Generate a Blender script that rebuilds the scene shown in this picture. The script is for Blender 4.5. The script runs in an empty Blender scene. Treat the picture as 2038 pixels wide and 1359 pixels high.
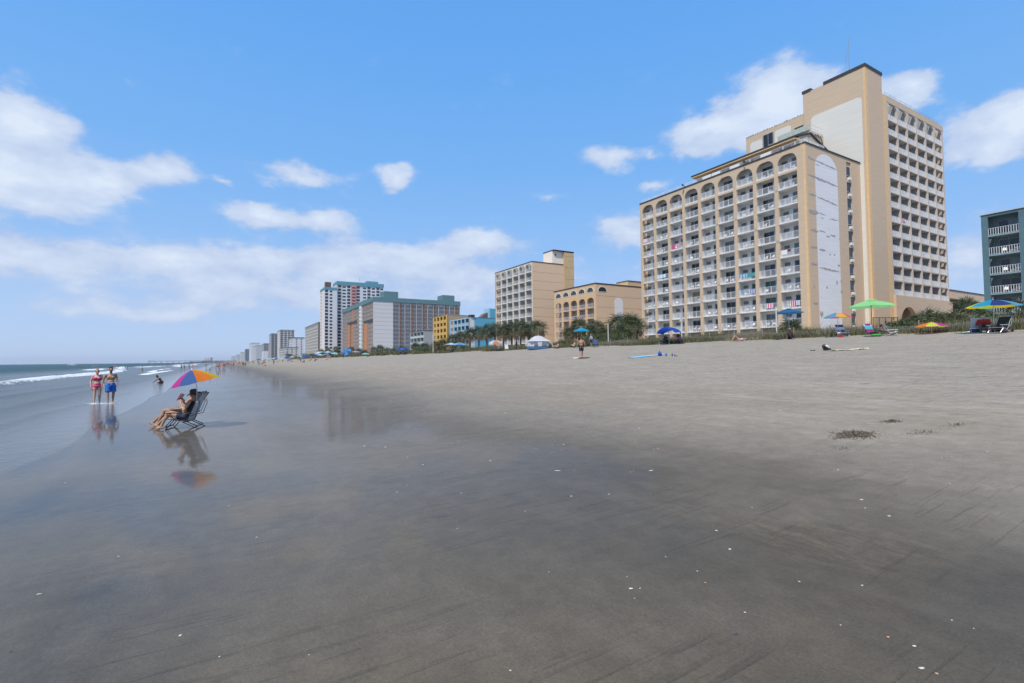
import bpy, math, random
import numpy as np
from mathutils import Vector, Matrix, Euler
rnd = random.Random(7)
scene = bpy.context.scene
COL = scene.collection

# ---------------------------------------------------------------- camera
FPX = 985.0                       # focal length in pixels of a 2038 px wide frame
CX, CY, CAMH = 1019.0, 679.5, 1.9
YAW, PITCH, ROLL = math.radians(30.5), math.atan(35.5 / FPX), math.radians(0.57)
FW = Vector((math.sin(YAW) * math.cos(PITCH), math.cos(YAW) * math.cos(PITCH), math.sin(PITCH)))
RT0 = Vector((math.cos(YAW), -math.sin(YAW), 0))
UP0 = RT0.cross(FW)
RT = RT0 * math.cos(ROLL) - UP0 * math.sin(ROLL)
UP = UP0 * math.cos(ROLL) + RT0 * math.sin(ROLL)
cam_data = bpy.data.cameras.new('camera')
cam_data.sensor_fit = 'HORIZONTAL'
cam_data.sensor_width = 36.0
cam_data.lens = 36.0 * FPX / 2038.0
cam_data.clip_start = 0.05
cam_data.clip_end = 20000
cam = bpy.data.objects.new('camera', cam_data)
COL.objects.link(cam)
m = Matrix((RT, UP, -FW)).transposed().to_4x4()
m.translation = Vector((0, 0, CAMH))
cam.matrix_world = m
scene.camera = cam

# ---------------------------------------------------------------- light and sky
SUN_EL, SUN_AZ = math.radians(56), math.radians(33)      # azimuth the light travels to, from +X towards +Y
ldir = Vector((math.cos(SUN_EL) * math.cos(SUN_AZ), math.cos(SUN_EL) * math.sin(SUN_AZ), -math.sin(SUN_EL)))
sun_data = bpy.data.lights.new('sun', 'SUN')
sun_data.energy = 4.3
sun_data.angle = math.radians(0.55)
sun_data.color = (1.0, 0.91, 0.78)
sun = bpy.data.objects.new('sun', sun_data)
sun.rotation_euler = ldir.to_track_quat('-Z', 'Y').to_euler()
sun.location = (-60, -30, 90)
COL.objects.link(sun)
scene.view_settings.view_transform = 'Standard'
scene.view_settings.look = 'None'
scene.view_settings.exposure = 0.0
scene.view_settings.gamma = 1.0
scene.view_settings.use_curve_mapping = False
scene.cycles.max_bounces = 6
scene.cycles.diffuse_bounces = 3
scene.cycles.glossy_bounces = 3
scene.cycles.transparent_max_bounces = 6
scene.cycles.volume_bounces = 0
scene.cycles.use_denoising = True
scene.cycles.sample_clamp_indirect = 6

world = bpy.data.worlds.new('World')
scene.world = world
world.use_nodes = True
wt = world.node_tree
wt.nodes.clear()
def wn(t, **k):
    n = wt.nodes.new(t)
    for a, b in k.items(): setattr(n, a, b)
    return n
wl = wt.links.new
w_out = wn('ShaderNodeOutputWorld')
w_bg = wn('ShaderNodeBackground')
w_bg.inputs['Strength'].default_value = 0.12
sky = wn('ShaderNodeTexSky', sky_type='NISHITA')
sky.sun_disc = False
sky.sun_elevation = SUN_EL
sky.sun_rotation = math.atan2(-ldir.x, -ldir.y)
sky.altitude = 0
sky.air_density = 1.0
sky.dust_density = 0.3
sky.ozone_density = 1.5
tc = wn('ShaderNodeTexCoord')
nz = wn('ShaderNodeTexNoise')
nz.inputs['Scale'].default_value = 7.5
nz.inputs['Detail'].default_value = 7
nz.inputs['Roughness'].default_value = 0.58
stretch = wn('ShaderNodeMapping'); stretch.inputs['Scale'].default_value = (1, 1, 1.9)
wl(tc.outputs['Generated'], stretch.inputs[0]); wl(stretch.outputs[0], nz.inputs['Vector'])
sub = wn('ShaderNodeVectorMath', operation='SUBTRACT'); sub.inputs[1].default_value = (0.5, 0.5, 0.5)
wl(nz.outputs['Color'], sub.inputs[0])
scl = wn('ShaderNodeVectorMath', operation='SCALE'); scl.inputs['Scale'].default_value = 0.085
wl(sub.outputs[0], scl.inputs[0])
addv = wn('ShaderNodeVectorMath', operation='ADD')
wl(tc.outputs['Generated'], addv.inputs[0]); wl(scl.outputs[0], addv.inputs[1])
def ray(px, py):
    return FW + RT * ((px - CX) / FPX) - UP * ((py - CY) / FPX)
# cloud banks: direction (as seen over the beach), angular half sizes, strength
CLOUDS = [(30,220,110,70,1.0),(90,260,120,50,.9),(10,300,150,70,.8),(40,360,230,70,.95),(190,350,130,55,1.0),(325,335,90,50,1.0),(60,415,200,36,.6),
 (600,338,125,34,.75),(787,356,50,34,1.0),(432,350,34,15,.5),(512,428,86,36,1.35),(640,446,92,40,1.0),
 (60,500,260,46,.62),(330,505,240,42,.55),(560,510,240,44,.66),(760,502,180,40,.6),(965,478,110,36,1.0),(850,530,200,60,.6),
 (500,570,620,90,.5),(1060,560,260,70,.45),(250,625,380,48,.35),(700,600,350,50,.35),(1100,400,60,18,.3),
 (1212,312,90,36,.8),(1305,368,60,24,.5),(1245,460,85,55,1.0),(1300,300,25,20,.3),
 (1430,245,150,48,1.2),(1550,185,125,80,1.2),(1690,190,150,58,1.1),(1815,168,78,42,1.0),(1540,265,180,60,.8),(1390,295,90,28,.5),
 (1955,250,130,60,1.05),(2040,225,90,72,1.2),(1990,295,80,42,.8),(1900,310,50,42,.7),(1930,500,130,140,.42),(1700,300,200,120,.4),
 (2300,300,260,120,1.0),(2700,420,300,120,.9),(-200,420,260,160,1.0),(-500,300,260,110,.9)]
prev = None
for (px, py, rx, ry, st) in CLOUDS:
    d = ray(px, py); L = d.length; d.normalize()
    mp = wn('ShaderNodeMapping', vector_type='TEXTURE')
    mp.inputs['Location'].default_value = d
    mp.inputs['Rotation'].default_value = (math.asin(d.z), 0, -math.atan2(d.x, d.y))
    ca = FW.dot(d)
    mp.inputs['Scale'].default_value = (1.3 * rx / FPX / (L * L) * 1.12, 1.0, 1.3 * ry / FPX / L)
    wl(addv.outputs[0], mp.inputs['Vector'])
    gr = wn('ShaderNodeTexGradient', gradient_type='QUADRATIC_SPHERE')
    wl(mp.outputs[0], gr.inputs[0])
    ma = wn('ShaderNodeMath', operation='MULTIPLY_ADD')
    wl(gr.outputs['Fac'], ma.inputs[0]); ma.inputs[1].default_value = st
    if prev: wl(prev, ma.inputs[2])
    else: ma.inputs[2].default_value = 0
    prev = ma.outputs[0]
# the rest of the sky (behind the viewer) carries the same kind of scattered cumulus
nz3 = wn('ShaderNodeTexNoise'); nz3.inputs['Scale'].default_value = 2.6; nz3.inputs['Detail'].default_value = 6
wl(stretch.outputs[0], nz3.inputs['Vector'])
r3 = wn('ShaderNodeMapRange'); r3.inputs['From Min'].default_value = 0.52; r3.inputs['From Max'].default_value = 0.72
r3.inputs['To Max'].default_value = 0.6
wl(nz3.outputs['Fac'], r3.inputs['Value'])
dt = wn('ShaderNodeVectorMath', operation='DOT_PRODUCT'); dt.inputs[1].default_value = (FW.x, FW.y, 0)
wl(tc.outputs['Generated'], dt.inputs[0])
r4 = wn('ShaderNodeMapRange'); r4.inputs['From Min'].default_value = 0.55; r4.inputs['From Max'].default_value = 0.1
wl(dt.outputs['Value'], r4.inputs['Value'])
mm = wn('ShaderNodeMath', operation='MULTIPLY'); wl(r3.outputs[0], mm.inputs[0]); wl(r4.outputs[0], mm.inputs[1])
tot = wn('ShaderNodeMath', operation='ADD'); wl(prev, tot.inputs[0]); wl(mm.outputs[0], tot.inputs[1])
# fine break-up
nz2 = wn('ShaderNodeTexNoise'); nz2.inputs['Scale'].default_value = 11; nz2.inputs['Detail'].default_value = 9; nz2.inputs['Roughness'].default_value = .62
wl(stretch.outputs[0], nz2.inputs['Vector'])
br = wn('ShaderNodeMath', operation='MULTIPLY_ADD'); wl(nz2.outputs['Fac'], br.inputs[0]); br.inputs[1].default_value = 2.0; br.inputs[2].default_value = -1.0
den = wn('ShaderNodeMath', operation='MULTIPLY_ADD'); wl(br.outputs[0], den.inputs[0]); den.inputs[1].default_value = 0.42; wl(tot.outputs[0], den.inputs[2])
rr = wn('ShaderNodeMapRange', interpolation_type='SMOOTHSTEP')
rr.inputs['From Min'].default_value = 0.10; rr.inputs['From Max'].default_value = 0.46; rr.inputs['To Max'].default_value = 0.90
wl(den.outputs[0], rr.inputs['Value'])
cc = wn('ShaderNodeValToRGB')
cc.color_ramp.elements[0].position = 0.38; cc.color_ramp.elements[0].color = (3.85, 4.75, 6.75, 1)
cc.color_ramp.elements[1].position = 0.80; cc.color_ramp.elements[1].color = (6.5, 7.2, 8.2, 1)
cm = wn('ShaderNodeMath', operation='MULTIPLY_ADD'); wl(nz2.outputs['Fac'], cm.inputs[0]); cm.inputs[1].default_value = 0.8
hf = wn('ShaderNodeMath', operation='MULTIPLY'); wl(tot.outputs[0], hf.inputs[0]); hf.inputs[1].default_value = 0.33
wl(hf.outputs[0], cm.inputs[2]); wl(cm.outputs[0], cc.inputs[0])
mx = wn('ShaderNodeMix', data_type='RGBA')
# humid sea air: the blue pales to a milky lavender blue towards the horizon
sz = wn('ShaderNodeSeparateXYZ'); wl(tc.outputs['Generated'], sz.inputs[0])
gr2 = wn('ShaderNodeValToRGB'); els = gr2.color_ramp.elements
els[0].position = 0.0; els[0].color = (4.1, 5.35, 7.7, 1)
els[1].position = 1.0; els[1].color = (.75, 2.3, 5.9, 1)
for p_, c_ in ((.10, (3.5, 5.1, 7.9)), (.22, (2.4, 4.5, 8.0)), (.36, (1.65, 4.0, 8.0)), (.55, (1.15, 3.5, 7.9))):
    e_ = els.new(p_); e_.color = (*c_, 1)
wl(sz.outputs['Z'], gr2.inputs[0])
mg = wn('ShaderNodeMix', data_type='RGBA'); mg.inputs[0].default_value = .88
wl(sky.outputs[0], mg.inputs[6]); wl(gr2.outputs[0], mg.inputs[7])
wl(rr.outputs[0], mx.inputs[0]); wl(mg.outputs[2], mx.inputs[6]); wl(cc.outputs[0], mx.inputs[7])
wl(mx.outputs[2], w_bg.inputs['Color']); wl(w_bg.outputs[0], w_out.inputs[0])

# ---------------------------------------------------------------- helpers
def lin(r, g, b):
    f = lambda c: (c / 255 / 12.92) if c <= 10 else ((c / 255 + .055) / 1.055) ** 2.4
    return (f(r), f(g), f(b), 1.0)
MATS = {}
def mat(name, col, rough=.7, vary=.12, scale=3.0, bump=0.0, bscale=40.0, metal=0.0, spec=.5, trans=0.0, st=None):
    """procedural material; col is a linear base colour"""
    if name in MATS: return MATS[name]
    M = bpy.data.materials.new(name); M.use_nodes = True
    nt = M.node_tree; b = nt.nodes['Principled BSDF']
    b.inputs['Roughness'].default_value = rough
    b.inputs['Metallic'].default_value = metal
    b.inputs['Specular IOR Level'].default_value = spec
    col = tuple(col[:3])
    t = nt.nodes.new('ShaderNodeTexCoord')
    n = nt.nodes.new('ShaderNodeTexNoise'); n.inputs['Scale'].default_value = scale; n.inputs['Detail'].default_value = 5
    if st:
        mp_ = nt.nodes.new('ShaderNodeMapping'); mp_.inputs['Scale'].default_value = st
        nt.links.new(t.outputs['Object'], mp_.inputs[0]); nt.links.new(mp_.outputs[0], n.inputs['Vector'])
    else: nt.links.new(t.outputs['Object'], n.inputs['Vector'])
    r = nt.nodes.new('ShaderNodeValToRGB')
    r.color_ramp.elements[0].position = .3; r.color_ramp.elements[1].position = .7
    r.color_ramp.elements[0].color = (*[c * (1 - vary) for c in col], 1)
    r.color_ramp.elements[1].color = (*[min(1, c * (1 + vary)) for c in col], 1)
    nt.links.new(n.outputs['Fac'], r.inputs[0]); nt.links.new(r.outputs[0], b.inputs['Base Color'])
    if bump:
        n2 = nt.nodes.new('ShaderNodeTexNoise'); n2.inputs['Scale'].default_value = bscale; n2.inputs['Detail'].default_value = 4
        nt.links.new(t.outputs['Object'], n2.inputs['Vector'])
        bp = nt.nodes.new('ShaderNodeBump'); bp.inputs['Strength'].default_value = bump; bp.inputs['Distance'].default_value = .02
        nt.links.new(n2.outputs['Fac'], bp.inputs['Height']); nt.links.new(bp.outputs[0], b.inputs['Normal'])
    if trans:
        tr = nt.nodes.new('ShaderNodeBsdfTranslucent'); nt.links.new(r.outputs[0], tr.inputs['Color'])
        ms = nt.nodes.new('ShaderNodeMixShader'); ms.inputs[0].default_value = trans
        nt.links.new(b.outputs[0], ms.inputs[1]); nt.links.new(tr.outputs[0], ms.inputs[2])
        nt.links.new(ms.outputs[0], nt.nodes['Material Output'].inputs[0])
    MATS[name] = M
    return M

def tag(o, label=None, cat=None, group=None, kind=None):
    if label: o['label'] = label
    if cat: o['category'] = cat
    if group: o['group'] = group
    if kind: o['kind'] = kind
    return o
def empty(name, loc, rz=0, label=None, cat=None, group=None):
    o = bpy.data.objects.new(name, None); COL.objects.link(o)
    o.location = loc; o.rotation_euler = (0, 0, rz); o.empty_display_size = .2
    return tag(o, label, cat, group)
def link(name, me, parent=None, mw=None):
    o = bpy.data.objects.new(name, me); COL.objects.link(o)
    if parent: o.parent = parent
    if mw is not None:
        if isinstance(mw, Matrix): o.matrix_local = mw
        else: o.location = mw
    return o
def copy_tree(o, parent=None):
    c = o.copy(); COL.objects.link(c); c.parent = parent
    for ch in o.children: copy_tree(ch, c)
    return c
def T(x, y, z): return Matrix.Translation((x, y, z))
def RZ(a): return Matrix.Rotation(a, 4, 'Z')

class MB:
    """collects shapes into one mesh"""
    def __init__(s, frame=None): s.v = []; s.f = []; s.mi = []; s.fr = frame; s.cur = 0
    def _add(s, vs, fs):
        b = len(s.v)
        s.v += [tuple((s.fr @ Vector(p))) if s.fr is not None else tuple(p) for p in vs]
        for f in fs: s.f.append([b + i for i in f]); s.mi.append(s.cur)
    def box(s, x0, x1, y0, y1, z0, z1):
        x0, x1 = min(x0, x1), max(x0, x1); y0, y1 = min(y0, y1), max(y0, y1); z0, z1 = min(z0, z1), max(z0, z1)
        s._add([(x0,y0,z0),(x1,y0,z0),(x1,y1,z0),(x0,y1,z0),(x0,y0,z1),(x1,y0,z1),(x1,y1,z1),(x0,y1,z1)],
               [(0,3,2,1),(4,5,6,7),(0,1,5,4),(1,2,6,5),(2,3,7,6),(3,0,4,7)]); return s
    def poly(s, pts, nrm_axis_vec, thick):
        """extruded polygon: pts 3-D coplanar, thickness vector"""
        n = len(pts); t = Vector(nrm_axis_vec) * thick
        vs = [Vector(p) for p in pts] + [Vector(p) + t for p in pts]
        fs = [tuple(range(n))[::-1], tuple(range(n, 2 * n))] + [(i, (i + 1) % n, n + (i + 1) % n, n + i) for i in range(n)]
        s._add(vs, fs); return s
    def tube(s, p0, p1, r0, r1=None, n=8, cap=True):
        r1 = r0 if r1 is None else r1
        p0, p1 = Vector(p0), Vector(p1); d = (p1 - p0)
        if d.length < 1e-6: return s
        d.normalize(); a = d.orthogonal().normalized(); b = d.cross(a)
        vs = []
        for p, r in ((p0, r0), (p1, r1)):
            for i in range(n):
                t = 2 * math.pi * i / n; vs.append(p + a * (r * math.cos(t)) + b * (r * math.sin(t)))
        fs = [(i, (i + 1) % n, n + (i + 1) % n, n + i) for i in range(n)]
        if cap: fs += [tuple(range(n))[::-1], tuple(range(n, 2 * n))]
        s._add(vs, fs); return s
    def path(s, pts, r, n=6):
        for a, b in zip(pts[:-1], pts[1:]): s.tube(a, b, r, r, n)
        return s
    def ell(s, c, rad, rot=None, nu=12, nv=8):
        c = Vector(c); vs = []; fs = []
        R = rot or Matrix.Identity(3)
        vs.append(c + R @ Vector((0, 0, -rad[2])))
        for j in range(1, nv):
            ph = -math.pi / 2 + math.pi * j / nv
            for i in range(nu):
                t = 2 * math.pi * i / nu
                vs.append(c + R @ Vector((rad[0] * math.cos(ph) * math.cos(t), rad[1] * math.cos(ph) * math.sin(t), rad[2] * math.sin(ph))))
        vs.append(c + R @ Vector((0, 0, rad[2])))
        for i in range(nu): fs.append((0, 1 + (i + 1) % nu, 1 + i))
        for j in range(nv - 2):
            for i in range(nu):
                a = 1 + j * nu + i; b = 1 + j * nu + (i + 1) % nu
                fs.append((a, b, b + nu, a + nu))
        l = len(vs) - 1; q = 1 + (nv - 2) * nu
        for i in range(nu): fs.append((q + i, q + (i + 1) % nu, l))
        s._add(vs, fs); return s
    def cap(s, p0, p1, r0, r1, n=12):
        """tapered capsule"""
        s.tube(p0, p1, r0, r1, n); s.ell(p0, (r0,) * 3, nu=n, nv=8); s.ell(p1, (r1,) * 3, nu=n, nv=8); return s
    def quad(s, *p): s._add(p, [tuple(range(len(p)))]); return s
    def mesh(s, name, mats, smooth=False):
        me = bpy.data.meshes.new(name); me.from_pydata(s.v, [], s.f)
        for m_ in (mats if isinstance(mats, (list, tuple)) else [mats]): me.materials.append(m_)
        me.polygons.foreach_set('material_index', s.mi)
        if smooth: me.polygons.foreach_set('use_smooth', [True] * len(s.f))
        me.update(); return me
    def build(s, name, mats, parent=None, mw=None, smooth=False):
        return link(name, s.mesh(name, mats, smooth), parent, mw)

# ---------------------------------------------------------------- ground profile
PX = [-6000, -60, -25, -12, -6, -3.4, -1, 1, 3, 5, 8, 12, 18, 24, 30, 36, 43, 47, 52, 60, 72, 200, 9000]
PZ = [-6, -2.5, -1.1, -.42, -.14, 0.0, .045, .075, .12, .2, .42, .74, 1.25, 1.75, 2.25, 2.78, 3.40, 3.72, 4.0, 4.2, 4.3, 4.5, 6]
def prof(x): return np.interp(x, PX, PZ)
def vnoise(x, y, seed=0):
    """cheap smooth value noise, numpy"""
    x = np.asarray(x, float); y = np.asarray(y, float)
    xi = np.floor(x); yi = np.floor(y); xf = x - xi; yf = y - yi
    xf = xf * xf * (3 - 2 * xf); yf = yf * yf * (3 - 2 * yf)
    def h(a, b):
        t = np.sin(a * 127.1 + b * 311.7 + seed * 74.7) * 43758.5453
        return t - np.floor(t)
    return (h(xi, yi) * (1 - xf) + h(xi + 1, yi) * xf) * (1 - yf) + (h(xi, yi + 1) * (1 - xf) + h(xi + 1, yi + 1) * xf) * yf - .5
def gz(x, y):
    x = np.asarray(x, float); y = np.asarray(y, float)
    z = prof(x)
    fade = np.clip((x - 6) / 14, 0, 1)
    near = np.exp(-np.clip(np.abs(y), 0, None) / 160)
    z = z + fade * near * (.07 * vnoise(x / 3.1, y / 4.2, 1) + .035 * vnoise(x / .9, y / 1.2, 2) + .022 * vnoise(x / .42, y / .5, 4))
    z = z + np.clip((x - 43) / 4, 0, 1) * np.clip((75 - x) / 8, 0, 1) * (.55 * vnoise(x / 7, y / 9, 3))
    wet = 1 - np.clip((x - 5) / 3, 0, 1)
    z = z + wet * .018 * vnoise(x / 2.2 + y / 9, y / 5.0, 5)
    return z
def gzf(x, y): return float(gz(x, y))
def G(px, py, lift=0.0):
    """point of the ground seen in direction (px, py)"""
    d = ray(px, py); t = .5; o = Vector((0, 0, CAMH))
    step = .05
    while t < 3000:
        p = o + d * t
        if p.z <= gzf(p.x, p.y) + lift:
            return Vector((p.x, p.y, gzf(p.x, p.y)))
        t += step * max(1, t * .05)
    return o + d * t
def atX(px, py, X):
    d = ray(px, py); return Vector((0, 0, CAMH)) + d * (X / d.x)
def atD(px, py, D): return Vector((0, 0, CAMH)) + ray(px, py) * D
# ================================================================ SETTING: beach, sea, haze
def grid_mesh(name, xs, ys, zf, mats):
    Xg, Yg = np.meshgrid(xs, ys, indexing='ij')
    Z = zf(Xg, Yg)
    v = np.stack([Xg, Yg, Z], -1).reshape(-1, 3)
    nx, ny = len(xs), len(ys)
    i, j = np.meshgrid(np.arange(nx - 1), np.arange(ny - 1), indexing='ij')
    a = (i * ny + j).ravel(); f = np.stack([a, a + ny, a + ny + 1, a + 1], -1)
    me = bpy.data.meshes.new(name)
    me.vertices.add(len(v)); me.vertices.foreach_set('co', v.ravel())
    me.loops.add(f.size); me.loops.foreach_set('vertex_index', f.ravel().astype(np.int32))
    me.polygons.add(len(f)); me.polygons.foreach_set('loop_start', np.arange(0, f.size, 4, dtype=np.int32))
    me.polygons.foreach_set('loop_total', np.full(len(f), 4, dtype=np.int32))
    me.polygons.foreach_set('use_smooth', [True] * len(f))
    me.update(calc_edges=True); me.validate()
    me.materials.append(mats)
    return me, v

def nodes_of(M):
    nt = M.node_tree
    def nn(t, **k):
        n = nt.nodes.new(t)
        for a, b in k.items(): setattr(n, a, b)
        return n
    return nt, nn, nt.links.new

# ---- sand material: wet film near the water, damp, then dry and pale up the beach
sandM = bpy.data.materials.new('beach_sand'); sandM.use_nodes = True
nt, nn, L = nodes_of(sandM)
b = nt.nodes['Principled BSDF']
geo = nn('ShaderNodeNewGeometry'); sep = nn('ShaderNodeSeparateXYZ'); L(geo.outputs['Position'], sep.inputs[0])
mapS = nn('ShaderNodeMapping'); mapS.inputs['Scale'].default_value = (1, .22, 1); L(geo.outputs['Position'], mapS.inputs[0])
def noise(scale, detail=4, rough=.55, src=None, dist=0):
    n = nn('ShaderNodeTexNoise'); n.inputs['Scale'].default_value = scale; n.inputs['Detail'].default_value = detail
    n.inputs['Roughness'].default_value = rough; n.inputs['Distortion'].default_value = dist
    L((src or geo.outputs['Position']), n.inputs['Vector']); return n.outputs['Fac']
def math_(op, a, b=None, c=None, clamp=False):
    n = nn('ShaderNodeMath', operation=op); n.use_clamp = clamp
    for i, q in enumerate((a, b, c)):
        if q is None: continue
        if isinstance(q, (int, float)): n.inputs[i].default_value = q
        else: L(q, n.inputs[i])
    return n.outputs[0]
def ramp(v, a, b_, lo=0., hi=1., sm=True):
    n = nn('ShaderNodeMapRange', interpolation_type='SMOOTHSTEP' if sm else 'LINEAR')
    L(v, n.inputs['Value']); n.inputs['From Min'].default_value = a; n.inputs['From Max'].default_value = b_
    n.inputs['To Min'].default_value = lo; n.inputs['To Max'].default_value = hi
    return n.outputs[0]
def cmix(f, a, b_):
    n = nn('ShaderNodeMix', data_type='RGBA')
    if isinstance(f, (int, float)): n.inputs[0].default_value = f
    else: L(f, n.inputs[0])
    for i, q in ((6, a), (7, b_)):
        if isinstance(q, tuple): n.inputs[i].default_value = q if len(q) == 4 else (*q, 1)
        else: L(q, n.inputs[i])
    return n.outputs[2]
wob = math_('ADD', math_('MULTIPLY', math_('SUBTRACT', noise(.22, 4, .6), .5), 6.5),
            math_('MULTIPLY', math_('SUBTRACT', noise(.9, 5, .6, mapS.outputs[0]), .5), 2.2))
xw = math_('ADD', sep.outputs['X'], wob)
film = math_('MULTIPLY', ramp(xw, 5.8, 3.6), ramp(math_('ADD', sep.outputs['Y'], math_('MULTIPLY', wob, .8)), 1.0, 8.0, .38, 1))   # standing film of water
damp = ramp(xw, 4.0, 9.6)                      # damp -> drying
dry = ramp(xw, 9.0, 19.0)                      # fully dry, pale
sat_vignette = math_('MULTIPLY', math_('MULTIPLY', ramp(xw, .5, 4.6), ramp(xw, 10, 5)), ramp(math_('ADD', sep.outputs['Y'], wob), 9, 2.5, .1, 1))            # saturated sand darkens; nearest the viewer, lens vignette painted into its colour too
c0 = cmix(sat_vignette, cmix(ramp(xw, -3.5, 1.2), (.050, .046, .036, 1), (.122, .099, .065, 1)), (.078, .065, .045, 1))
c1 = cmix(damp, c0, (.238, .206, .158, 1))
c2 = cmix(dry, c1, (.305, .270, .215, 1))
# pale drying streaks and dark organic stains lying in bands along the shore
mapT = nn('ShaderNodeMapping'); mapT.inputs['Scale'].default_value = (1.0, .3, 1); mapT.inputs['Rotation'].default_value = (0, 0, .12)
L(geo.outputs['Position'], mapT.inputs[0])
mot = noise(1.5, 8, .7, mapT.outputs[0])
c3 = cmix(math_('MULTIPLY', ramp(mot, .42, .70, 0, .5), ramp(xw, 6, 15, .12, 1)), c2, cmix(.7, c2, (.46, .42, .36, 1)))
c4 = cmix(ramp(noise(.35, 3, .5), .52, .75, 0, .2), c3, (.17, .135, .10, 1))
# rill marks: thin darker heavy-mineral strands fanning down the slope
mapR = nn('ShaderNodeMapping'); mapR.inputs['Rotation'].default_value = (0, 0, .95); mapR.inputs['Scale'].default_value = (.45, 7.5, 1)
L(geo.outputs['Position'], mapR.inputs[0])
rill = noise(1.5, 6, .6, mapR.outputs[0], 1.3)
rmask = math_('MULTIPLY', ramp(rill, .54, .70), ramp(noise(.45, 2), .36, .56))
rmask = math_('MULTIPLY', rmask, ramp(xw, 12, 6))
c5 = cmix(math_('MULTIPLY', rmask, .22), c4, (.045, .040, .034, 1))
# ochre foam scum left by the last swash
scum = math_('MULTIPLY', ramp(noise(2.2, 6, .7, mapT.outputs[0], .8), .60, .74), ramp(noise(.5, 2), .56, .68))
scum = math_('MULTIPLY', scum, ramp(xw, 8.5, 5))
scum0 = math_('MULTIPLY', scum, .5)
def spot(loc, rad, rz=0):
    mp_ = nn('ShaderNodeMapping', vector_type='TEXTURE'); mp_.inputs['Location'].default_value = (*loc, .16); mp_.inputs['Scale'].default_value = (*rad, 3); mp_.inputs['Rotation'].default_value = (0, 0, rz)
    L(geo.outputs['Position'], mp_.inputs[0]); g_ = nn('ShaderNodeTexGradient', gradient_type='SPHERICAL'); L(mp_.outputs[0], g_.inputs[0]); return g_.outputs['Fac']
sp = math_('ADD', spot((4.9, 2.35), (.75, 1.0), .5), math_('MULTIPLY', spot((4.6, 3.6), (.35, 1.8), .35), .6))
mapQ = nn('ShaderNodeMapping'); mapQ.inputs['Scale'].default_value = (3.2, .8, 1); mapQ.inputs['Rotation'].default_value = (0, 0, .6); L(geo.outputs['Position'], mapQ.inputs[0])
q1 = ramp(noise(2.0, 8, .68, mapQ.outputs[0], 1.6), .44, .62)
sc2 = math_('MULTIPLY', math_('MULTIPLY', sp, 1.5, None, True), q1, None, True)
c6 = cmix(math_('MAXIMUM', math_('MULTIPLY', scum0, .4), math_('MULTIPLY', sc2, .30)), c5, (.215, .165, .10, 1))
grain = noise(220, 2, .7)
c7 = cmix(ramp(grain, .35, .65, 0, 1, False), c6, c6)
hs = nn('ShaderNodeHueSaturation'); L(c6, hs.inputs['Color'])
L(ramp(noise(55, 4, .85), .25, .75, .68, 1.34, False), hs.inputs['Value'])
hs2 = nn('ShaderNodeHueSaturation'); L(hs.outputs[0], hs2.inputs['Color'])
L(ramp(noise(4.5, 5, .6), .3, .7, .88, 1.12, False), hs2.inputs['Value'])
hs3 = nn('ShaderNodeHueSaturation'); L(hs2.outputs[0], hs3.inputs['Color'])
L(ramp(noise(17, 6, .8, mapQ.outputs[0]), .25, .75, .84, 1.16, False), hs3.inputs['Value'])
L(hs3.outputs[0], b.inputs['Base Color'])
L(ramp(xw, 6, 12, .55, .95), b.inputs['Roughness'])
b.inputs['Specular IOR Level'].default_value = .22
L(math_('MULTIPLY', film, ramp(xw, 3.0, -1.5, .30, .60)), b.inputs['Coat Weight'])
b.inputs['Coat IOR'].default_value = 1.33
L(ramp(noise(1.3, 5, .6, mapS.outputs[0]), .35, .7, .015, .07), b.inputs['Coat Roughness'])
# relief
h1 = math_('MULTIPLY', noise(6.0, 6, .65), math_('ADD', math_('MULTIPLY', dry, 2.2), .06))
pock = noise(2.6, 3, .5, None, .4)
h2 = math_('MULTIPLY', pock, math_('MULTIPLY', dry, 3.4))
h3 = math_('MULTIPLY', noise(90, 2, .6), .035)
h4 = math_('MULTIPLY', rmask, -.12)
vor = nn('ShaderNodeTexVoronoi'); vor.inputs['Scale'].default_value = 1.5; vor.inputs['Randomness'].default_value = 1
L(geo.outputs['Position'], vor.inputs['Vector'])
foot_ = math_('MULTIPLY', ramp(vor.outputs['Distance'], .05, .24, -1, 0), ramp(noise(.5, 2), .46, .56))
vo2 = nn('ShaderNodeTexVoronoi'); vo2.inputs['Scale'].default_value = 3.1; L(mapT.outputs[0], vo2.inputs['Vector'])
foot2 = math_('MULTIPLY', ramp(vo2.outputs['Distance'], .05, .30, -1, 0), ramp(noise(.7, 2), .5, .6))
h2 = math_('ADD', h2, math_('MULTIPLY', math_('ADD', math_('MULTIPLY', foot_, 2.4), math_('MULTIPLY', foot2, 1.2)), math_('ADD', dry, .06)))
hh = math_('ADD', math_('ADD', h1, h2), math_('ADD', h3, h4))
bp = nn('ShaderNodeBump'); bp.inputs['Strength'].default_value = .9; bp.inputs['Distance'].default_value = .05
L(hh, bp.inputs['Height']); L(bp.outputs[0], b.inputs['Normal'])
cb = nn('ShaderNodeBump'); cb.inputs['Strength'].default_value = .2; cb.inputs['Distance'].default_value = .010
mapC = nn('ShaderNodeMapping'); mapC.inputs['Scale'].default_value = (1, .35, 1); L(geo.outputs['Position'], mapC.inputs[0])
L(noise(9, 4, .6, mapC.outputs[0]), cb.inputs['Height']); L(cb.outputs[0], b.inputs['Coat Normal'])

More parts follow.
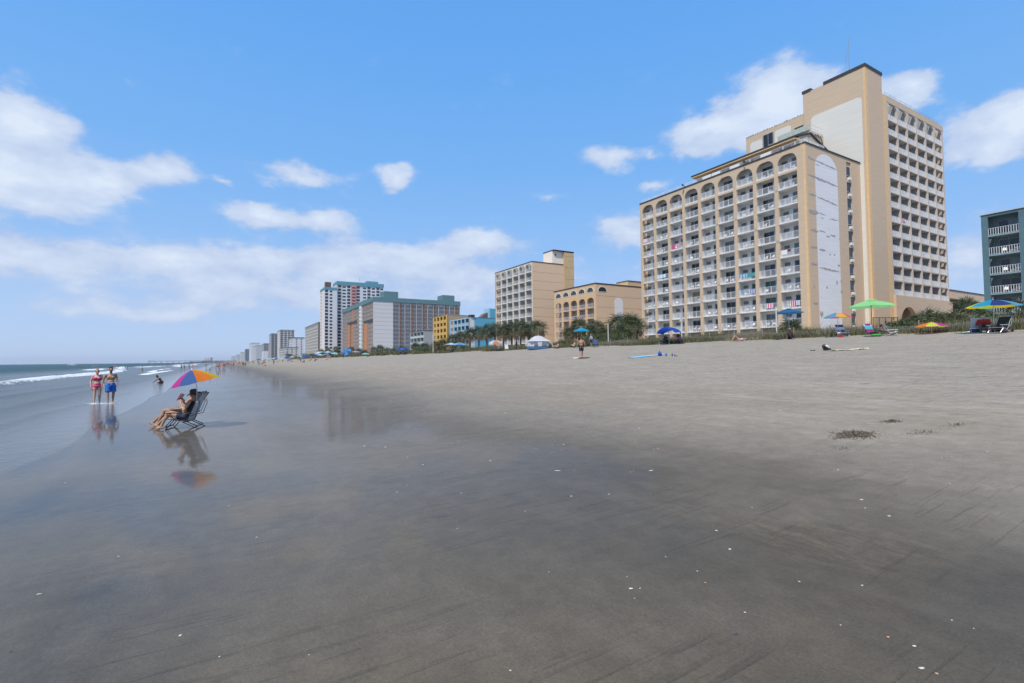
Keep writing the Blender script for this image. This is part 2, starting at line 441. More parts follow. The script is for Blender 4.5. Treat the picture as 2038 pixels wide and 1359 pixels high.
def spaced(segs):
    out = []
    for a, c, st in segs: out += list(np.arange(a, c, st))
    return np.array(out + [segs[-1][1]])
xs = spaced([(-6000, -1000, 2500), (-1000, -100, 300), (-100, -20, 20), (-20, 0, 1.0), (0, 12, .5), (12, 46, .21), (46, 76, 1.2), (76, 300, 30), (300, 3000, 900)])
ys = spaced([(-300, -30, 45), (-30, -4, 2), (-4, 12, .3), (12, 48, .24), (48, 90, .7), (90, 200, 4), (200, 1000, 50), (1000, 9000, 1000)])
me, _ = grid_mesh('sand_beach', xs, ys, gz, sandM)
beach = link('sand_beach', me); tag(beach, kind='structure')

# ---- sea
RIDGES = [  # centre X at Y, Y range, height, width, foam amount
    (lambda y: -16.2 - .055 * (y - 60) + 1.2 * np.sin(y / 17), 20, 175, .34, 1.0, 1.0),
    (lambda y: -13.4 - .02 * (y - 40), -40, 53.0, .22, .7, .9),
    (lambda y: -24 - .12 * (y - 175) , 150, 235, .30, 1.0, 1.0),
    (lambda y: -31 + .05 * (y - 200) + 2 * np.sin(y / 25), 165, 330, .40, 1.2, 1.0),
    (lambda y: -9.8 + .7 * np.sin(y / 23), 92, 150, .12, .6, .85),
    (lambda y: -13 + 1.0 * np.sin(y / 15), 118, 190, .14, .8, .8),
    (lambda y: -17 + 1.5 * np.sin(y / 30), 230, 520, .3, 1.5, .9),
    (lambda y: -26 + 3 * np.sin(y / 45), 330, 900, .35, 2.2, .9),
    (lambda y: -10.3 + .5 * np.sin(y / 8), -30, 80, .075, .55, .12),
    (lambda y: -7.6 + .4 * np.sin(y / 11 + 1), -30, 120, .05, .4, .1),
    (lambda y: -5.6 + .35 * np.sin(y / 7 + 2), -30, 90, .035, .3, .22)]
def sea_z(x, y):
    z = np.zeros_like(x)
    off = np.clip((-x - 4) / 10, 0, 1)
    z += off * (.05 * vnoise(x / 2.2, y / 7, 11) + .03 * vnoise(x / .9, y / 2.2, 12))
    z += np.clip((-x - 20) / 30, 0, 1) * .22 * vnoise(x / 9, y / 30, 13)
    for fx, y0, y1, h, w, fo in RIDGES:
        e = np.clip((y - y0) / 12, 0, 1) * np.clip((y1 - y) / 12, 0, 1)
        xc = fx(y); d = (x - xc)
        z += e * h * np.exp(-np.where(d > 0, d / (w * .55), d / (w * 1.6)) ** 2) * (1 + .3 * vnoise(y / 1.5, x * 0, 14))
    z -= np.clip((x + 3.0) / 2.0, 0, 1) * .12
    return z
seaM = bpy.data.materials.new('sea_water'); seaM.use_nodes = True
nt, nn, L = nodes_of(seaM); b = nt.nodes['Principled BSDF']
geo = nn('ShaderNodeNewGeometry'); sep = nn('ShaderNodeSeparateXYZ'); L(geo.outputs['Position'], sep.inputs[0])
deep = ramp(sep.outputs['X'], -5, -70)
cA = cmix(ramp(sep.outputs['X'], -3, -12), (.060, .052, .037, 1), (.036, .043, .036, 1))
cB = cmix(deep, cA, (.026, .080, .092, 1))
mapW = nn('ShaderNodeMapping'); mapW.inputs['Scale'].default_value = (1, .45, 1); L(geo.outputs['Position'], mapW.inputs[0])
mapW2 = nn('ShaderNodeMapping'); mapW2.inputs['Scale'].default_value = (.25, .1, 1); L(geo.outputs['Position'], mapW2.inputs[0])
att = nn('ShaderNodeAttribute'); att.attribute_name = 'foam'
fn = math_('ADD', math_('MULTIPLY', noise(2.6, 7, .72, mapW.outputs[0], .6), 1.0), math_('MULTIPLY', att.outputs['Fac'], .78))
foam = math_('MULTIPLY', ramp(fn, .80, 1.0), ramp(att.outputs['Fac'], .04, .22))
L(cmix(foam, cB, (.78, .79, .78, 1)), b.inputs['Base Color'])
L(math_('MAXIMUM', ramp(foam, 0, 1, .05, .75), math_('MAXIMUM', ramp(sep.outputs['X'], -3, -8, .05, .22), ramp(sep.outputs['X'], -6, -60, .05, .5))), b.inputs['Roughness'])
b.inputs['IOR'].default_value = 1.33
L(ramp(sep.outputs['X'], -3, -9, .25, .2), b.inputs['Specular IOR Level'])
bp = nn('ShaderNodeBump'); bp.inputs['Strength'].default_value = .55; bp.inputs['Distance'].default_value = .05
hw = math_('ADD', math_('MULTIPLY', noise(2.4, 4, .6, mapW.outputs[0]), math_('ADD', math_('MULTIPLY', ramp(sep.outputs['X'], -3.2, -9), 3.4), .5)),
           math_('MULTIPLY', noise(8, 4, .7, mapW.outputs[0]), ramp(sep.outputs['X'], -3, -7, .3, 1.4)))
hw = math_('ADD', hw, math_('MULTIPLY', math_('MULTIPLY', noise(1.0, 5, .6, mapW2.outputs[0]), deep), 22))
L(hw, bp.inputs['Height']); L(bp.outputs[0], b.inputs['Normal'])
xs = spaced([(-6000, -1000, 1000), (-1000, -200, 100), (-200, -60, 6), (-60, -34, 1.2), (-34, -2.0, .22), (-2.0, -1.0, .5)])
ys = spaced([(-300, -10, 40), (-10, 12, 2), (12, 90, .5), (90, 220, 1.2), (220, 900, 12), (900, 9000, 900)])
me, v = grid_mesh('sea', xs, ys, sea_z, seaM)
x, y = v[:, 0], v[:, 1]; fo_ = np.zeros(len(v))
for fx, y0, y1, h, w, fo in RIDGES:
    e = np.clip((y - y0) / 8, 0, 1) * np.clip((y1 - y) / 8, 0, 1)
    d = x - fx(y)
    brk = .72 + .8 * vnoise(y / 9, x * 0, 21)
    fo_ = np.maximum(fo_, e * fo * brk * np.exp(-np.where(d > 0, d / (w * 1.1), d / (w * 2.0)) ** 2))
at_ = me.attributes.new('foam', 'FLOAT', 'POINT'); at_.data.foreach_set('value', fo_.astype(np.float32))
sea = link('sea', me); tag(sea, kind='structure')

# far shore beyond the pier
mb = MB(); pts = []
farM = mat('far_shore', (.10, .12, .09), .9)
n = 60
for i in range(n):
    x = -180 + 700 * i / (n - 1); h = 9 + 5 * vnoise(i / 3., 0, 31) + 2.5 * vnoise(i * 1.3, 0, 32)
    pts.append((x, h if i > 2 else 3))
for (xa, ha), (xb, hb) in zip(pts[:-1], pts[1:]):
    mb._add([(xa, 3300, -1), (xb, 3300, -1), (xb, 3300, hb), (xa, 3300, ha), (xa, 3420, -1), (xb, 3420, -1), (xb, 3420, hb), (xa, 3420, ha)],
            [(0, 1, 2, 3), (3, 2, 6, 7), (5, 4, 7, 6), (0, 3, 7, 4), (1, 5, 6, 2)])
tag(mb.build('far_shoreline', farM), kind='structure')

# sea air
mb = MB(); mb.box(-6500, 6500, -600, 9500, -7.5, 66)
hz = bpy.data.materials.new('sea_haze'); hz.use_nodes = True
hz.node_tree.nodes.remove(hz.node_tree.nodes['Principled BSDF'])
pv = hz.node_tree.nodes.new('ShaderNodeVolumePrincipled')
pv.inputs['Color'].default_value = (.86, .92, 1, 1); pv.inputs['Density'].default_value = .0001; pv.inputs['Anisotropy'].default_value = .2
hz.node_tree.links.new(pv.outputs[0], hz.node_tree.nodes['Material Output'].inputs['Volume'])
haze = mb.build('haze', hz); tag(haze, kind='stuff', label='pale sea air over the whole beach', cat='haze')
# ================================================================ BUILDINGS
TAN = mat('tan_stucco', (.57, .44, .31), .85, .07, 1.2, .25, 25, st=(.25, .25, 5))
TAN2 = mat('warm_stucco_band', (.70, .48, .26), .85, .06, 1.5)
SIDE = mat('beige_brick', (.58, .435, .305), .9, .05, 1.4, .5, 14, st=(.22, .22, 4))
WHT = mat('white_paint', (.74, .74, .73), .7, .05, 1.0, st=(.5, .5, 1.5))
MURAL = mat('white_wall_paint', (.72, .71, .72), .8, .06, .8, .2, 20, st=(.25, .25, 4))
MURALW = mat('old_white_wall_paint', (.68, .665, .61), .8, .06, .8, .2, 20, st=(.2, .2, 5))
BARE = mat('bare_render', (.36, .34, .33), .95, .25, 6, .6, 30)
COPE = mat('dark_coping', (.045, .038, .038), .6, .15)
RAILM = mat('white_rail', (.74, .75, .76), .5, .04)
GLASS = mat('dark_glass', (.022, .028, .034), .12, .3, 1.2)
CURT = mat('glass_with_drawn_curtain', (.14, .16, .17), .25, .25, 2.0)
GRN = mat('green_curtained_glass', (.03, .10, .09), .2, .25, 2.0)
YEL = mat('yellow_curtained_glass', (.25, .22, .07), .3, .25, 2.0)
ALU = mat('grey_aluminium', (.30, .31, .32), .45, .1)
ACM = mat('air_conditioner_grille', (.16, .13, .12), .7, .25, 12)
ACW = mat('air_conditioner_white', (.72, .72, .70), .5, .06)
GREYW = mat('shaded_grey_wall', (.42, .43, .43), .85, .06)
ROOFG = mat('grey_roof', (.20, .21, .21), .8, .12)

def sea_frame(Ln): return Matrix(((0, 1, 0, 0), (-1, 0, 0, Ln), (0, 0, 1, 0), (0, 0, 0, 1)))
ID4 = Matrix.Identity(4)
def part(parent, name, mats, fr, *boxes, smooth=False):
    mb = MB(fr)
    for bx in boxes: mb.box(*bx)
    return mb.build(name, mats, parent, smooth=smooth)

def rail_mesh(w, h=1.0, step=.13, bw=.016, posts=3, panel=False, m=None):
    mb = MB()
    mb.box(0, w, 0, .04, h - .04, h); mb.box(0, w, 0, .03, .06, .10)
    n = max(1, int(w / step))
    for i in range(1, n):
        u = w * i / n; mb.box(u - bw / 2, u + bw / 2, .005, .025, .10, h - .04)
    for i in range(posts):
        u = (w - .05) * i / (posts - 1) if posts > 1 else w / 2
        mb.box(u, u + .05, -.005, .045, 0, h)
    return mb.mesh('railing', m or RAILM)
def door_meshes(w, h, z0=.05):
    """sliding door: a frame and two panes, origin at its lower left on the wall"""
    f = MB()
    f.box(0, w, -.05, 0, h - .05, h); f.box(0, w, -.05, 0, z0, z0 + .05)
    for u in (0, w / 2 - .03, w - .05): f.box(u, u + .05, -.05, 0, z0 + .05, h - .05)
    fm = f.mesh('door_frame', ALU)
    def pane(u0, u1, m_):
        p = MB(); p.box(u0, u1, -.02, -.002, z0 + .05, h - .05); return p.mesh('pane', m_)
    P = {}
    for k, m_ in (('d', GLASS), ('c', CURT), ('g', GRN), ('y', YEL)):
        P[k] = (pane(.05, w / 2 - .03, m_), pane(w / 2 + .02, w - .05, m_))
    return fm, P
def simple_door(w, h):
    f = MB(); f.box(0, w, -.05, 0, .05, h); fm = f.mesh('door', ALU)
    p = MB(); p.box(.08, w - .08, -.056, -.05, .2, h - .1)
    return fm, {'d': p.mesh('pane', GLASS), 'c': p.mesh('pane', CURT)}
def ac_mesh(w=.85, h=.5):
    mb = MB(); mb.box(0, w, -.10, 0, 0, h); mb.cur = 1
    for i in range(7): mb.box(.04, w - .04, -.115, -.10, .04 + i * .065, .075 + i * .065)
    return mb.mesh('air_conditioner', [ALU, ACM])

def arch_panel(mb, u0, u1, zb, zt, ztop, r, w0, w1):
    """wall piece u0..u1 whose underside is a rounded arch: springing zb, crown zt, top ztop"""
    pts = [(u0, zb), (u0, ztop), (u1, ztop), (u1, zb)]
    n = 7
    for i in range(n + 1):
        t = math.pi / 2 * i / n
        pts.append((u1 - r + r * math.cos(t), zb + (zt - zb) * math.sin(t)))
    for i in range(n + 1):
        t = math.pi / 2 * (1 - i / n)
        pts.append((u0 + r - r * math.cos(t), zb + (zt - zb) * math.sin(t)))
    q = [pts[0]]
    for p in pts[1:]:
        if abs(p[0] - q[-1][0]) + abs(p[1] - q[-1][1]) > 1e-4: q.append(p)
    if abs(q[0][0] - q[-1][0]) + abs(q[0][1] - q[-1][1]) < 1e-4: q.pop()
    mb.poly([(u, w0, z) for u, z in q], (0, 1, 0), w1 - w0)
def arched_plate(mb, u0, u1, z0, zt, r, w0, th, rz=None):
    rz = rz or r
    pts = [(u0, z0)]; n = 8
    for i in range(n + 1):
        t = math.pi / 2 * i / n
        pts.append((u0 + r - r * math.cos(t), zt - rz + rz * math.sin(t)))
    for i in range(n + 1):
        t = math.pi / 2 * i / n
        pts.append((u1 - r + r * math.sin(t), zt - rz + rz * math.cos(t)))
    pts.append((u1, z0))
    mb.poly([(u, w0, z) for u, z in pts], (0, 1, 0), th)

def balcony_face(root, fr, us, zs, fh, pier, depth, mp, ms, mrear, ztop, zbase, railm, items, pd=.3, slab_th=.16,
                 arch=None, beams=(), slab_lip=.02, part_m=None, coping=True, pier_lo=None):
    """us: pier centre lines; zs: floor levels; items(col,row)->list of (name, mesh, du, dz[, subs]) on the rear wall"""
    n = len(us) - 1
    lo = pier_lo if pier_lo is not None else zbase
    for i, u in enumerate(us):
        pw = pier if 0 < i < n else pier
        part(root, 'pier', mp, fr, (u - pw / 2, u + pw / 2, 0, pd, lo, ztop))
        if 0 < i < n:
            part(root, 'partition', part_m or WHT, fr, (u - .09, u + .09, pd, depth, lo, ztop - .25))
    for z in zs:
        part(root, 'floor_slab', ms, fr, (us[0] + pier / 2, us[-1] - pier / 2, slab_lip + .001, depth, z - slab_th, z))
    part(root, 'rear_wall', mrear, fr, (us[0], us[-1], depth, depth + .2, zbase, ztop - .02))
    for z0, z1 in beams:
        for i in range(n):
            part(root, 'beam', mp, fr, (us[i] + pier / 2, us[i + 1] - pier / 2, .012, pd - .01, z0, z1))
    if arch:
        zb, zt, r = arch
        for i in range(n):
            mb = MB(fr); arch_panel(mb, us[i] + pier / 2, us[i + 1] - pier / 2, zb, zt, ztop, r, .006, pd)
            mb.build('arch', mp, root)
    else:
        part(root, 'parapet', mp, fr, (us[0] + pier / 2, us[-1] - pier / 2, .01, depth, ztop - .35, ztop))
    if coping:
        part(root, 'coping', COPE, fr, (us[0] - pier / 2 - .06, us[-1] + pier / 2 + .06, -.08, .5, ztop, ztop + .22))
    for i in range(n):
        ua = us[i] + pier / 2
        for r_, z in enumerate(zs):
            if railm: link('railing', railm, root, fr @ T(ua, .09, z))
            for it in items(i, r_):
                o = link(it[0], it[1], root, fr @ T(ua + it[2], depth, z + it[3]))
                for nm, sm in (it[4] if len(it) > 4 else []): link(nm, sm, o)

ORD = ['top', 'second', 'third', 'fourth', 'fifth', 'sixth', 'seventh', 'eighth', 'ninth', 'tenth', 'eleventh', 'twelfth', 'thirteenth']
ORDC = ['first', 'second', 'third', 'fourth', 'fifth', 'sixth', 'seventh', 'eighth', 'ninth', 'tenth']

# ---------------------------------------------------------------- the large seaside hotel
HX, HY, HL, HW = 76.0, 41.0, 34.3, 16.6
hotel = empty('hotel', (HX, HY, 0), 0, 'long tan hotel with arched top balconies and patched white mural on its end wall', 'hotel')
fr = sea_frame(HL)
us = [.35 + (HL - 1.35) * i / 9 for i in range(10)]
zs = [6.74 + 2.698 * k for k in range(10)]
pier = .62
cw = us[1] - us[0] - pier
RM = rail_mesh(cw, 1.05, .12, .018, 4)
DF, DP = door_meshes(1.75, 2.1)
SD, SP = simple_door(.95, 2.1)
AC = ac_mesh()
def items(c, r):
    ft = 9 - r
    if c % 2 == 1:      # sliding door bays (second, fourth ... from either end)
        k = 'd'
        if (c, ft) in ((7, 7), (7, 8)): k = 'g'
        if (c, ft) == (3, 7): k = 'y'
        a = 'c' if rnd.random() < .22 and k == 'd' else k
        b_ = 'c' if rnd.random() < .25 and k == 'd' else k
        return [('sliding_door', DF, .28, 0, [('pane', DP[a][0]), ('pane', DP[b_][1])])]
    k = 'c' if rnd.random() < .3 else 'd'
    return [('wall_air_conditioner', AC, .0, 1.45), ('balcony_door', SD, cw - 1.5, 0, [('pane', SP[k])])]
balcony_face(hotel, fr, us, zs, 2.698, pier, 1.35, TAN, WHT, WHT, 34.25, 3.6, RM, items,
             arch=(32.15, 33.55, 1.15), beams=[(31.02 - .5, 31.02 - .165)])
# wide corner strip at the south end, north end strip
part(hotel, 'corner_wall', TAN, fr, (us[-1] + pier / 2, HL, .004, .32, 3.6, 34.25))
part(hotel, 'corner_wall', TAN, fr, (0, us[0] - pier / 2, .004, .32, 3.6, 34.25))
# ground floor behind the dunes
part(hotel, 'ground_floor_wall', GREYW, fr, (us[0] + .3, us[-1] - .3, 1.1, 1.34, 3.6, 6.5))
for c in range(9):
    link('ground_floor_window', AC if c % 2 == 0 else DF, hotel, fr @ T(us[c] + .6, 1.09, 4.9 if c % 2 == 0 else 4.3))
# end wall with its window slot
z0, z1 = 3.6, 34.25
part(hotel, 'end_wall', SIDE, ID4, (.34, 12.0, 0, .35, z0, z1), (13.45, HW, 0, .35, z0, z1), (12.0, 13.45, 0, .35, 33.75, z1))
part(hotel, 'end_wall_edge', TAN2, ID4, (.0, .34, -.006, .36, z0, z1))
part(hotel, 'slot_wall', SIDE, ID4, (12.01, 13.44, .18, .3, z0, z1 - .6))
part(hotel, 'north_wall', SIDE, ID4, (.34, HW, HL - .35, HL, z0, z1))
part(hotel, 'rear_block', SIDE, ID4, (2.0, HW, .46, HL - .36, z0, z1 - .5))
part(hotel, 'roof', ROOFG, ID4, (.35, HW, .36, HL - .36, z1 - .45, z1 - .3))
part(hotel, 'coping', COPE, ID4, (-.06, HW - .05, -.10, .42, z1 + .001, z1 + .221))
mb = MB(); mb.box(0, 1.2, -.06, 0, 0, 1.45); wm = mb.mesh('slot_window', GLASS)
mb = MB(); mb.box(0, .66, -.42, -.02, 0, .44); mb.box(.06, .60, -.425, -.42, .06, .38); am = mb.mesh('window_air_conditioner', ACW)
mb = MB(); mb.box(.005, 1.445, -.15, .05, 0, .32); sm_ = mb.mesh('sill', TAN)
mb = MB(); mb.box(0, 1.45, -.12, 0, 0, .08); brm = mb.mesh('window_bar', ALU)
mb = MB(); mb.box(0, 1.2, -.05, 0, 0, .62); lwm = mb.mesh('lower_pane', GLASS)
for k in range(11):
    z = 31.55 - 2.698 * k
    o = link('slot_window', wm, hotel, T(12.12, .17, z)); 
    link('lower_pane', lwm, o, T(0, 0, -.72)); link('window_bar', brm, o, T(-.1, 0, -.1))
    link('window_air_conditioner', am, hotel, T(12.4, .16, z - .80))
    if k < 10: link('sill', sm_, hotel, T(12.0, .12, z - 1.18))
mb = MB(); arched_plate(mb, 2.6, 9.1, 4.2, 33.6, 3.2, -.014, .014, 2.6); mb.build('painted_arch', MURAL, hotel)
# places where the render has come off, floor by floor
def bare(x0, x1, zc, th, seed, slope=0.0):
    r2 = random.Random(seed); n = max(5, int((x1 - x0) / .28)); top = []; bot = []
    for i in range(n + 1):
        x = x0 + (x1 - x0) * i / n
        e = min(1, 4 * min(i, n - i) / n + .15)
        yy_ = -.020 - .0011 * (seed % 9); top.append((x, yy_, zc + slope * (x - x0) + th * e * r2.uniform(.12, .55)))
        bot.append((x, yy_, zc + slope * (x - x0) - th * e * r2.uniform(.12, .55)))
    mb = MB(); mb.poly(bot + top[::-1], (0, 1, 0), .032); mb.build('bare_patch', BARE, hotel)
for a in [(.6, 2.4, 32.3, .42, 1, -.12), (2.5, 8.9, 32.1, .34, 2, -.05), (2.7, 3.9, 31.5, .16, 22, 0), (.6, 9.3, 29.55, .42, 3, -.06), (3.0, 4.6, 29.2, .30, 33, 0),
          (.8, 2.8, 26.6, .36, 4, -.02), (2.9, 9.0, 26.45, .34, 5, -.08), (.5, 3.2, 24.0, .8, 6, -.02), (3.3, 5.2, 24.0, .3, 7, -.06), (6.2, 9.0, 23.5, .26, 8, 0), (3.8, 4.6, 23.3, .2, 81, 0),
          (.9, 3.0, 21.2, .6, 9, -.1), (3.1, 5.0, 21.2, .28, 10, 0), (5.2, 6.2, 20.6, .35, 11, 0), (6.3, 8.0, 20.9, .42, 12, 0), (8.9, 9.1, 20.6, .2, 83, 0),
          (.9, 2.6, 18.5, .5, 13, 0), (3.0, 5.0, 18.3, .45, 14, 0), (5.9, 6.3, 17.8, .4, 15, 0), (7.2, 7.7, 17.9, .4, 16, 0),
          (.6, 2.4, 15.9, .45, 17, 0), (2.8, 9.0, 15.5, .4, 18, -.04), (8.3, 9.1, 16.3, .5, 19, 0), (7.7, 8.1, 13.5, .9, 20, 0), (9.0, 9.4, 13.8, .6, 21, 0),
          (4.7, 5.2, 12.5, .6, 23, 0), (8.9, 9.5, 12.2, .5, 24, 0), (1.2, 1.5, 12.5, .6, 25, 0), (.9, 2.2, 10.0, .45, 26, -.1), (2.7, 3.6, 8.3, 1.3, 27, 0)]:
    bare(*a)
for c, k in ((1, 5), (4, 4), (3, 5), (5, 6), (7, 3), (2, 7), (5, 2), (6, 2), (1, 8), (8, 4), (4, 7), (6, 8), (8, 1)):
    mb = MB(fr); mb.ell((us[c] + .05, -.004, zs[10 - 1 - k] - .1), (.26, .02, .22), nu=7, nv=5); mb.build('bare_patch', BARE, hotel)
# roof terrace: railing panels, penthouse with lean-to roof
RR = rail_mesh(1.85, 1.0, .12, .018, 2)
mb = MB(); mb.box(0, 1.8, 0, .04, .05, .98); WPAN = mb.mesh('windbreak_panel', WHT)
for i in range(18):
    u = .2 + i * 1.9
    if i in (8, 9, 11, 14): link('windbreak_panel', WPAN, hotel, fr @ T(u, .6, 34.3))
    else: link('roof_railing', RR, hotel, fr @ T(u, .6, 34.3))
for i in range(3): link('roof_railing', RR, hotel, T(.7 + i * 1.9, .45, 34.3))
ph = empty('penthouse', (0, 0, 0)); ph.parent = hotel
y0, y1 = 2.7, 22.4
def prism_y(mb, pts, ya, yb): mb.poly([(x, ya, z) for x, z in pts], (0, 1, 0), yb - ya)
mb = MB(); prism_y(mb, [(3.4, 33.85), (3.4, 37.08), (6.6, 38.14), (13.6, 35.62), (13.6, 33.85)], y0, y1); mb.build('penthouse_wall', TAN, ph)
mb = MB(); prism_y(mb, [(1.9, 36.62), (6.6, 38.19), (14.2, 35.45), (14.2, 35.68), (6.6, 38.45), (1.9, 36.88)], y0 - .18, y1 + .2); mb.build('penthouse_roof', COPE, ph)
mb = MB(); prism_y(mb, [(1.95, 36.40), (3.38, 36.40), (3.38, 36.80), (1.95, 36.60)], y0 - .1, y1 + .1); mb.build('eave_soffit', TAN2, ph)
mb = MB(); mb.box(0, .05, 0, 1.9, 0, 1.5); pw = mb.mesh('penthouse_window', GLASS)
for yy in (4.0, 7.4, 10.6, 13.8, 17.2): link('penthouse_window', pw, ph, T(3.34, yy, 34.7))
mb = MB(); mb.box(9.0, 10.9, 1.2, 2.6, 34.2, 35.5); mb.tube((8.4, 1.6, 34.2), (8.4, 1.6, 36.1), .05); mb.tube((9.4, 1.9, 35.5), (9.4, 1.9, 36.4), .04)
mb.build('roof_ventilator', mat('dark_metal', (.05, .05, .055), .6), hotel)
mb = MB(fr)
for u in (11.6, 24.4):
    mb.path([(u, .3, 34.5), (u, -.35, 34.9), (u + .2, -.6, 34.75)], .06)
    mb.box(u + .1, u + .35, -.8, -.5, 34.55, 34.8)
mb.build('roof_floodlight', mat('dark_metal', (.05, .05, .055)), hotel)['kind'] = 'stuff'

# ---------------------------------------------------------------- the tall tower behind it
TX, TY = 92.6, 39.78
tower = empty('hotel_tower', (TX, TY, 0), 0, 'tall tan hotel tower with plain white panel and six columns of shaded balconies', 'hotel tower')
part(tower, 'shaft_wall', SIDE, ID4, (.0, 5.75, .0, 10.25, 3.6, 50.45))
part(tower, 'sea_wall', TAN, ID4, (-.05, -.002, .3, 10.2, 3.6, 50.45))
part(tower, 'corner_band', TAN2, ID4, (-.06, .7, -.012, .3, 3.6, 50.45))
part(tower, 'coping', COPE, ID4, (-.15, 5.85, -.1, 6.6, 50.45, 50.95), (-.15, 5.85, 8.8, 10.35, 50.45, 50.95))
mb = MB(sea_frame(10.25)); arched_plate(mb, 1.35, 9.62, 3.7, 45.6, .75, -.075, .02, .6); mb.build('painted_panel', MURALW, tower)
part(tower, 'lower_wing_wall', TAN, ID4, (.3, 8.0, 10.26, 22.1, 3.6, 46.9))
mb = MB(sea_frame(22.1)); arched_plate(mb, .9, 3.5, 36, 45.5, .5, .27, .03); arched_plate(mb, 6.1, 9.3, 36, 45.9, .5, .27, .03); mb.build('painted_panel', MURALW, tower)
mb = MB(sea_frame(22.1)); mb.box(3.7, 5.9, .2, .28, 42.2, 46.0); o = mb.build('wing_window', ALU, tower)
mb = MB(sea_frame(22.1)); mb.box(3.85, 4.75, .18, .199, 42.3, 45.9); mb.box(4.85, 5.75, .18, .199, 43.7, 45.9); mb.build('pane', GLASS, o)
mb = MB(sea_frame(22.1)); mb.box(4.85, 5.85, .1, .199, 42.3, 43.6); mb.build('window_panel', TAN, o)
part(tower, 'wing_opening', COPE, ID4, (.22, .29, 10.5, 12.1, 43.4, 44.9))
mb = MB()
for i in range(24): mb.box(.25, .5, 10.4 + i * .5, 10.55 + i * .5 + rnd.uniform(0, .2), 46.9, 46.95 + rnd.uniform(.02, .16))
mb.build('parapet_rubble', BARE, tower)['kind'] = 'stuff'
# balcony part
bx0, bz0, bz1 = 7.25, 12.3, 47.35
part(tower, 'corner_pier', TAN2, ID4, (5.9, 7.25, .02, 1.0, 3.6, bz1))
part(tower, 'shaft_link', SIDE, ID4, (5.75, 5.9, .3, 8, 3.6, 48.5))
us = [7.45 + 3.83 * i for i in range(7)]
zs = [12.42 + 2.575 * k for k in range(13)]
PIERM = mat('pale_concrete_pier', (.55, .48, .42), .85, .08, 2)
GREYB = mat('grey_balcony_wall', (.40, .41, .41), .85, .05)
cw2 = 3.83 - .42
RM2 = rail_mesh(cw2, 1.02, .11, .03, 3)
D2, P2 = door_meshes(2.1, 2.1)
def items(c, r):
    k = 'c' if rnd.random() < .65 else 'd'
    return [('sliding_door', D2, .5, 0, [('pane', P2[k][0]), ('pane', P2['c' if rnd.random() < .5 else 'd'][1])])]
balcony_face(tower, ID4 @ T(0, .03, 0), us, zs, 2.575, .42, 1.5, PIERM, PIERM, GREYB, bz1, 12.3, RM2, items,
             arch=(45.25, 46.25, 1.0), part_m=GREYB, pier_lo=12.25, coping=False)
part(tower, 'head_band', TAN, ID4, (7.25, us[-1] + .35, .0, .03, 46.3, bz1))
part(tower, 'tower_block', SIDE, ID4, (7.3, us[-1] + .2, 1.8, 18, 3.6, bz1 - .2))
part(tower, 'end_pier', PIERM, ID4, (us[-1] + .21, us[-1] + .36, .06, 18, 3.6, bz1))
mb = MB()
for i in range(12): mb.tube((7.6 + i * 2.0, .4, bz1), (7.6 + i * 2.0, .4, bz1 + .9), .025, n=5)
mb.tube((7.6, .4, bz1 + .88), (29.6, .4, bz1 + .88), .02, n=5); mb.tube((7.6, .4, bz1 + .5), (29.6, .4, bz1 + .5), .02, n=5)
mb.build('roof_guard_rail', ALU, tower)
mb = MB(); mb.tube((1.5, 3.0, 50.4), (1.5, 3.0, 57.5), .06, .03, 6); mb.tube((1.5, 3.6, 50.4), (1.5, 3.6, 55.5), .03, .02, 6)
for i in range(6): mb.tube((1.5, 3.0, 51 + i), (1.5, 3.6, 51 + i * .75), .02, n=4)
mb.build('antenna', ALU, tower)
# arcaded base
pod = MB(ID4)
ux = [7.25, 8.7, 15.3, 17.6, 24.2, us[-1] + .5]
for i in (0, 2, 4): pod.box(ux[i], ux[i + 1], -.35, .3, 3.6, 12.24)
for a, c_ in ((8.7, 15.3), (17.6, 24.2)): arch_panel(pod, a, c_, 7.2, 10.45, 12.24, 3.3, -.35, .3)
pod.build('arcade_wall', SIDE, tower)
part(tower, 'arcade_back', mat('dark_interior', (.05, .045, .04), .9), ID4, (7.5, us[-1], 2.4, 2.5, 3.6, 12.2))
part(tower, 'arcade_floor_above', SIDE, ID4, (7.3, us[-1] + .45, -.3, 2.3, 12.2, 12.29))
# stair head on the roof in front of the tower
sh = empty('stair_head', (0, 0, 0)); sh.parent = tower
part(sh, 'stair_wall', TAN, ID4, (-6.3, -2.0, 5.9, 11.5, 33.8, 40.6))
mb = MB(ID4); mb.box(-6.5, -6.42, 5.8, 11.4, 40.6, 41.5); mb.build('glass_screen', mat('greenish_screen', (.45, .50, .42), .3), sh)
mb = MB(ID4 @ T(-6.4, 5.85, 40.6)); 
for i in range(9): mb.box(i * .53, i * .53 + .04, 0, .04, -.8, .95)
mb.box(0, 4.3, 0, .04, .9, .96); mb.box(0, 4.3, 0, .04, .3, .34); mb.box(0, 4.3, 0, .04, -.4, -.36); mb.build('screen_frame', RAILM, sh)
mb = MB(ID4 @ T(-5.2, 5.8, 39.6)); mb.path([(0, 0, 0), (.5, 0, .5), (.7, 0, .2), (1.2, 0, .6), (1.6, 0, .1), (2.1, 0, .5), (2.6, 0, -.4), (2.9, 0, -1.2)], .05); mb.build('pipe_run', COPE, sh)

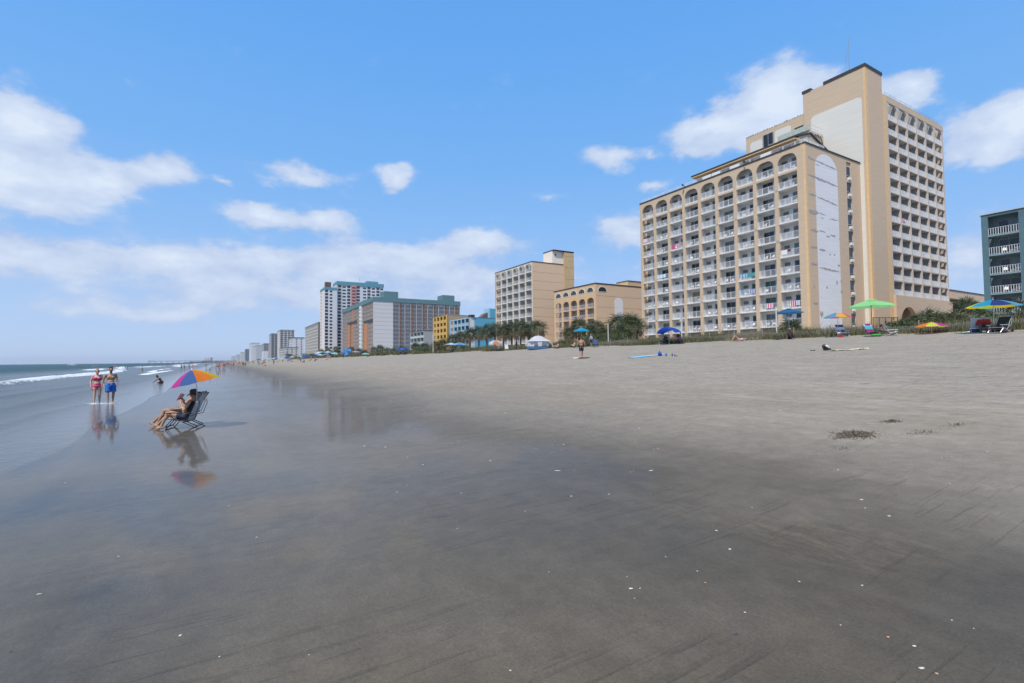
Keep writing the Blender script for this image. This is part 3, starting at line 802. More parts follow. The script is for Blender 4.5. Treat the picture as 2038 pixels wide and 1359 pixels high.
# ---------------------------------------------------------------- low wing behind, teal motel at the right edge
wing = empty('low_wing_building', (125.2, 41.0, 0), 0, 'low beige building with dark shaded band between the tower and the teal motel', 'building')
part(wing, 'wall', SIDE, ID4, (0, 24, 0, 9, 3.6, 10.6))
part(wing, 'upper_wall', TAN, ID4, (0, 24, -.8, 9, 13.2, 14.75))
part(wing, 'dark_loggia', mat('dark_interior', (.05, .045, .04)), ID4, (0, 24, .4, 9, 10.6, 13.2))
part(wing, 'coping', COPE, ID4, (-.1, 24.1, -.9, 9, 14.75, 14.95))
TEAL = mat('teal_paint', (.08, .155, .19), .75, .1, 1.5)
TEALW = mat('grey_teal_board_wall', (.17, .23, .25), .85, .1, 2, .3, 8, st=(4, 4, .3))
ML = 13.0
motel = empty('teal_motel', (90.0, 25.4 - ML, 0), 0, 'teal motel with five decks of white baluster railings at the right edge', 'motel')
fr = sea_frame(ML)
us = [.42, 4.12, 7.9, ML - .3]
zs = [4.9, 7.5, 10.14, 12.78, 15.42, 18.06]
RM3 = rail_mesh(3.05, 1.0, .245, .095, 2)
D3, P3 = door_meshes(2.0, 2.1)
def items(c, r): return [('sliding_door', D3, .65, 0, [('pane', P3['d'][0]), ('pane', P3['c' if r % 2 else 'd'][1])])]
balcony_face(motel, fr, us, zs, 2.64, .68, 1.6, TEAL, mat('pale_teal_slab', (.22, .32, .36), .7), TEALW, 21.0, 3.6, None, items, part_m=TEALW, coping=False)
for i in range(3):
    for z in zs:
        if z == zs[0]: last_ = rail_mesh(us[i + 1] - us[i] - .68, 1.0, .245, .07, 4, m=mat('dull_white_rail', (.55, .57, .58)))
        link('railing', last_, motel, fr @ T(us[i] + .34, .06, z))
part(motel, 'roof_edge', mat('pale_grey_fascia', (.45, .50, .52), .6), fr, (-.1, ML, -.12, 6, 21.0, 21.16))
part(motel, 'end_wall', TEAL, ID4, (.3, 14, ML - .07, ML, 3.6, 21.0))
part(motel, 'rear_block', TEAL, ID4, (1.85, 14, 0, ML - .1, 3.6, 20.9))

# ---------------------------------------------------------------- towels and plastic chairs on the hotel balconies
mb = MB()
for sx in (0, .46):
    for sy in (0, .42): mb.tube((sx, sy, 0), (sx + (.03 if sx == 0 else -.03), sy + .02, .42), .022, .028, 5)
    mb.box(sx - .03, sx + .03, .0, .46, .60, .63); mb.tube((sx, .02, .4), (sx, .02, .61), .02, n=5)
mb.box(-.01, .47, 0, .46, .41, .44)
mb._add([(0, .44, .44), (.46, .44, .44), (.44, .56, .86), (.34, .58, .92), (.12, .58, .92), (.02, .56, .86),
         (0, .47, .44), (.46, .47, .44), (.44, .59, .86), (.34, .61, .92), (.12, .61, .92), (.02, .59, .86)],
        [(0, 1, 2, 3, 4, 5), (11, 10, 9, 8, 7, 6), (0, 6, 7, 1), (1, 7, 8, 2), (2, 8, 9, 3), (3, 9, 10, 4), (4, 10, 11, 5), (5, 11, 6, 0)])
PCH = mb.mesh('balcony_chair', mat('white_plastic', (.80, .80, .79), .4, .03))
pr = random.Random(11)
us = [.35 + (HL - 1.35) * i / 9 for i in range(10)]
zs = [6.74 + 2.698 * k for k in range(10)]
fr = sea_frame(HL)
for c in range(9):
    for ft in range(10):
        if pr.random() < .40 and (c, ft) not in ((8, 2), (7, 2), (8, 9)): continue
        z = zs[9 - ft]
        for s_, u in (('left', .55), ('right', 1.75)):
            if pr.random() < .25: continue
            o = link('plastic_chair', PCH)
            o.matrix_world = T(HX, HY, 0) @ fr @ T(us[c] + .31 + u + pr.uniform(-.1, .1), .35 + pr.uniform(0, .35), z) @ RZ(pr.uniform(-.5, .5))
            tag(o, 'white plastic chair on the %s balcony row down, %s column from the left, %s side' % (ORD[ft], ORDC[c], s_), 'chair', 'plastic chairs on the hotel balconies')
def towel(bfr, w, h, m_, name, label, org, wave=.02, drop=.25):
    """towel folded over a rail: hangs in front and a little behind"""
    mb = MB(); n = 8; 
    for i in range(n):
        a, b_ = w * i / n, w * (i + 1) / n
        ya, yb = wave * math.sin(i * 1.7), wave * math.sin((i + 1) * 1.7)
        mb._add([(a, -.03 + ya, -h), (b_, -.03 + yb, -h), (b_, -.015, .0), (a, -.015, 0), (a, .06, .015), (b_, .06, .015), (b_, .085 - yb, -drop), (a, .085 - ya, -drop),
                 (a, -.018 + ya, -h), (b_, -.018 + yb, -h), (b_, 0, -.015), (a, 0, -.015), (a, .05, -.005), (b_, .05, -.005), (b_, .075 - yb, -drop), (a, .075 - ya, -drop)],
                [(0, 1, 2, 3), (3, 2, 5, 4), (4, 5, 6, 7), (9, 8, 11, 10), (10, 11, 12, 13), (13, 12, 15, 14), (0, 8, 9, 1), (7, 6, 14, 15)])
        mb.mi[-8:] = [0 if (i % 3) else (1 if isinstance(m_, list) else 0)] * 8
    o = mb.build(name, m_); o.matrix_world = T(*org) @ bfr
    tag(o, label, 'towel', 'towels on the hotel balcony rails'); return o
tw = lambda n_, c_: mat(n_, c_, .9, .12, 9)
TW = {'pink': tw('pink_towel', (.65, .18, .30)), 'mag': tw('magenta_towel', (.45, .04, .18)), 'lb': tw('pale_blue_towel', (.35, .62, .75)), 'teal': tw('teal_towel', (.05, .30, .33)),
      'white': tw('white_towel', (.78, .76, .76)), 'red': tw('red_towel', (.65, .03, .03)), 'blue': tw('blue_towel', (.05, .16, .45)), 'dk': tw('maroon_towel', (.16, .02, .06))}
def ht(c, ft, u, w, h, m_, label):
    towel(fr @ T(us[c] + .31 + u, .08, zs[9 - ft] + 1.06), w, h, m_, 'towel', label, (HX, HY, 0))
ht(0, 2, .1, 1.1, .75, [TW['white'], TW['pink']], 'pink and white towel over the third rail down in the leftmost column')
ht(2, 3, .2, .9, .9, [TW['mag'], TW['pink']], 'magenta towel beside its twin on the fourth rail, third column from the left')
ht(2, 3, 1.5, .8, .8, [TW['mag'], TW['white']], 'narrow magenta and white towel, fourth rail, third column from the left')
ht(1, 5, .15, 2.2, .7, [TW['lb'], TW['white']], 'long pale blue towel over the sixth rail in the second column from the left')
ht(6, 6, .1, 1.4, .5, [TW['lb'], TW['blue']], 'blue and white striped towel, seventh rail, third column from the right')
ht(6, 6, 1.6, 1.3, .6, [TW['teal'], TW['teal']], 'dark teal towel, seventh rail, third column from the right')
ht(6, 7, .3, .6, .6, [TW['blue'], TW['lb']], 'small blue towel, eighth rail, third column from the right')
ht(6, 7, 1.9, 1.0, .8, [TW['blue'], TW['white']], 'blue patterned towel at the right end, eighth rail, third column from the right')
ht(7, 8, 1.2, 1.1, .8, [TW['pink'], TW['white']], 'pink towel over the ninth rail in the second column from the right')
ht(8, 5, .2, .9, .7, [TW['white'], TW['white']], 'white towel over the sixth rail in the rightmost column')
ht(8, 5, 1.2, .45, .35, [TW['dk'], TW['dk']], 'small maroon towel, sixth rail, rightmost column')
ht(8, 8, 1.4, .75, .95, [TW['red'], TW['white']], 'bright red towel with white pattern, ninth rail, rightmost column')
ht(8, 8, 2.2, .6, .75, [TW['white'], TW['blue']], 'white towel with blue print beside the red one, rightmost column')
us2 = [7.45 + 3.83 * i for i in range(7)]
o = towel(T(us2[1] + .6, .10, 12.42 + 2.575 * 5 + 1.03), 1.1, .6, [TW['pink'], TW['white']], 'towel', 'pink towel on a railing in the second balcony column of the tall tower', (TX, TY, 0))
# chairs on the motel decks
fr = sea_frame(ML)
for (z, lab) in ((15.42, 'second deck from the top'), (12.78, 'third deck from the top'), (10.14, 'fourth deck from the top'), (7.5, 'fifth deck from the top')):
    for u, s_ in ((2.0, 'left'), (3.3, 'right')):
        o = link('plastic_chair', PCH); o.matrix_world = T(90.0, 25.4 - ML, 0) @ fr @ T(u, .35, z) @ RZ(.2 if u < 3 else -.3)
        tag(o, 'white plastic chair on the teal motel, %s, %s one' % (lab, s_), 'chair', 'plastic chairs on the teal motel decks')
    mb = MB(); mb.box(-.2, .2, -.2, .2, .36, .40)
    for a in (-1, 1):
        for b_ in (-1, 1): mb.tube((a * .17, b_ * .17, 0), (a * .15, b_ * .15, .36), .02, n=5)
    o = mb.build('side_table', mat('white_plastic', (.8, .8, .79))); o.matrix_world = T(90.0, 25.4 - ML, 0) @ fr @ T(2.95, .5, z)
    tag(o, 'small white table between two chairs on the teal motel, %s' % lab, 'table', 'small tables on the teal motel decks')
# ---------------------------------------------------------------- hotels further along the beach
def build_block(name, label, x, y, Ln, W, ztop, wallm, sidem, cat='hotel'):
    o = empty(name, (x, y, 0), 0, label, cat); return o

# tan eight-storey hotel
bC = build_block('hotel', 'eight storey tan hotel with blank end wall and a square golden shaft', 81, 125.07, 23.4, 11.7, 31.4, TAN, SIDE)
fr = sea_frame(23.4)
us = [.25 + 3.82 * i for i in range(7)]; zs = [6.86 + 2.72 * k for k in range(9)]
PL = mat('pale_pier_paint', (.66, .60, .50), .8, .06)
cwC = 3.82 - .45; RMC = rail_mesh(cwC, 1.0, .2, .03, 3)
DC, PC = door_meshes(2.2, 2.1)
def items(c, r):
    return [('sliding_door', DC, .6, 0, [('pane', PC['c' if rnd.random() < .6 else 'd'][0]), ('pane', PC['d'][1])])]
balcony_face(bC, fr, us, zs, 2.72, .45, 1.5, PL, WHT, GREYB, 31.4, 4, RMC, items, arch=(30.2, 30.95, .9), part_m=GREYB)
SIDE2 = mat('peach_brick', (.66, .48, .325), .9, .05, 1.4, .4, 10, st=(.2, .2, 5))
part(bC, 'end_wall', SIDE2, ID4, (0.02, 11.7, -.006, .4, 4, 31.4))
part(bC, 'north_wall', SIDE2, ID4, (0, 11.7, 23.2, 23.5, 4, 31.35))
part(bC, 'rear_block', SIDE2, ID4, (1.8, 11.7, .4, 23.1, 4, 31.1))
JOINT = mat('dark_wall_joint', (.28, .20, .15), .9, .1)
for k in range(9): part(bC, 'wall_joint', JOINT, ID4, (.3, 11.7, -.012, .02, 6.6 + 2.72 * k, 6.68 + 2.72 * k))
part(bC, 'coping', COPE, ID4, (-.1, 11.7, -.1, .4, 31.4, 31.62))
OCH = mat('golden_brick', (.54, .40, .22), .85, .08, 1.5)
part(bC, 'golden_shaft', OCH, ID4, (11.75, 15.6, -.4, 5, 4, 35.4))
for k in range(6): part(bC, 'wall_joint', JOINT, ID4, (11.76, 15.6, -.42, -.39, 16.2 + 3.6 * k, 16.27 + 3.6 * k))
part(bC, 'white_penthouse', mat('cream_paint', (.78, .72, .62), .8), ID4, (7.7, 11.74, .3, 5.2, 31.2, 35.6))
part(bC, 'penthouse_coping', COPE, ID4, (7.6, 15.7, -.5, 5.3, 35.6, 35.85))
part(bC, 'penthouse_vent', COPE, ID4, (8.7, 9.2, .25, .31, 34.2, 34.7))

# low tan hotel with round-headed openings
bD = build_block('hotel', 'low tan hotel with arched balconies and a row of half round windows under its roof', 82, 97.08, 18.2, 22, 20.95, TAN, SIDE)
fr = sea_frame(18.2)
us = [.4 + 3.48 * i for i in range(6)]; zs = [4.2, 6.9, 9.61, 12.32, 15.03]
cwD = 3.48 - .75; RMD = rail_mesh(cwD, 1.0, .2, .03, 2)
DD, PD = door_meshes(1.6, 2.1)
PINKW = mat('pale_pink_wall', (.52, .44, .40), .85, .05)
def items(c, r):
    return [('sliding_door', DD, .9, 0, [('pane', PD['d'][0]), ('pane', PD['c' if rnd.random() < .5 else 'd'][1])])]
TAND = mat('peach_stucco', (.62, .43, .25), .85, .07, 1.3)
balcony_face(bD, fr, us, zs, 2.71, .75, 1.4, TAND, TAND, PINKW, 17.9, 4, RMD, items, arch=(16.4, 17.55, 1.0), part_m=PINKW, coping=False)
part(bD, 'attic_wall', TAND, fr, (0, 18.2, .0, 1.6, 17.9, 20.95))
part(bD, 'edge_wall', TAND, fr, (us[-1] + .37, 18.2, .0, 1.6, 3.6, 17.9))
for i in range(5):
    u = us[i] + .45
    mb = MB(fr); arched_plate(mb, u, u + 2.6, 18.95, 20.3, 1.15, -.05, .06, 1.05); o = mb.build('arched_window', WHT, bD)
    mb = MB(fr); arched_plate(mb, u + .14, u + 2.46, 19.06, 20.18, 1.02, -.07, .02, .95); mb.build('pane', GLASS, o)
    mb = MB(fr); mb.box(u + .85, u + .92, -.08, -.06, 19.06, 20.15); mb.box(u + 1.7, u + 1.77, -.08, -.06, 19.06, 20.15); mb.build('glazing_bar', ALU, o)
mb = MB(); arched_plate(mb, .75, 3.6, 18.95, 20.3, 1.15, -.06, .06, 1.05); o = mb.build('arched_window', WHT, bD)
mb = MB(); arched_plate(mb, .88, 3.47, 19.06, 20.18, 1.02, -.08, .02, .95); mb.build('pane', GLASS, o)
part(bD, 'end_wall', SIDE2, ID4, (.012, 22, -.006, .4, 3.6, 20.95))
part(bD, 'rear_block', SIDE2, ID4, (1.7, 22, .4, 18.1, 3.6, 20.6))
part(bD, 'coping', COPE, fr, (-.1, 18.3, -.1, .4, 20.95, 21.2)); part(bD, 'coping', COPE, ID4, (.4, 22, -.1, .4, 20.951, 21.2))
mb = MB(); arched_plate(mb, 6.3, 9.2, 4, 17.75, 1.4, -.03, .03, 1.3); mb.build('painted_arch', MURAL, bD)
for z in (17.9, 15.0, 12.2): part(bD, 'wall_joint', JOINT, ID4, (.3, 22, -.014, .02, z, z + .07))
part(bD, 'roof_box', OCH, ID4, (13.5, 22, 2.5, 7, 20.6, 22.9)); part(bD, 'coping', COPE, ID4, (13.4, 22, 2.4, 7, 22.9, 23.1))
mb = MB(); [mb.tube((3.5 + .4 * i, 6 + .2 * i, 20.9), (3.2 + .5 * i, 6, 22.4 - .2 * i), .03, n=4) for i in range(4)]; mb.build('roof_aerial', ALU, bD)['kind'] = 'stuff'

# blue motel
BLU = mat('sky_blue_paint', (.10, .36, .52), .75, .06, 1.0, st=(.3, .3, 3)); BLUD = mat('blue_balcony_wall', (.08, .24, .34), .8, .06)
BLUL = mat('light_blue_paint', (.30, .52, .68), .75, .05)
bE = build_block('motel', 'bright blue motel with pale blue balcony grid behind the palms', 80, 167.33, 17.9, 15, 17.8, BLUL, BLU, 'motel')
fr = sea_frame(17.9); us = [.2 + 3.5 * i for i in range(6)]; zs = [4.3, 7.0, 9.65, 12.3, 14.95]
RME = rail_mesh(3.5 - .55, 1.0, .3, .09, 3)
DE, PE = door_meshes(2.0, 2.0)
balcony_face(bE, fr, us, zs, 2.65, .55, 1.4, BLUL, BLUL, BLUD, 17.8, 4, RME,
             lambda c, r: [('sliding_door', DE, .6, 0, [('pane', PE['d'][0]), ('pane', PE['c'][1])])], part_m=BLUD, coping=False)
part(bE, 'white_corner_wall', mat('pale_grey_panel', (.62, .63, .66), .8), ID4, (0, 2.2, -.02, .3, 4, 17.8))
part(bE, 'end_wall', BLU, ID4, (2.2, 13, -.006, .3, 4, 17.6)); part(bE, 'roof_edge', mat('slate_blue', (.06, .16, .22)), ID4, (2.2, 13, -.05, .3, 17.6, 17.85))
part(bE, 'rear_block', BLU, ID4, (1.65, 13, .3, 17.7, 4, 17.6))
part(bE, 'lift_tower', BLU, ID4, (9.2, 13, .4, 4.5, 17.6, 21.5)); part(bE, 'lift_tower_trim', BLUL, ID4, (8.6, 9.19, .4, 4.5, 17.6, 21.6))
mb = MB(); mb.poly([(5.2, 1.2, 17.6), (8.55, 1.2, 17.6), (8.55, 1.2, 20.0), (7.6, 1.2, 19.6)], (0, 1, 0), 3.4); mb.build('sloping_roof', mat('brown_shingle', (.14, .10, .08)), bE)
part(bE, 'roof_unit', COPE, fr, (15.9, 18.3, .6, 2.2, 17.85, 18.8))

# yellow motel
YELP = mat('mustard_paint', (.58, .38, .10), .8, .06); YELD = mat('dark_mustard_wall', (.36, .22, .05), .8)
bF = build_block('motel', 'mustard yellow motel with four columns of square balconies', 82, 193.4, 15.4, 10.6, 20.9, YELP, SIDE2, 'motel')
fr = sea_frame(15.4); us = [.3 + 3.7 * i for i in range(5)]; zs = [4.8, 7.45, 10.1, 12.75, 15.4, 18.0]
balcony_face(bF, fr, us, zs, 2.65, 1.15, 1.4, YELP, YELP, YELD, 20.9, 4, rail_mesh(3.7 - 1.15, 1.05, .2, .2, 2, m=YELP),
             lambda c, r: [], part_m=YELD, coping=False)
part(bF, 'end_wall', mat('tan_side_wall', (.42, .30, .18), .85, .08), ID4, (.02, 10.8, -.006, .3, 4, 20.95))
part(bF, 'rear_block', YELP, ID4, (1.65, 10.8, .3, 15.2, 4, 20.7))
part(bF, 'roof_edge', mat('tan_side_wall', (.42, .30, .18)), ID4, (-.1, 10.8, -.08, 15.4, 20.96, 21.1))

# small grey motel
GRP = mat('grey_green_paint', (.36, .42, .43), .8, .06)
bG = build_block('motel', 'small grey motel with pale balcony bands in front of the big orange one', 84, 226, 20, 5, 16, GRP, GRP, 'motel')
fr = sea_frame(20); us = [.3 + 4.85 * i for i in range(5)]; zs = [4.2, 7.0, 9.97, 12.98]
RMG = rail_mesh(4.85 - .35, 1.0, .15, .12, 2, m=mat('pale_grey_rail', (.5, .56, .57)))
DG, PG = door_meshes(2.4, 2.1)
balcony_face(bG, fr, us, zs, 2.9, .35, 1.4, GRP, GRP, mat('dark_slate_wall', (.12, .15, .16)), 16, 4, RMG,
             lambda c, r: [('sliding_door', DG, 1.0, 0, [('pane', PG['d'][0]), ('pane', PG['d'][1])])], part_m=GRP)
part(bG, 'end_wall', mat('grey_end_wall', (.33, .34, .36), .85, .06), ID4, (.02, 7, -.006, .3, 4, 16)); part(bG, 'rear_block', GRP, ID4, (1.65, 7, .3, 19.8, 4, 15.8))
part(bG, 'coping', COPE, ID4, (.3, 7, -.1, .3, 16.0, 16.2))

# generic far facade: dark recesses with slabs and piers standing proud of them
def ribbed(root, fr, u0, u1, z0, z1, pitch, fh, mw, mdark, pw=.5, sh=.45, d=.8, mslab=None, rail=None, joins=True):
    part(root, 'rear_wall', mdark, fr, (u0, u1, d, d + .3, z0, z1))
    n = max(1, round((u1 - u0) / pitch)); mb = MB(fr)
    for i in range(n + 1):
        u = u0 + (u1 - u0) * i / n; mb.box(max(u0, u - pw / 2), min(u1, u + pw / 2), 0, d, z0, z1)
    mb.build('piers', mw, root)['kind'] = 'stuff'
    mb = MB(fr); k = 0; z = z1
    while z > z0 - .01:
        mb.box(u0, u1, .02 if mslab else .05, d, z - sh, z); z -= fh; k += 1
    mb.build('floor_bands', mslab or mw, root)['kind'] = 'stuff'
    if rail:
        mb = MB(fr); z = z1 - fh
        while z > z0 - .01:
            mb.box(u0, u1, .03, .08, z + .85, z + 1.0)
            nb = int((u1 - u0) / .9)
            for i in range(nb): mb.box(u0 + i * .9, u0 + i * .9 + .35, .04, .07, z, z + .85)
            z -= fh
        mb.build('railings', rail, root)['kind'] = 'stuff'
def windows(root, fr, us_, w, z0, z1, fh, h, m_=GLASS, w0=-.06, name='windows'):
    mb = MB(fr)
    for u in us_:
        z = z1 - fh
        while z > z0 - .01: mb.box(u - w / 2, u + w / 2, w0, .0, z + .5, z + .5 + h); z -= fh
    o = mb.build(name, m_, root); o['kind'] = 'stuff'; return o

# big hotel with green roof band
TR = mat('teal_green_roof_band', (.10, .20, .22), .7, .08); ORB = mat('orange_brown_panel', (.46, .20, .09), .8, .1)
PNL = mat('pale_lilac_panel', (.60, .58, .58), .8, .04, st=(.2, .2, 3)); SLT = mat('dark_slate_recess', (.045, .048, .055), .7, .2, .6)
BRN = mat('brown_recess', (.12, .075, .055), .8, .2, .6); RIB = mat('pale_rib', (.48, .45, .42), .8)
bH = build_block('hotel', 'huge slab hotel with green roof band, orange and brown grid, pale blank corner wall', 86, 324.6, 93.8, 62, 43.8, PNL, PNL)
fr = sea_frame(93.8)
part(bH, 'block', PNL, ID4, (.9, 62, .9, 93.0, 4, 41))
part(bH, 'roof_band', TR, ID4, (-.4, 62.3, -.4, 94.2, 40.9, 43.8))
ribbed(bH, fr, 0, 34, 4, 40.9, 4.2, 2.75, RIB, BRN, .4, .28, 1.1, mslab=mat('pale_brown_slab', (.34, .28, .24)), rail=mat('brown_rail', (.20, .13, .10)))
ribbed(bH, fr, 37, 93.8, 4, 40.9, 4.0, 2.75, RIB, BRN, .4, .28, 1.1, mslab=mat('pale_brown_slab', (.34, .28, .24)), rail=mat('brown_rail', (.20, .13, .10)))
part(bH, 'white_pier', WHT, fr, (57.5, 62.5, -.5, .9, 4, 40.9)); part(bH, 'orange_shaft', ORB, fr, (70.5, 80, -.25, .9, 4, 27.5))
windows(bH, fr, [60], 1.8, 6, 40, 2.75, 1.4, GLASS, -.62)
part(bH, 'shaft_recess', SLT, fr, (70, 93, -.24, .9, 27.5, 29.6)); part(bH, 'orange_shaft', ORB, fr, (18, 26, -.25, .9, 4, 30)); part(bH, 'shaft_recess', SLT, fr, (18, 48, -.24, .9, 30, 31.6))
part(bH, 'orange_pier', ORB, fr, (34, 37, -.1, .9, 4, 40.9))
part(bH, 'blank_wall', PNL, ID4, (0, 13.1, -.15, .9, 4, 40.9))
for k in range(13): part(bH, 'wall_joint', mat('grey_joint', (.30, .30, .31)), ID4, (.1, 13.1, -.18, -.1, 6 + 2.72 * k, 6.12 + 2.72 * k))
SID = Matrix.Identity(4)
ribbed(bH, SID, 13.2, 62, 4, 40.9, 4.07, 2.75, RIB, SLT, .35, .22, 1.2, mslab=mat('dim_slab', (.17, .16, .16)), rail=mat('dark_grey_rail', (.07, .075, .085)))
for i in range(1, 12, 2): part(bH, 'orange_strip', ORB, ID4, (13.2 + 4.07 * i + 1.3, 13.2 + 4.07 * i + 2.0, .3, 1.19, 4, 40.5))
for a, c_, t in ((7.7, 17.3, 48.3), (49.6, 58.7, 48.1)): part(bH, 'lift_house', TR, ID4, (a, c_, 2, 12, 43.8, t))
# white tower
WT = mat('white_tower_wall', (.64, .64, .66), .8, .04); PK = mat('pink_panel', (.52, .27, .25), .8, .06); TB = mat('turquoise_roof_edge', (.11, .28, .34), .7); WARMW = mat('warm_white_wall', (.70, .62, .54), .8)
bI = build_block('apartment_tower', 'tallest white apartment tower with turquoise roof edge and a pink strip', 75, 436.5, 21.5, 50, 64, WT, WT, 'tower')
fr = sea_frame(21.5)
part(bI, 'wing_wall', WT, ID4, (0, 10, 0, 21.5, 4, 62.4)); part(bI, 'roof_edge', TB, ID4, (-.3, 10.2, -.3, 21.8, 62.4, 64.3))
part(bI, 'warm_face', WARMW, fr, (0, 9, -.1, 0, 4, 62.4)); windows(bI, fr, [5], 3.2, 5, 62.4, 2.8, 1.2, mat('pink_shade', (.40, .22, .20)), -.2)
windows(bI, ID4, [1.4], 2.4, 5, 62.4, 2.8, 2.0); windows(bI, ID4, [5.0], 2.0, 5, 62.4, 2.8, 1.4)
part(bI, 'main_block', WT, ID4, (10, 50, 2, 20, 4, 67.2)); part(bI, 'roof_edge', TB, ID4, (10.2, 50.5, 1.6, 20.4, 67.2, 70.3)); part(bI, 'roof_house', TB, ID4, (36, 46, 4, 12, 70.3, 72.4))
part(bI, 'roof_tank', mat('brown_recess', (.2, .12, .08)), ID4, (1.5, 6, 5, 10, 64.3, 69.4))
fr2 = T(0, 2, 0)
ribbed(bI, fr2, 10.1, 14.5, 4, 67.2, 4.4, 2.8, WT, SLT, .6, .5, .02, rail=None)
windows(bI, fr2, [12.3], 2.6, 5, 67.2, 2.8, 2.0); windows(bI, fr2, [16.2, 33.5, 41.2, 48.6], 2.6, 5, 67.2, 2.8, 1.3)
windows(bI, fr2, [20, 28, 37.3, 45.2], 2.7, 5, 67.2, 2.8, 2.0, mat('dark_slate_recess', (.1, .1, .12)))
part(bI, 'pink_strip', PK, ID4, (21.8, 26.5, 1.5, 2, 4, 67.4)); windows(bI, T(0, 1.5, 0), [24.2], 3.0, 5, 67, 2.8, 1.3, mat('dark_red_windows', (.18, .05, .05)))
part(bI, 'roof_mast', ALU, ID4, (30, 30.2, 6, 6.2, 72, 75))

# the rest of the strip: sizes from where they stand along the shore
def strip(name, label, X, pc, plft, prt, pyt, wm, dm, kind, cat='building', fh=3.0, extra=None, roof=None):
    c = atX(pc, pyt, X); Y = c.y; zt = c.z
    Lb = atX(plft, pyt, X).y - Y; d = ray(prt, pyt); W = d.x * (Y / d.y) - X
    o = empty(name, (X, Y, 0), 0, label, cat)
    part(o, 'block', wm, ID4, (.8, W, .8, Lb, 4, zt - .05))
    f = sea_frame(Lb)
    part(o, 'roof', roof or ROOFG, ID4, (-.2, W + .2, -.2, Lb + .2, zt, zt + 1.2))
    if kind == 'rib':
        ribbed(o, f, 0, Lb, 4, zt, 4.5, fh, wm, dm, .8, .7, .8)
        ribbed(o, ID4, 0, W, 4, zt, 4.5, fh, wm, dm, .9, .9, .8)
    else:
        part(o, 'sea_wall', wm, f, (0, Lb, 0, .8, 4, zt)); part(o, 'end_wall', wm, ID4, (.8, W, .0, .8, 4, zt))
        n = max(2, int(W / 4.2)); windows(o, ID4, [W * (i + .5) / n for i in range(n)] if kind != 'slot' else [W * .35, W * .75], 1.6, 5, zt, fh, 1.5, dm)
        n = max(2, int(Lb / 5)); windows(o, f, [Lb * (i + .5) / n for i in range(n)], 2.4, 5, zt, fh, 1.6, dm)
    return o
CRW = mat('cream_far_wall', (.50, .49, .47), .85, .04); GW = mat('grey_far_wall', (.40, .43, .45), .85, .04); BW = mat('blue_grey_glass_wall', (.10, .14, .18), .5, .1)
PKF = mat('faded_pink_wall', (.50, .33, .33), .85)
strip('hotel', 'cream hotel with square windows just left of the white tower', 78, 634, 607.5, 647, 643, CRW, SLT, 'rib', 'hotel')
strip('apartment_block', 'white block with two dark window slots beside the cream hotel', 80, 581.6, 575, 606, 673, WT, SLT, 'slot', roof=mat('dark_slate_recess', (.1, .1, .12)))
strip('apartment_block', 'tall white block with ribbed balconies and a rooftop box', 80, 558, 552, 586, 657.5, WT, SLT, 'rib')
strip('apartment_block', 'slim grey block left of the tallest far tower', 80, 540.5, 536, 552.5, 664.5, GW, SLT, 'rib')
strip('low_building', 'low cream building before the white far towers', 68, 568, 556, 594, 692.5, CRW, SLT, 'win')
strip('apartment_block', 'faded pink far block', 80, 536, 534, 541, 684, PKF, SLT, 'win')
strip('apartment_block', 'grey stepped far block behind the pale ones', 84, 526, 521, 534, 684, GW, SLT, 'rib')
strip('apartment_block', 'pale narrow far block with dark cap', 80, 500.5, 496, 517, 683, WT, GW, 'win', roof=mat('dark_slate_recess', (.1, .1, .12)))
strip('apartment_block', 'pale grey block in front of the narrow far one', 78, 510, 504, 523, 688, GW, CRW, 'win')
strip('low_building', 'low white building with banded windows among the far blocks', 76, 524, 521, 534, 698, WT, GW, 'win')
strip('apartment_block', 'dark blue glass block at the far end of the strip', 80, 489, 487.5, 496, 695, BW, SLT, 'win')
strip('apartment_block', 'pale far block left of the dark glass one', 80, 480, 478, 487, 701, CRW, GW, 'win')
strip('apartment_block', 'grey far block second from the left end', 80, 472, 469.5, 478, 706, GW, CRW, 'win')
strip('apartment_block', 'lowest pale block at the left end of the strip', 80, 463, 460, 469, 709, GW, CRW, 'win')
# block standing alone on the far shore
c = atD(413, 711.5, 2900)
o = empty('far_block', (c.x, c.y, 0), -YAW, 'lone grey slab on the horizon beyond the pier', 'building')
part(o, 'block', CRW, ID4, (-18, 18, 0, 20, -1, c.z)); mb = MB()
for i in range(8): mb.box(-17 + i * 4.5, -15 + i * 4.5, -.6, 0, 2, c.z - 3)
mb.build('window_strips', GW, o)['kind'] = 'stuff'
# fishing pier
a = atD(297, 718.3, 1360); b_ = atD(470, 717.6, 1330)
pier_o = empty('fishing_pier', (a.x, a.y, 0), math.atan2(b_.y - a.y, b_.x - a.x), 'long fishing pier reaching into the sea on the horizon', 'pier')
Lp = math.hypot(b_.x - a.x, b_.y - a.y)
part(pier_o, 'deck', mat('weathered_timber', (.16, .14, .12), .9), ID4, (0, Lp, -3, 3, 5.9, 6.6))
mb = MB()
for i in range(int(Lp / 18)):
    for s_ in (-2.5, 2.5): mb.tube((i * 18, s_, -3), (i * 18, s_, 6.0), .35, n=5)
mb.build('pilings', mat('weathered_timber', (.16, .14, .12)), pier_o)['kind'] = 'stuff'
part(pier_o, 'handrail', mat('weathered_timber', (.16, .14, .12)), ID4, (0, Lp, -3, -2.8, 7.3, 7.6)); part(pier_o, 'end_shelter', mat('weathered_timber', (.16, .14, .12)), ID4, (0, 12, -3, 3, 6.6, 7.3))
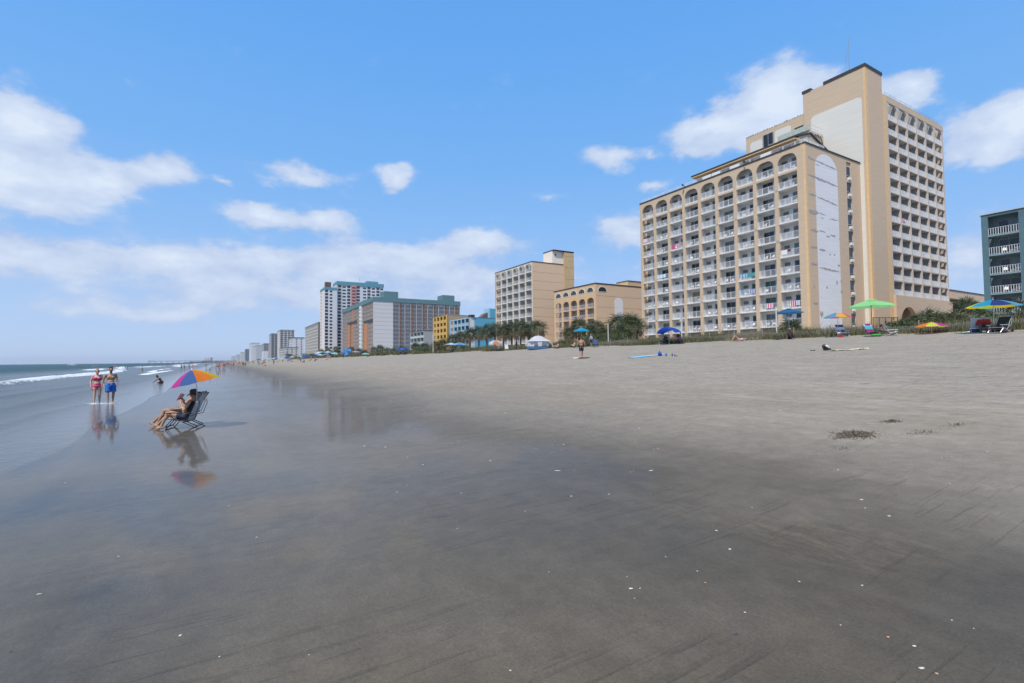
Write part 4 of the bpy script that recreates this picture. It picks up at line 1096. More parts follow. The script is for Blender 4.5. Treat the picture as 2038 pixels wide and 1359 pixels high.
# motor boat on the horizon
c = atD(143, 722.9, 620)
boat = empty('motor_boat', (c.x, c.y, 0), .3, 'small white motor boat on the horizon at the left', 'boat')
mb = MB(); mb.poly([(-4, -1.2, .2), (3, -1.2, .1), (5, -1.2, 1.2), (-4, -1.2, 1.1)], (0, 1, 0), 2.4); mb.build('hull', mat('white_plastic', (.8, .8, .79)), boat)
mb = MB(); mb.box(-1, 1.5, -.8, .8, 1.1, 2.2); mb.build('cabin', mat('white_plastic', (.8, .8, .79)), boat)
# ================================================================ DUNE VEGETATION
def placeX(px, X, dz=0.0):
    p = atX(px, 700, X); return Vector((p.x, p.y, gzf(p.x, p.y) + dz))
def raw_mesh(name, v, f, m_, mi=None):
    me = bpy.data.meshes.new(name)
    v = np.asarray(v, dtype=np.float32); f = np.asarray(f, dtype=np.int32); k = f.shape[1]
    me.vertices.add(len(v)); me.vertices.foreach_set('co', v.ravel())
    me.loops.add(f.size); me.loops.foreach_set('vertex_index', f.ravel())
    me.polygons.add(len(f)); me.polygons.foreach_set('loop_start', np.arange(0, f.size, k, dtype=np.int32))
    me.polygons.foreach_set('loop_total', np.full(len(f), k, dtype=np.int32))
    for q in (m_ if isinstance(m_, list) else [m_]): me.materials.append(q)
    if mi is not None: me.polygons.foreach_set('material_index', np.asarray(mi, dtype=np.int32))
    me.update(calc_edges=True); return me
GR = [mat('dune_grass_green', (.105, .128, .044), .7, .25, 3, trans=.25), mat('dune_grass_olive', (.135, .130, .055), .7, .25, 3, trans=.25), mat('dune_grass_straw', (.23, .185, .095), .8, .2, 3, trans=.2)]
nr = np.random.RandomState(5)
def grass_patch(n, x0, x1, y0, y1, hmin, hmax, w, straw=.25, blades=9, spread=.22, dens=None):
    cx = nr.uniform(x0, x1, n * 2); cy = nr.uniform(y0, y1, n * 2)
    d = vnoise(cx / 2.3, cy / 3.1, 41) + .5 + .35 * (vnoise(cx / .8, cy / .9, 42)) - .25 * np.clip((x0 + 1.2 - cx) / 1.2, 0, 1)
    keep = d > nr.uniform(.1, .75, n * 2); cx, cy = cx[keep][:n], cy[keep][:n]; n = len(cx)
    hs = nr.uniform(hmin, hmax, n) * (.7 + .6 * (vnoise(cx / 3, cy / 4, 43) + .5))
    bx = np.repeat(cx, blades) + nr.normal(0, spread, n * blades); by = np.repeat(cy, blades) + nr.normal(0, spread, n * blades)
    h = np.repeat(hs, blades) * nr.uniform(.6, 1.1, n * blades)
    bz = gz(bx, by) - .03
    a = nr.uniform(0, 2 * np.pi, n * blades); lean = nr.uniform(.15, .85, n * blades) * h
    dx, dy = np.cos(a), np.sin(a); wx, wy = -dy * w, dx * w
    P = lambda t, l, ww: np.stack([bx + dx * lean * l, by + dy * lean * l, bz + h * t], -1)
    W = np.stack([wx, wy, wx * 0], -1)
    p0, p1, p2 = P(0, 0, 1), P(.6, .35, 1), P(1, 1, 0)
    V = np.stack([p0 - W, p0 + W, p1 + W * .7, p1 - W * .7, p2 + W * .12, p2 - W * .12], 1).reshape(-1, 3)
    i = np.arange(n * blades) * 6
    F = np.concatenate([np.stack([i, i + 1, i + 2, i + 3], -1), np.stack([i + 3, i + 2, i + 4, i + 5], -1)])
    col = nr.choice(3, n * blades, p=[(1 - straw) * .5, (1 - straw) * .5, straw]); return V, F, np.concatenate([col, col])
Vs, Fs, Ms = [], [], []; off = 0
for args in [(5200, 44.2, 49, -8, 62, .28, .65, .014, .12), (3800, 48, 60, -8, 75, .4, .85, .016, .18), (700, 46, 56, 6, 50, .9, 1.5, .008, .75, 5, .15),
             (2600, 44.5, 58, 62, 130, .5, 1.0, .035, .25), (2600, 44.5, 60, 130, 400, .7, 1.3, .09, .2)]:
    V, F, M_ = grass_patch(*args); Vs.append(V); Fs.append(F + off); Ms.append(M_); off += len(V)
o = link('dune_grass', raw_mesh('dune_grass', np.concatenate(Vs), np.concatenate(Fs), GR, np.concatenate(Ms)))
tag(o, 'green and straw coloured grass covering the dune below the hotels', 'grass', kind='stuff')

LEAF = [mat('palm_leaf', (.10, .122, .045), .5, .3, 2, trans=.2), mat('palm_leaf_dark', (.052, .068, .027), .5, .3, 2, trans=.15), mat('palm_leaf_dead', (.24, .17, .09), .8, .25, 3)]
BARK = mat('palm_bark', (.13, .10, .075), .95, .3, 8, .6, 12)
def frond(L=1.0, nl=15, seed=0, droop=.35, dead=False, pet=.8):
    """fan leaf along +x, petiole then radiating leaflets"""
    r = random.Random(seed); mb = MB()
    mb.cur = 2 if dead else 0
    mb.tube((0, 0, 0), (pet * .55, 0, .06), .018, .014, 4, False); mb.tube((pet * .55, 0, .06), (pet, 0, .02), .014, .01, 4, False)
    for i in range(nl):
        a = math.radians(-115 + 230 * i / (nl - 1)) + r.uniform(-.06, .06)
        l = L * (1 - .28 * abs(a) / 2) * r.uniform(.85, 1.1); w = .046 * L
        d = Vector((math.cos(a), math.sin(a), 0)); n = Vector((-math.sin(a), math.cos(a), 0))
        b0 = Vector((pet, 0, .02)) + d * .05
        p1 = b0 + d * l * .55 + Vector((0, 0, .10 * L - droop * .12 * L)); p2 = b0 + d * l + Vector((0, 0, -droop * L * r.uniform(.5, 1.3)))
        mb.cur = 2 if dead else (1 if r.random() < .4 else 0)
        mb._add([b0, p1 + n * w, p1 - n * w, p2], [(0, 2, 1), (1, 2, 3)])
    return mb
FRM = [frond(.95, 15, s).mesh('frond', LEAF) for s in range(3)]; FRD = [frond(.85, 11, 9 + s, .9, True).mesh('frond', LEAF) for s in range(2)]
def frond_places(n, seed, lo=-55, hi=80, dead_frac=.22, rad=1.0):
    r = random.Random(seed); out = []
    for i in range(n):
        t = (i + .5) / n; el = math.radians(hi + (lo - hi) * t ** .85) + r.uniform(-.12, .12); az = i * 2.39996 + r.uniform(-.25, .25)
        dead = t > 1 - dead_frac; s = rad * r.uniform(.85, 1.12)
        out.append((Matrix.Rotation(az, 4, 'Z') @ Matrix.Rotation(-el, 4, 'Y') @ Matrix.Rotation(r.uniform(-.5, .5), 4, 'X') @ Matrix.Scale(s, 4), dead, r.randrange(3)))
    return out
def trunk_mb(h, r0=.17, lean=(0, 0)):
    mb = MB(); n = 7
    for i in range(n):
        a, b_ = i / n, (i + 1) / n
        mb.tube((lean[0] * a * a, lean[1] * a * a, h * a - .1), (lean[0] * b_ * b_, lean[1] * b_ * b_, h * b_ - .1), r0 * (1.15 - .25 * a), r0 * (1.2 - .25 * b_), 9, i in (0, n - 1))
    for i in range(26):     # old leaf boots
        t = .25 + .75 * i / 26; a = i * 2.4; q = Vector((lean[0] * t * t, lean[1] * t * t, h * t - .1))
        mb.tube(q + Vector((math.cos(a), math.sin(a), 0)) * r0 * .8, q + Vector((math.cos(a) * r0 * 1.6, math.sin(a) * r0 * 1.6, .16)), .05, .02, 4)
    return mb
def crown_mesh(seed, n=48, lo=-60, hi=80, rad=1.0, dead=.25):
    mb = MB()
    for M_, dd, k in frond_places(n, seed, lo, hi, dead, rad):
        f = frond(.95, 11, seed * 50 + k + (7 if dd else 0), .9 if dd else .4, dd)
        b0 = len(mb.v); mb.v += [tuple(M_ @ Vector(p)) for p in f.v]; mb.f += [[b0 + i for i in q] for q in f.f]; mb.mi += f.mi
    return mb.mesh('crown', LEAF)
CROWNS = [crown_mesh(s) for s in range(4)]
TRUNKS = [trunk_mb(3.6, .19, (.15 * math.cos(s * 2), .15 * math.sin(s * 2))).mesh('trunk', BARK) for s in range(3)]
def palm_far(p, h, rad, label, group, k):
    o = empty('palm_tree', p, rnd.uniform(0, 6), label, 'palm tree', group)
    t = link('trunk', TRUNKS[k % 3], o); t.scale = (1, 1, h / 3.6)
    c = link('crown', CROWNS[k % 4], o, (.15 * math.cos((k % 3) * 2), .15 * math.sin((k % 3) * 2), h)); c.scale = (rad, rad, rad)
    return o
def palm_near(p, h, rad, label, group, seed, n=30, lo=-50, dead=.2):
    o = empty('palm_tree', p, 0, label, 'palm tree', group)
    trunk_mb(h, .15).build('trunk', BARK, o)
    c = empty('crown', (0, 0, h - .05)); c.parent = o
    for M_, dd, k in frond_places(n, seed, lo, 80, dead, rad):
        link('frond', FRD[k % 2] if dd else FRM[k], c, M_)
    return o
# row of palms in front of the eight-storey hotel
k = 0
for px, X, top, lab in [(902, 58, 669, 'leftmost low palm of the row by the blue motel'), (918, 60, 663, 'second palm from the left in the row by the blue motel'), (936, 58, 657, 'third palm from the left in the beachside row'),
                   (953, 60, 653, 'fourth palm from the left in the beachside row'), (969, 57, 650, 'palm behind the left edge of the white and orange umbrella'), (985, 60, 648, 'palm just behind the white and orange umbrella'),
                   (1002, 58, 649, 'palm right of the white and orange umbrella'), (1019, 60, 647, 'palm halfway between the striped umbrella and the dome tent'), (1036, 57, 643, 'palm left of the white dome tent'),
                   (1053, 60, 645, 'palm rising behind the left of the white dome tent'), (1072, 58, 643, 'rightmost palm of the row, above the white dome tent')]:
    p = placeX(px, X); q = atX(px, top, X); h = max(1.6, q.z - p.z - 1.25)
    palm_far(p, h, 1.4, lab, 'palms in front of the eight storey hotel', k); k += 1
for px, X, top, r_, lab in [(1133, 58, 652, 1.0, 'small bushy palm left of the bright cyan umbrella'), (1153, 60, 637, 1.15, 'palm behind the bright cyan umbrella'), (1176, 57, 648, 1.15, 'low palm right behind the cyan umbrella'), (1190, 60, 641, 1.1, 'palm right of the cyan umbrella'),
                   (1206, 56, 652, 1.0, 'low palm beside the thin white post'), (1232, 59, 631, 1.25, 'tall brown skirted palm below the low arched hotel'), (1255, 58, 629, 1.2, 'palm with dead fronds near the hotel corner'), (1268, 60, 634, 1.1, 'palm touching the left edge of the large hotel'), (1246, 55, 650, 1.1, 'low shaggy palm at the foot of the taller pair')]:
    p = placeX(px, X); q = atX(px, top, X); h = max(.9, q.z - p.z - 1.25 * r_)
    palm_far(p, h, r_ * 1.2, lab, 'palms below the low arched hotel', k); k += 1
for px, X, top, lab in [(757, 52, 689, 'dark little palm before the blank wall of the huge hotel'), (745, 55, 692, 'small palm left of the dark little one'), (828, 52, 684, 'palm in front of the small grey motel'), (846, 56, 684, 'palm at the right end of the small grey motel'),
                        (868, 50, 682, 'thin palm before the yellow motel'), (880, 54, 678, 'palm at the corner of the yellow motel'), (800, 54, 690, 'low palm behind the small blue umbrella'), (700, 54, 692, 'palm below the orange grid of the huge hotel'),
                        (668, 54, 691, 'palm at the foot of the white tower'), (652, 56, 693, 'palm left of the white tower foot'), (640, 55, 696, 'palm at the left end of the far palms'), (715, 56, 695, 'small far palm below the huge hotel')]:
    p = placeX(px, X); q = atX(px, top, X); h = max(1.2, q.z - p.z - 1.2)
    palm_far(p, h, 1.25, lab, 'far palms along the dune', k); k += 1
# low palms by the tower's arcade, seen closer
for i, (px, X, top, r_, n, lab) in enumerate([(1806, 58, 632, .85, 26, 'small low palm under the dark arch of the tower'), (1826, 60, 622, 1.0, 30, 'leftmost full palm of the clump before the arcade'), (1848, 59, 612, 1.15, 34, 'tallest dark palm in the clump before the arcade'),
                   (1868, 58, 622, 1.0, 30, 'palm right of the tallest one in the arcade clump'), (1888, 60, 625, .95, 28, 'yellowing palm in the arcade clump'), (1905, 58, 631, .9, 26, 'rightmost low palm of the arcade clump')]):
    p = placeX(px, X); q = atX(px, top, X); palm_near(p, max(.35, q.z - p.z - 1.55 * r_), r_, lab, 'low palms before the arcade', 60 + i, n, -25, .25)
p = placeX(1927, 62); q = atX(1927, 592, 62); palm_near(p, q.z - p.z - 1.0, .85, 'single palm with a slim dark trunk left of the blue umbrella', 'palms by the teal motel', 80, 26, -45, .12)
p = placeX(1962, 60); q = atX(1962, 617, 60); palm_near(p, max(.5, q.z - p.z - .9), .8, 'yellowish palm behind the seated man in red', 'palms by the teal motel', 81, 22, -40, .2)
p = placeX(2030, 56); q = atX(2030, 596, 56); palm_near(p, max(.5, q.z - p.z - 1.1), .9, 'dark palm at the right edge before the teal motel', 'palms by the teal motel', 82, 24, -50, .2)
p = placeX(1574, 55); palm_near(p, .7, .95, 'low spiky palm under the blue market umbrella', 'low palms before the large hotel', 83, 30, -25, .15)
p = placeX(1600, 57); palm_near(p, .2, .6, 'tiny palm right of the spiky one', 'low palms before the large hotel', 84, 20, -10, .1)
# shrubs: leafy clumps
SHR = [mat('shrub_leaf', (.05, .085, .03), .6, .35, 3, trans=.15), mat('shrub_leaf_light', (.09, .12, .045), .6, .3, 3, trans=.15)]
def shrub(px, X, w, h, label, group, leaf=.10, n=900):
    p = placeX(px, X); c = []
    r = np.random.RandomState(int(px)); 
    cl = r.normal(0, .32, (9, 3)) * [w, w, h * .5] + [0, 0, h * .5]
    pick = cl[r.randint(0, 9, n)] + r.normal(0, .17, (n, 3)) * [w, w, h]
    pick[:, 2] = np.abs(pick[:, 2]); a = r.normal(0, 1, (n, 3)); b_ = r.normal(0, 1, (n, 3))
    a /= np.linalg.norm(a, axis=1)[:, None]; b_ -= a * (a * b_).sum(1)[:, None]; b_ /= np.linalg.norm(b_, axis=1)[:, None]
    V = np.stack([pick - a * leaf, pick + b_ * leaf * .5, pick + a * leaf, pick - b_ * leaf * .5], 1).reshape(-1, 3)
    F = np.arange(n * 4).reshape(-1, 4)
    o = empty('shrub', p, 0, label, 'shrub', group)
    l = link('foliage', raw_mesh('foliage', V, F, SHR, r.choice(2, n)), o)
    mb = MB(); [mb.tube((0, 0, -.1), tuple(q * .8), .04, .015, 4) for q in cl[:5]]; mb.build('stems', BARK, o)
for a in [(1118, 52, 1.6, 1.3, 'small round shrub behind the man in dark shorts', 'dune shrubs'), (1165, 50, 2.2, 1.5, 'leafy shrub right behind the cyan umbrella', 'dune shrubs'),
          (1222, 50, 2.0, 1.6, 'shrub at the foot of the thin white post', 'dune shrubs'), (620, 52, 6, 3.5, 'dark shrub at the far left of the dune line', 'dune shrubs', .3), (655, 50, 6, 3.6, 'far shrub behind the pale teal umbrellas', 'dune shrubs', .3),
          (690, 51, 5, 3, 'shrub behind the tilted blue umbrella', 'dune shrubs', .25), (730, 50, 4, 2.5, 'far shrub left of the blank hotel wall', 'dune shrubs', .2), (780, 50, 4, 2.4, 'shrub under the blank hotel wall', 'dune shrubs', .2),
          (815, 50, 3.5, 2.2, 'shrub beside the small blue umbrella', 'dune shrubs', .16), (850, 49, 3, 2.2, 'shrub below the yellow motel corner', 'dune shrubs', .15), (905, 50, 3, 2.4, 'shrub under the pair of pale blue umbrellas', 'dune shrubs', .14),
          (925, 52, 3, 2.6, 'shrub at the left end of the palm row', 'dune shrubs', .14), (1790, 50, 1.2, .8, 'low shrub by the brown railing', 'dune shrubs'), (580, 54, 8, 5, 'far dark shrub below the white blocks', 'dune shrubs', .4), (1940, 52, 1.6, .9, 'green shrub left of the seated man in red', 'dune shrubs')]: shrub(*a)

# ---------------------------------------------------------------- sand fence, posts, railing
SLAT = mat('weathered_slat', (.27, .24, .21), .9, .2, 5)
fen = empty('sand_fence', (45.2, 1, 0), 0, 'low weathered slat fence at the foot of the dune below the large hotel', 'fence')
mb = MB(); rr_ = random.Random(3)
for i in range(520):
    y = i * .11; x = .25 * math.sin(y / 5); z = gzf(45.2 + x, 1 + y); h = .62 + .12 * math.sin(y * .7) + rr_.uniform(-.06, .06); t = rr_.uniform(-.03, .03)
    mb._add([(x, y, z - .05), (x, y + .035, z - .05), (x + t, y + .035 + t, z + h), (x + t, y + t, z + h), (x + .012, y, z - .05), (x + .012, y + .035, z - .05), (x + t + .012, y + .035 + t, z + h), (x + t + .012, y + t, z + h)],
            [(0, 1, 2, 3), (7, 6, 5, 4), (0, 3, 7, 4), (1, 5, 6, 2), (3, 2, 6, 7)])
mb.build('slats', SLAT, fen)['kind'] = 'stuff'
pm = MB(); pm.tube((0, 0, -.1), (0, 0, .95), .04, n=7); pm = pm.mesh('post', SLAT)
for i in range(19): y = i * 3.1; x = .25 * math.sin(y / 5); link('post', pm, fen, T(x + .06, y, gzf(45.2 + x, 1 + y)))
mb = MB()
for zz in (.2, .5): mb.path([(.25 * math.sin(y / 5) - .01, y, gzf(45.2, 1 + y) + zz) for y in np.arange(0, 57, 1.5)], .008, 4)
mb.build('wire', ALU, fen)
def pole(px, X, top, r, label, m_, head=None, cat='post'):
    p = placeX(px, X); q = atX(px, top, X); o = empty('post', p, 0, label, cat)
    MB().tube((0, 0, -.2), (0, 0, q.z - p.z), r, n=8).build('shaft', m_, o)
    if head: 
        mb = MB(); mb.box(-head, head, -.05, .05, q.z - p.z - head * 2, q.z - p.z + .05); mb.build('head', m_, o)
    else: MB().ell((0, 0, q.z - p.z), (r * 1.3,) * 3, nu=8, nv=5).build('cap', m_, o)
PW = mat('white_post', (.62, .60, .56), .7)
pole(1211, 48, 645, .06, 'thin white post between the palms right of the cyan umbrella', PW)
pole(1357.5, 47, 633, .07, 'white post with a small lamp behind the blue sun shelter', PW, .22)
pole(1547, 47, 612, .06, 'white post left of the blue market umbrella', PW)
pole(862, 45, 667, .09, 'tall thin post in front of the yellow motel', PW)
pole(1072, 46, 652, .05, 'slim post rising behind the white dome tent', mat('weathered_slat', (.27, .24, .21)))
IR = mat('rusty_iron', (.10, .06, .045), .8)
a, b_ = placeX(1740, 52), placeX(1789, 54)
o = empty('railing', a, math.atan2(b_.y - a.y, b_.x - a.x), 'brown iron railing below the tower beside the green umbrella', 'railing')
Lr = math.hypot(b_.x - a.x, b_.y - a.y); mb = MB()
for i in range(5): mb.tube((Lr * i / 4, 0, -.3), (Lr * i / 4, 0, 1.35), .035, n=6)
mb.build('posts', IR, o)['kind'] = 'stuff'
mb = MB(); mb.tube((0, 0, 1.33), (Lr, 0, 1.33), .03, n=6); mb.tube((0, 0, .2), (Lr, 0, .2), .02, n=6)
for i in range(30): mb.tube((Lr * i / 30, 0, .2), (Lr * i / 30, 0, 1.33), .008, n=4)
mb.build('bars', IR, o)['kind'] = 'stuff'

# ================================================================ UMBRELLAS
def fab(name, c, tr=.5): return mat('fabric_' + name, c, .8, .05, 4, trans=tr)
FB = {'magenta': fab('magenta', (.62, .05, .36)), 'blue': fab('blue', (.06, .15, .42)), 'orange': fab('orange', (.90, .26, .03)), 'yellow': fab('yellow', (.85, .62, .03)), 'red': fab('red', (.75, .08, .12)),
      'green': fab('green', (.20, .50, .22)), 'lime': fab('lime', (.38, .85, .34)), 'cyan': fab('cyan', (.02, .38, .62)), 'sky': fab('sky', (.12, .38, .62)), 'royal': fab('royal', (.02, .10, .48)), 'navy': fab('navy', (.03, .05, .22)),
      'amber': fab('amber', (.88, .48, .10)), 'pinkred': fab('pinkred', (.80, .12, .20)), 'white': fab('white', (.75, .75, .76)), 'teal': fab('teal', (.25, .62, .60)), 'paleblue': fab('paleblue', (.30, .50, .72)), 'peach': fab('peach', (.72, .30, .14)),
      'chart': fab('chartreuse', (.70, .78, .05)), 'market': fab('market_blue', (.03, .16, .36)), 'aqua': fab('aqua', (.30, .66, .66)), 'pink': fab('pink', (.80, .25, .42))}
POLE = mat('pole_metal', (.55, .56, .57), .4, .05, metal=.3)
def umbrella(p, R, H, drop, cols, label, tilt=0, tdir=0, name='beach_umbrella', group=None, poleR=.018, polem=None, n=8, rot=0, vent=False, parts=True, cat='umbrella', flap=0.0, polelen=None, base_z=-.25):
    """p ground point; canopy radius R, apex at height H, rim drop; tilt (rad) towards direction tdir"""
    o = empty(name, p, 0, label, cat, group)
    joint = H - drop - .15 if tilt else 0
    up = Vector((math.sin(tilt) * math.cos(tdir), math.sin(tilt) * math.sin(tdir), math.cos(tilt)))
    q = Vector((0, 0, 1)).rotation_difference(up).to_matrix().to_4x4()
    top = T(0, 0, joint) @ q @ T(0, 0, H - joint)          # apex frame
    mb = MB(); mb.tube((0, 0, base_z), (0, 0, joint if tilt else H), poleR, n=8)
    if tilt: mb.tube((0, 0, joint), tuple(top @ Vector((0, 0, 0))), poleR * .8, n=8)
    mb.build('pole', polem or POLE, o)
    m_ = 6; allmb = MB(top)
    for k in range(n):
        mb = MB(top) if parts else allmb
        a0, a1 = 2 * math.pi * k / n + rot, 2 * math.pi * (k + 1) / n + rot
        nd = 4
        vs, fs = [], []
        for j in range(m_ + 1):
            t = j / m_; t0 = .14 if vent else 0.001
            t = t0 + (1 - t0) * t
            for i in range(nd + 1):
                s = i / nd; a = a0 + (a1 - a0) * s
                chord = math.cos((a1 - a0) / 2) / math.cos((s - .5) * (a1 - a0))
                sag = math.sin(math.pi * s)
                r = R * t * chord * (1 - .035 * sag * t)
                z = -drop * (t ** 1.75 * .8 + t * .2) - .05 * R * sag * t * (1 - .4 * t)
                vs.append((r * math.cos(a), r * math.sin(a), z))
        if flap:
            for i in range(nd + 1):
                v = vs[m_ * (nd + 1) + i]; vs.append((v[0] * 1.0, v[1] * 1.0, v[2] - flap))
        rows = m_ + (1 if flap else 0)
        for j in range(rows):
            for i in range(nd):
                q0 = j * (nd + 1) + i; fs.append((q0, q0 + nd + 1, q0 + nd + 2, q0 + 1))
        mb.cur = 0 if parts else k % len(cols)
        mb._add(vs, fs)
        if parts: mb.build('canopy_panel', FB[cols[k % len(cols)]], o, smooth=True)
    if not parts: allmb.build('canopy', [FB[c] for c in cols], o, smooth=True)
    mb = MB(top)
    for k in range(n):
        a = 2 * math.pi * k / n + rot; pr_ = None
        for j in range(5):
            t = j / 4; pt = (R * t * math.cos(a), R * t * math.sin(a), -drop * (t ** 1.75 * .8 + t * .2) - .012)
            if pr_: mb.tube(pr_, pt, .006, n=4, cap=False)
            pr_ = pt
        mb.tube((0, 0, -drop * .9), (R * .5 * math.cos(a), R * .5 * math.sin(a), -drop * .36), .004, n=4, cap=False)
    mb.build('ribs', POLE, o)['kind'] = 'stuff'
    mb = MB(top); mb.tube((0, 0, -.02), (0, 0, .05), .02, .012, 7); mb.build('finial', mat('white_plastic', (.8, .8, .79)), o)
    if vent:
        mb = MB(top)
        for k in range(n):
            a0, a1 = 2 * math.pi * k / n + rot, 2 * math.pi * (k + 1) / n + rot
            mb._add([(0, 0, .10), (R * .24 * math.cos(a0), R * .24 * math.sin(a0), .0), (R * .24 * math.cos(a1), R * .24 * math.sin(a1), .0), (R * .24 * math.cos((a0 + a1) / 2), R * .24 * math.sin((a0 + a1) / 2), .035)], [(0, 1, 3), (0, 3, 2)])
        mb.build('vent_cap', FB[cols[0]], o)
    return o
def umb_at(px, X, R, top, bottom_y_drop, cols, label, face=None, **k):
    if face is not None: k['rot'] = math.pi / 2 - (YAW + math.atan((px - CX) / FPX)) + math.pi / 2 + face    # first four panels face the beach, left to right
    p = placeX(px, X); q = atX(px, top, X)
    return umbrella(p, R, q.z - p.z, bottom_y_drop, cols, label, **k)
umb_at(1158, 43.5, 1.15, 652.5, .42, ['cyan'], 'bright cyan umbrella behind the man in dark shorts', rot=.2)
umb_at(1572, 51, 1.45, 615, .40, ['market'], 'dark blue market umbrella above the spiky low palm', vent=True, n=6, name='market_umbrella', poleR=.03)
umb_at(1669, 43, 1.02, 621.5, .40, ['green', 'sky', 'amber', 'pinkred', 'orange', 'yellow', 'pink', 'sky'], 'rainbow umbrella beside the lime green one, below the painted wall', face=-.1)
umb_at(1737, 46, 1.75, 597.5, .50, ['lime'], 'large lime green market umbrella with a wooden pole', vent=True, n=6, name='market_umbrella', poleR=.03, polem=mat('wood_pole', (.30, .13, .06), .5), rot=.5)
umb_at(1856, 43.8, 1.0, 641, .32, ['orange', 'orange', 'chart', 'magenta', 'magenta', 'chart', 'magenta', 'orange'], 'small orange, lime and magenta umbrella low before the palms', face=-.35)
umb_at(1981, 41, 1.32, 596, .42, ['chart', 'cyan', 'navy', 'sky', 'cyan', 'yellow', 'chart', 'yellow'], 'large blue and yellow umbrella over the seated man in red', face=-.1)
umb_at(987, 44, 1.35, 676.5, .50, ['white', 'white', 'peach', 'white', 'white', 'peach', 'white', 'white'], 'white and orange fringed umbrella in front of the palm row', face=-.39, flap=.35)
umb_at(898, 46, 1.5, 682, .42, ['paleblue', 'white'], 'left one of the two overlapping pale blue umbrellas')
umb_at(914, 44.5, 1.6, 681.5, .5, ['paleblue', 'sky'], 'right one of the two overlapping pale blue umbrellas')
umb_at(801, 43.5, 1.9, 691, .75, ['royal', 'blue'], 'blue umbrella low on the sand under the blank hotel wall')
umb_at(690, 41, 2.0, 695, .8, ['blue', 'sky'], 'tilted round blue umbrella near the walking woman', tilt=.9, tdir=-2.3)
umb_at(635, 42, 2.2, 699.5, .8, ['aqua', 'white'], 'leftmost of three far umbrellas, pale aqua', tilt=.3, tdir=3)
umb_at(653, 43, 2.0, 698.5, .7, ['paleblue', 'white'], 'middle of three far umbrellas, pale blue')
umb_at(666, 44, 1.8, 701, .6, ['aqua', 'teal'], 'rightmost of three far umbrellas, teal')
umb_at(708, 44, 1.7, 698, .5, ['paleblue', 'pink'], 'pale mauve umbrella below the orange shaft of the huge hotel')
umb_at(728, 44, 1.5, 702, .5, ['aqua'], 'pale green umbrella left of the blank hotel wall')
# the many small umbrellas further on
farcols = [(['royal', 'blue'], 'blue'), (['teal', 'aqua'], 'teal'), (['white', 'paleblue'], 'white and blue'), (['aqua'], 'aqua'), (['white', 'red'], 'red and white'), (['sky'], 'sky blue')]
fr_ = random.Random(21)
for i in range(46):
    X = fr_.uniform(24, 43); Y = 215 + 480 * fr_.random() ** 1.2; c_, nm = farcols[fr_.choice([0, 0, 1, 2, 3, 3, 4, 5])]
    umbrella(Vector((X, Y, gzf(X, Y))), 1.4, 2.2, .55, c_, 'distant %s umbrella on the crowded far sand' % nm, parts=False, n=6, group='distant %s umbrellas on the far beach' % nm, tilt=fr_.choice([0, .3]), tdir=fr_.uniform(0, 6))

# foreground rainbow umbrella, clamped to the near chair
CH = G(385, 852); CH = Vector((CH.x, CH.y, gzf(CH.x, CH.y)))

# blue sun shelter (arched canopy) with people beneath
p = placeX(1332, 43.2)
o = empty('sun_shelter', p, math.radians(-75), 'arched royal blue sun shelter below the large hotel', 'sun shelter')
mb = MB(); nu_, nv_ = 14, 6; vs = []
for i in range(nu_ + 1):
    a = math.radians(18 + 144 * i / nu_)
    for j in range(nv_ + 1):
        t = (j / nv_ - .5) * 2; w = 1.15 * (1 - .25 * t * t)
        x = -w * 1.28 * math.cos(a); z = 1.02 + .95 * math.sin(a) * (1 - .22 * (t + .25) ** 2) - .32
        vs.append((x, t * 1.05 * (1 - .35 * abs(math.cos(a)) ** 2), z + .28))
fs = [(i * (nv_ + 1) + j, (i + 1) * (nv_ + 1) + j, (i + 1) * (nv_ + 1) + j + 1, i * (nv_ + 1) + j + 1) for i in range(nu_) for j in range(nv_)]
mb._add(vs, fs); mb.build('canopy', FB['royal'], o, smooth=True)
mb = MB(); mb.tube((0, 0, -.1), (0, 0, 2.0), .02, n=6); mb.build('pole', POLE, o)
for s_ in (-1, 1): MB().tube((s_ * 1.15, .6, 1.3), (s_ * 1.35, .9, 0), .004, n=4).build('guy_line', RAILM, o)

# white dome tent
TENT = mat('white_tent_cloth', (.62, .63, .66), .8, .06, trans=.25); TBL = mat('navy_tent_base', (.05, .12, .26), .8)
p = placeX(1071, 43.8)
o = empty('dome_tent', p, -YAW * .6, 'white and blue cabin tent with mesh windows on the sand before the palms', 'tent')
mb = MB(); R_ = 1.75
lv = [(0, 1.0, R_), (.95, 1.0, R_ * .93), (1.75, .9, R_ * .62), (2.05, .8, R_ * .30), (2.12, .7, .02)]
def ring(z, r): return [(r * math.copysign(abs(math.cos(a)) ** .6, math.cos(a)), r * math.copysign(abs(math.sin(a)) ** .6, math.sin(a)), z) for a in [2 * math.pi * i / 16 for i in range(16)]]
vs = []; [vs.extend(ring(z, r)) for z, _, r in lv]
fs = [(j * 16 + i, j * 16 + (i + 1) % 16, (j + 1) * 16 + (i + 1) % 16, (j + 1) * 16 + i) for j in range(4) for i in range(16)]
mb._add(vs, fs); mb.build('tent_skin', TENT, o)
mb = MB(); vs = ring(0, R_ * 1.02) + ring(.42, R_ * 1.0); mb._add(vs, [(i, (i + 1) % 16, 16 + (i + 1) % 16, 16 + i) for i in range(16)]); mb.build('tent_base', TBL, o)
MESHM = mat('grey_mesh', (.14, .15, .17), .8)
for x0, x1 in ((-1.15, -.45), (.15, 1.0)):
    mb = MB(); mb.poly([(x0, -R_ - .02, .55), (x1, -R_ - .02, .55), (x1 - .12, -R_ + .16, 1.25), (x0 + .12, -R_ + .16, 1.25)], (0, 1, 0), .03); mb.build('mesh_window', MESHM, o)
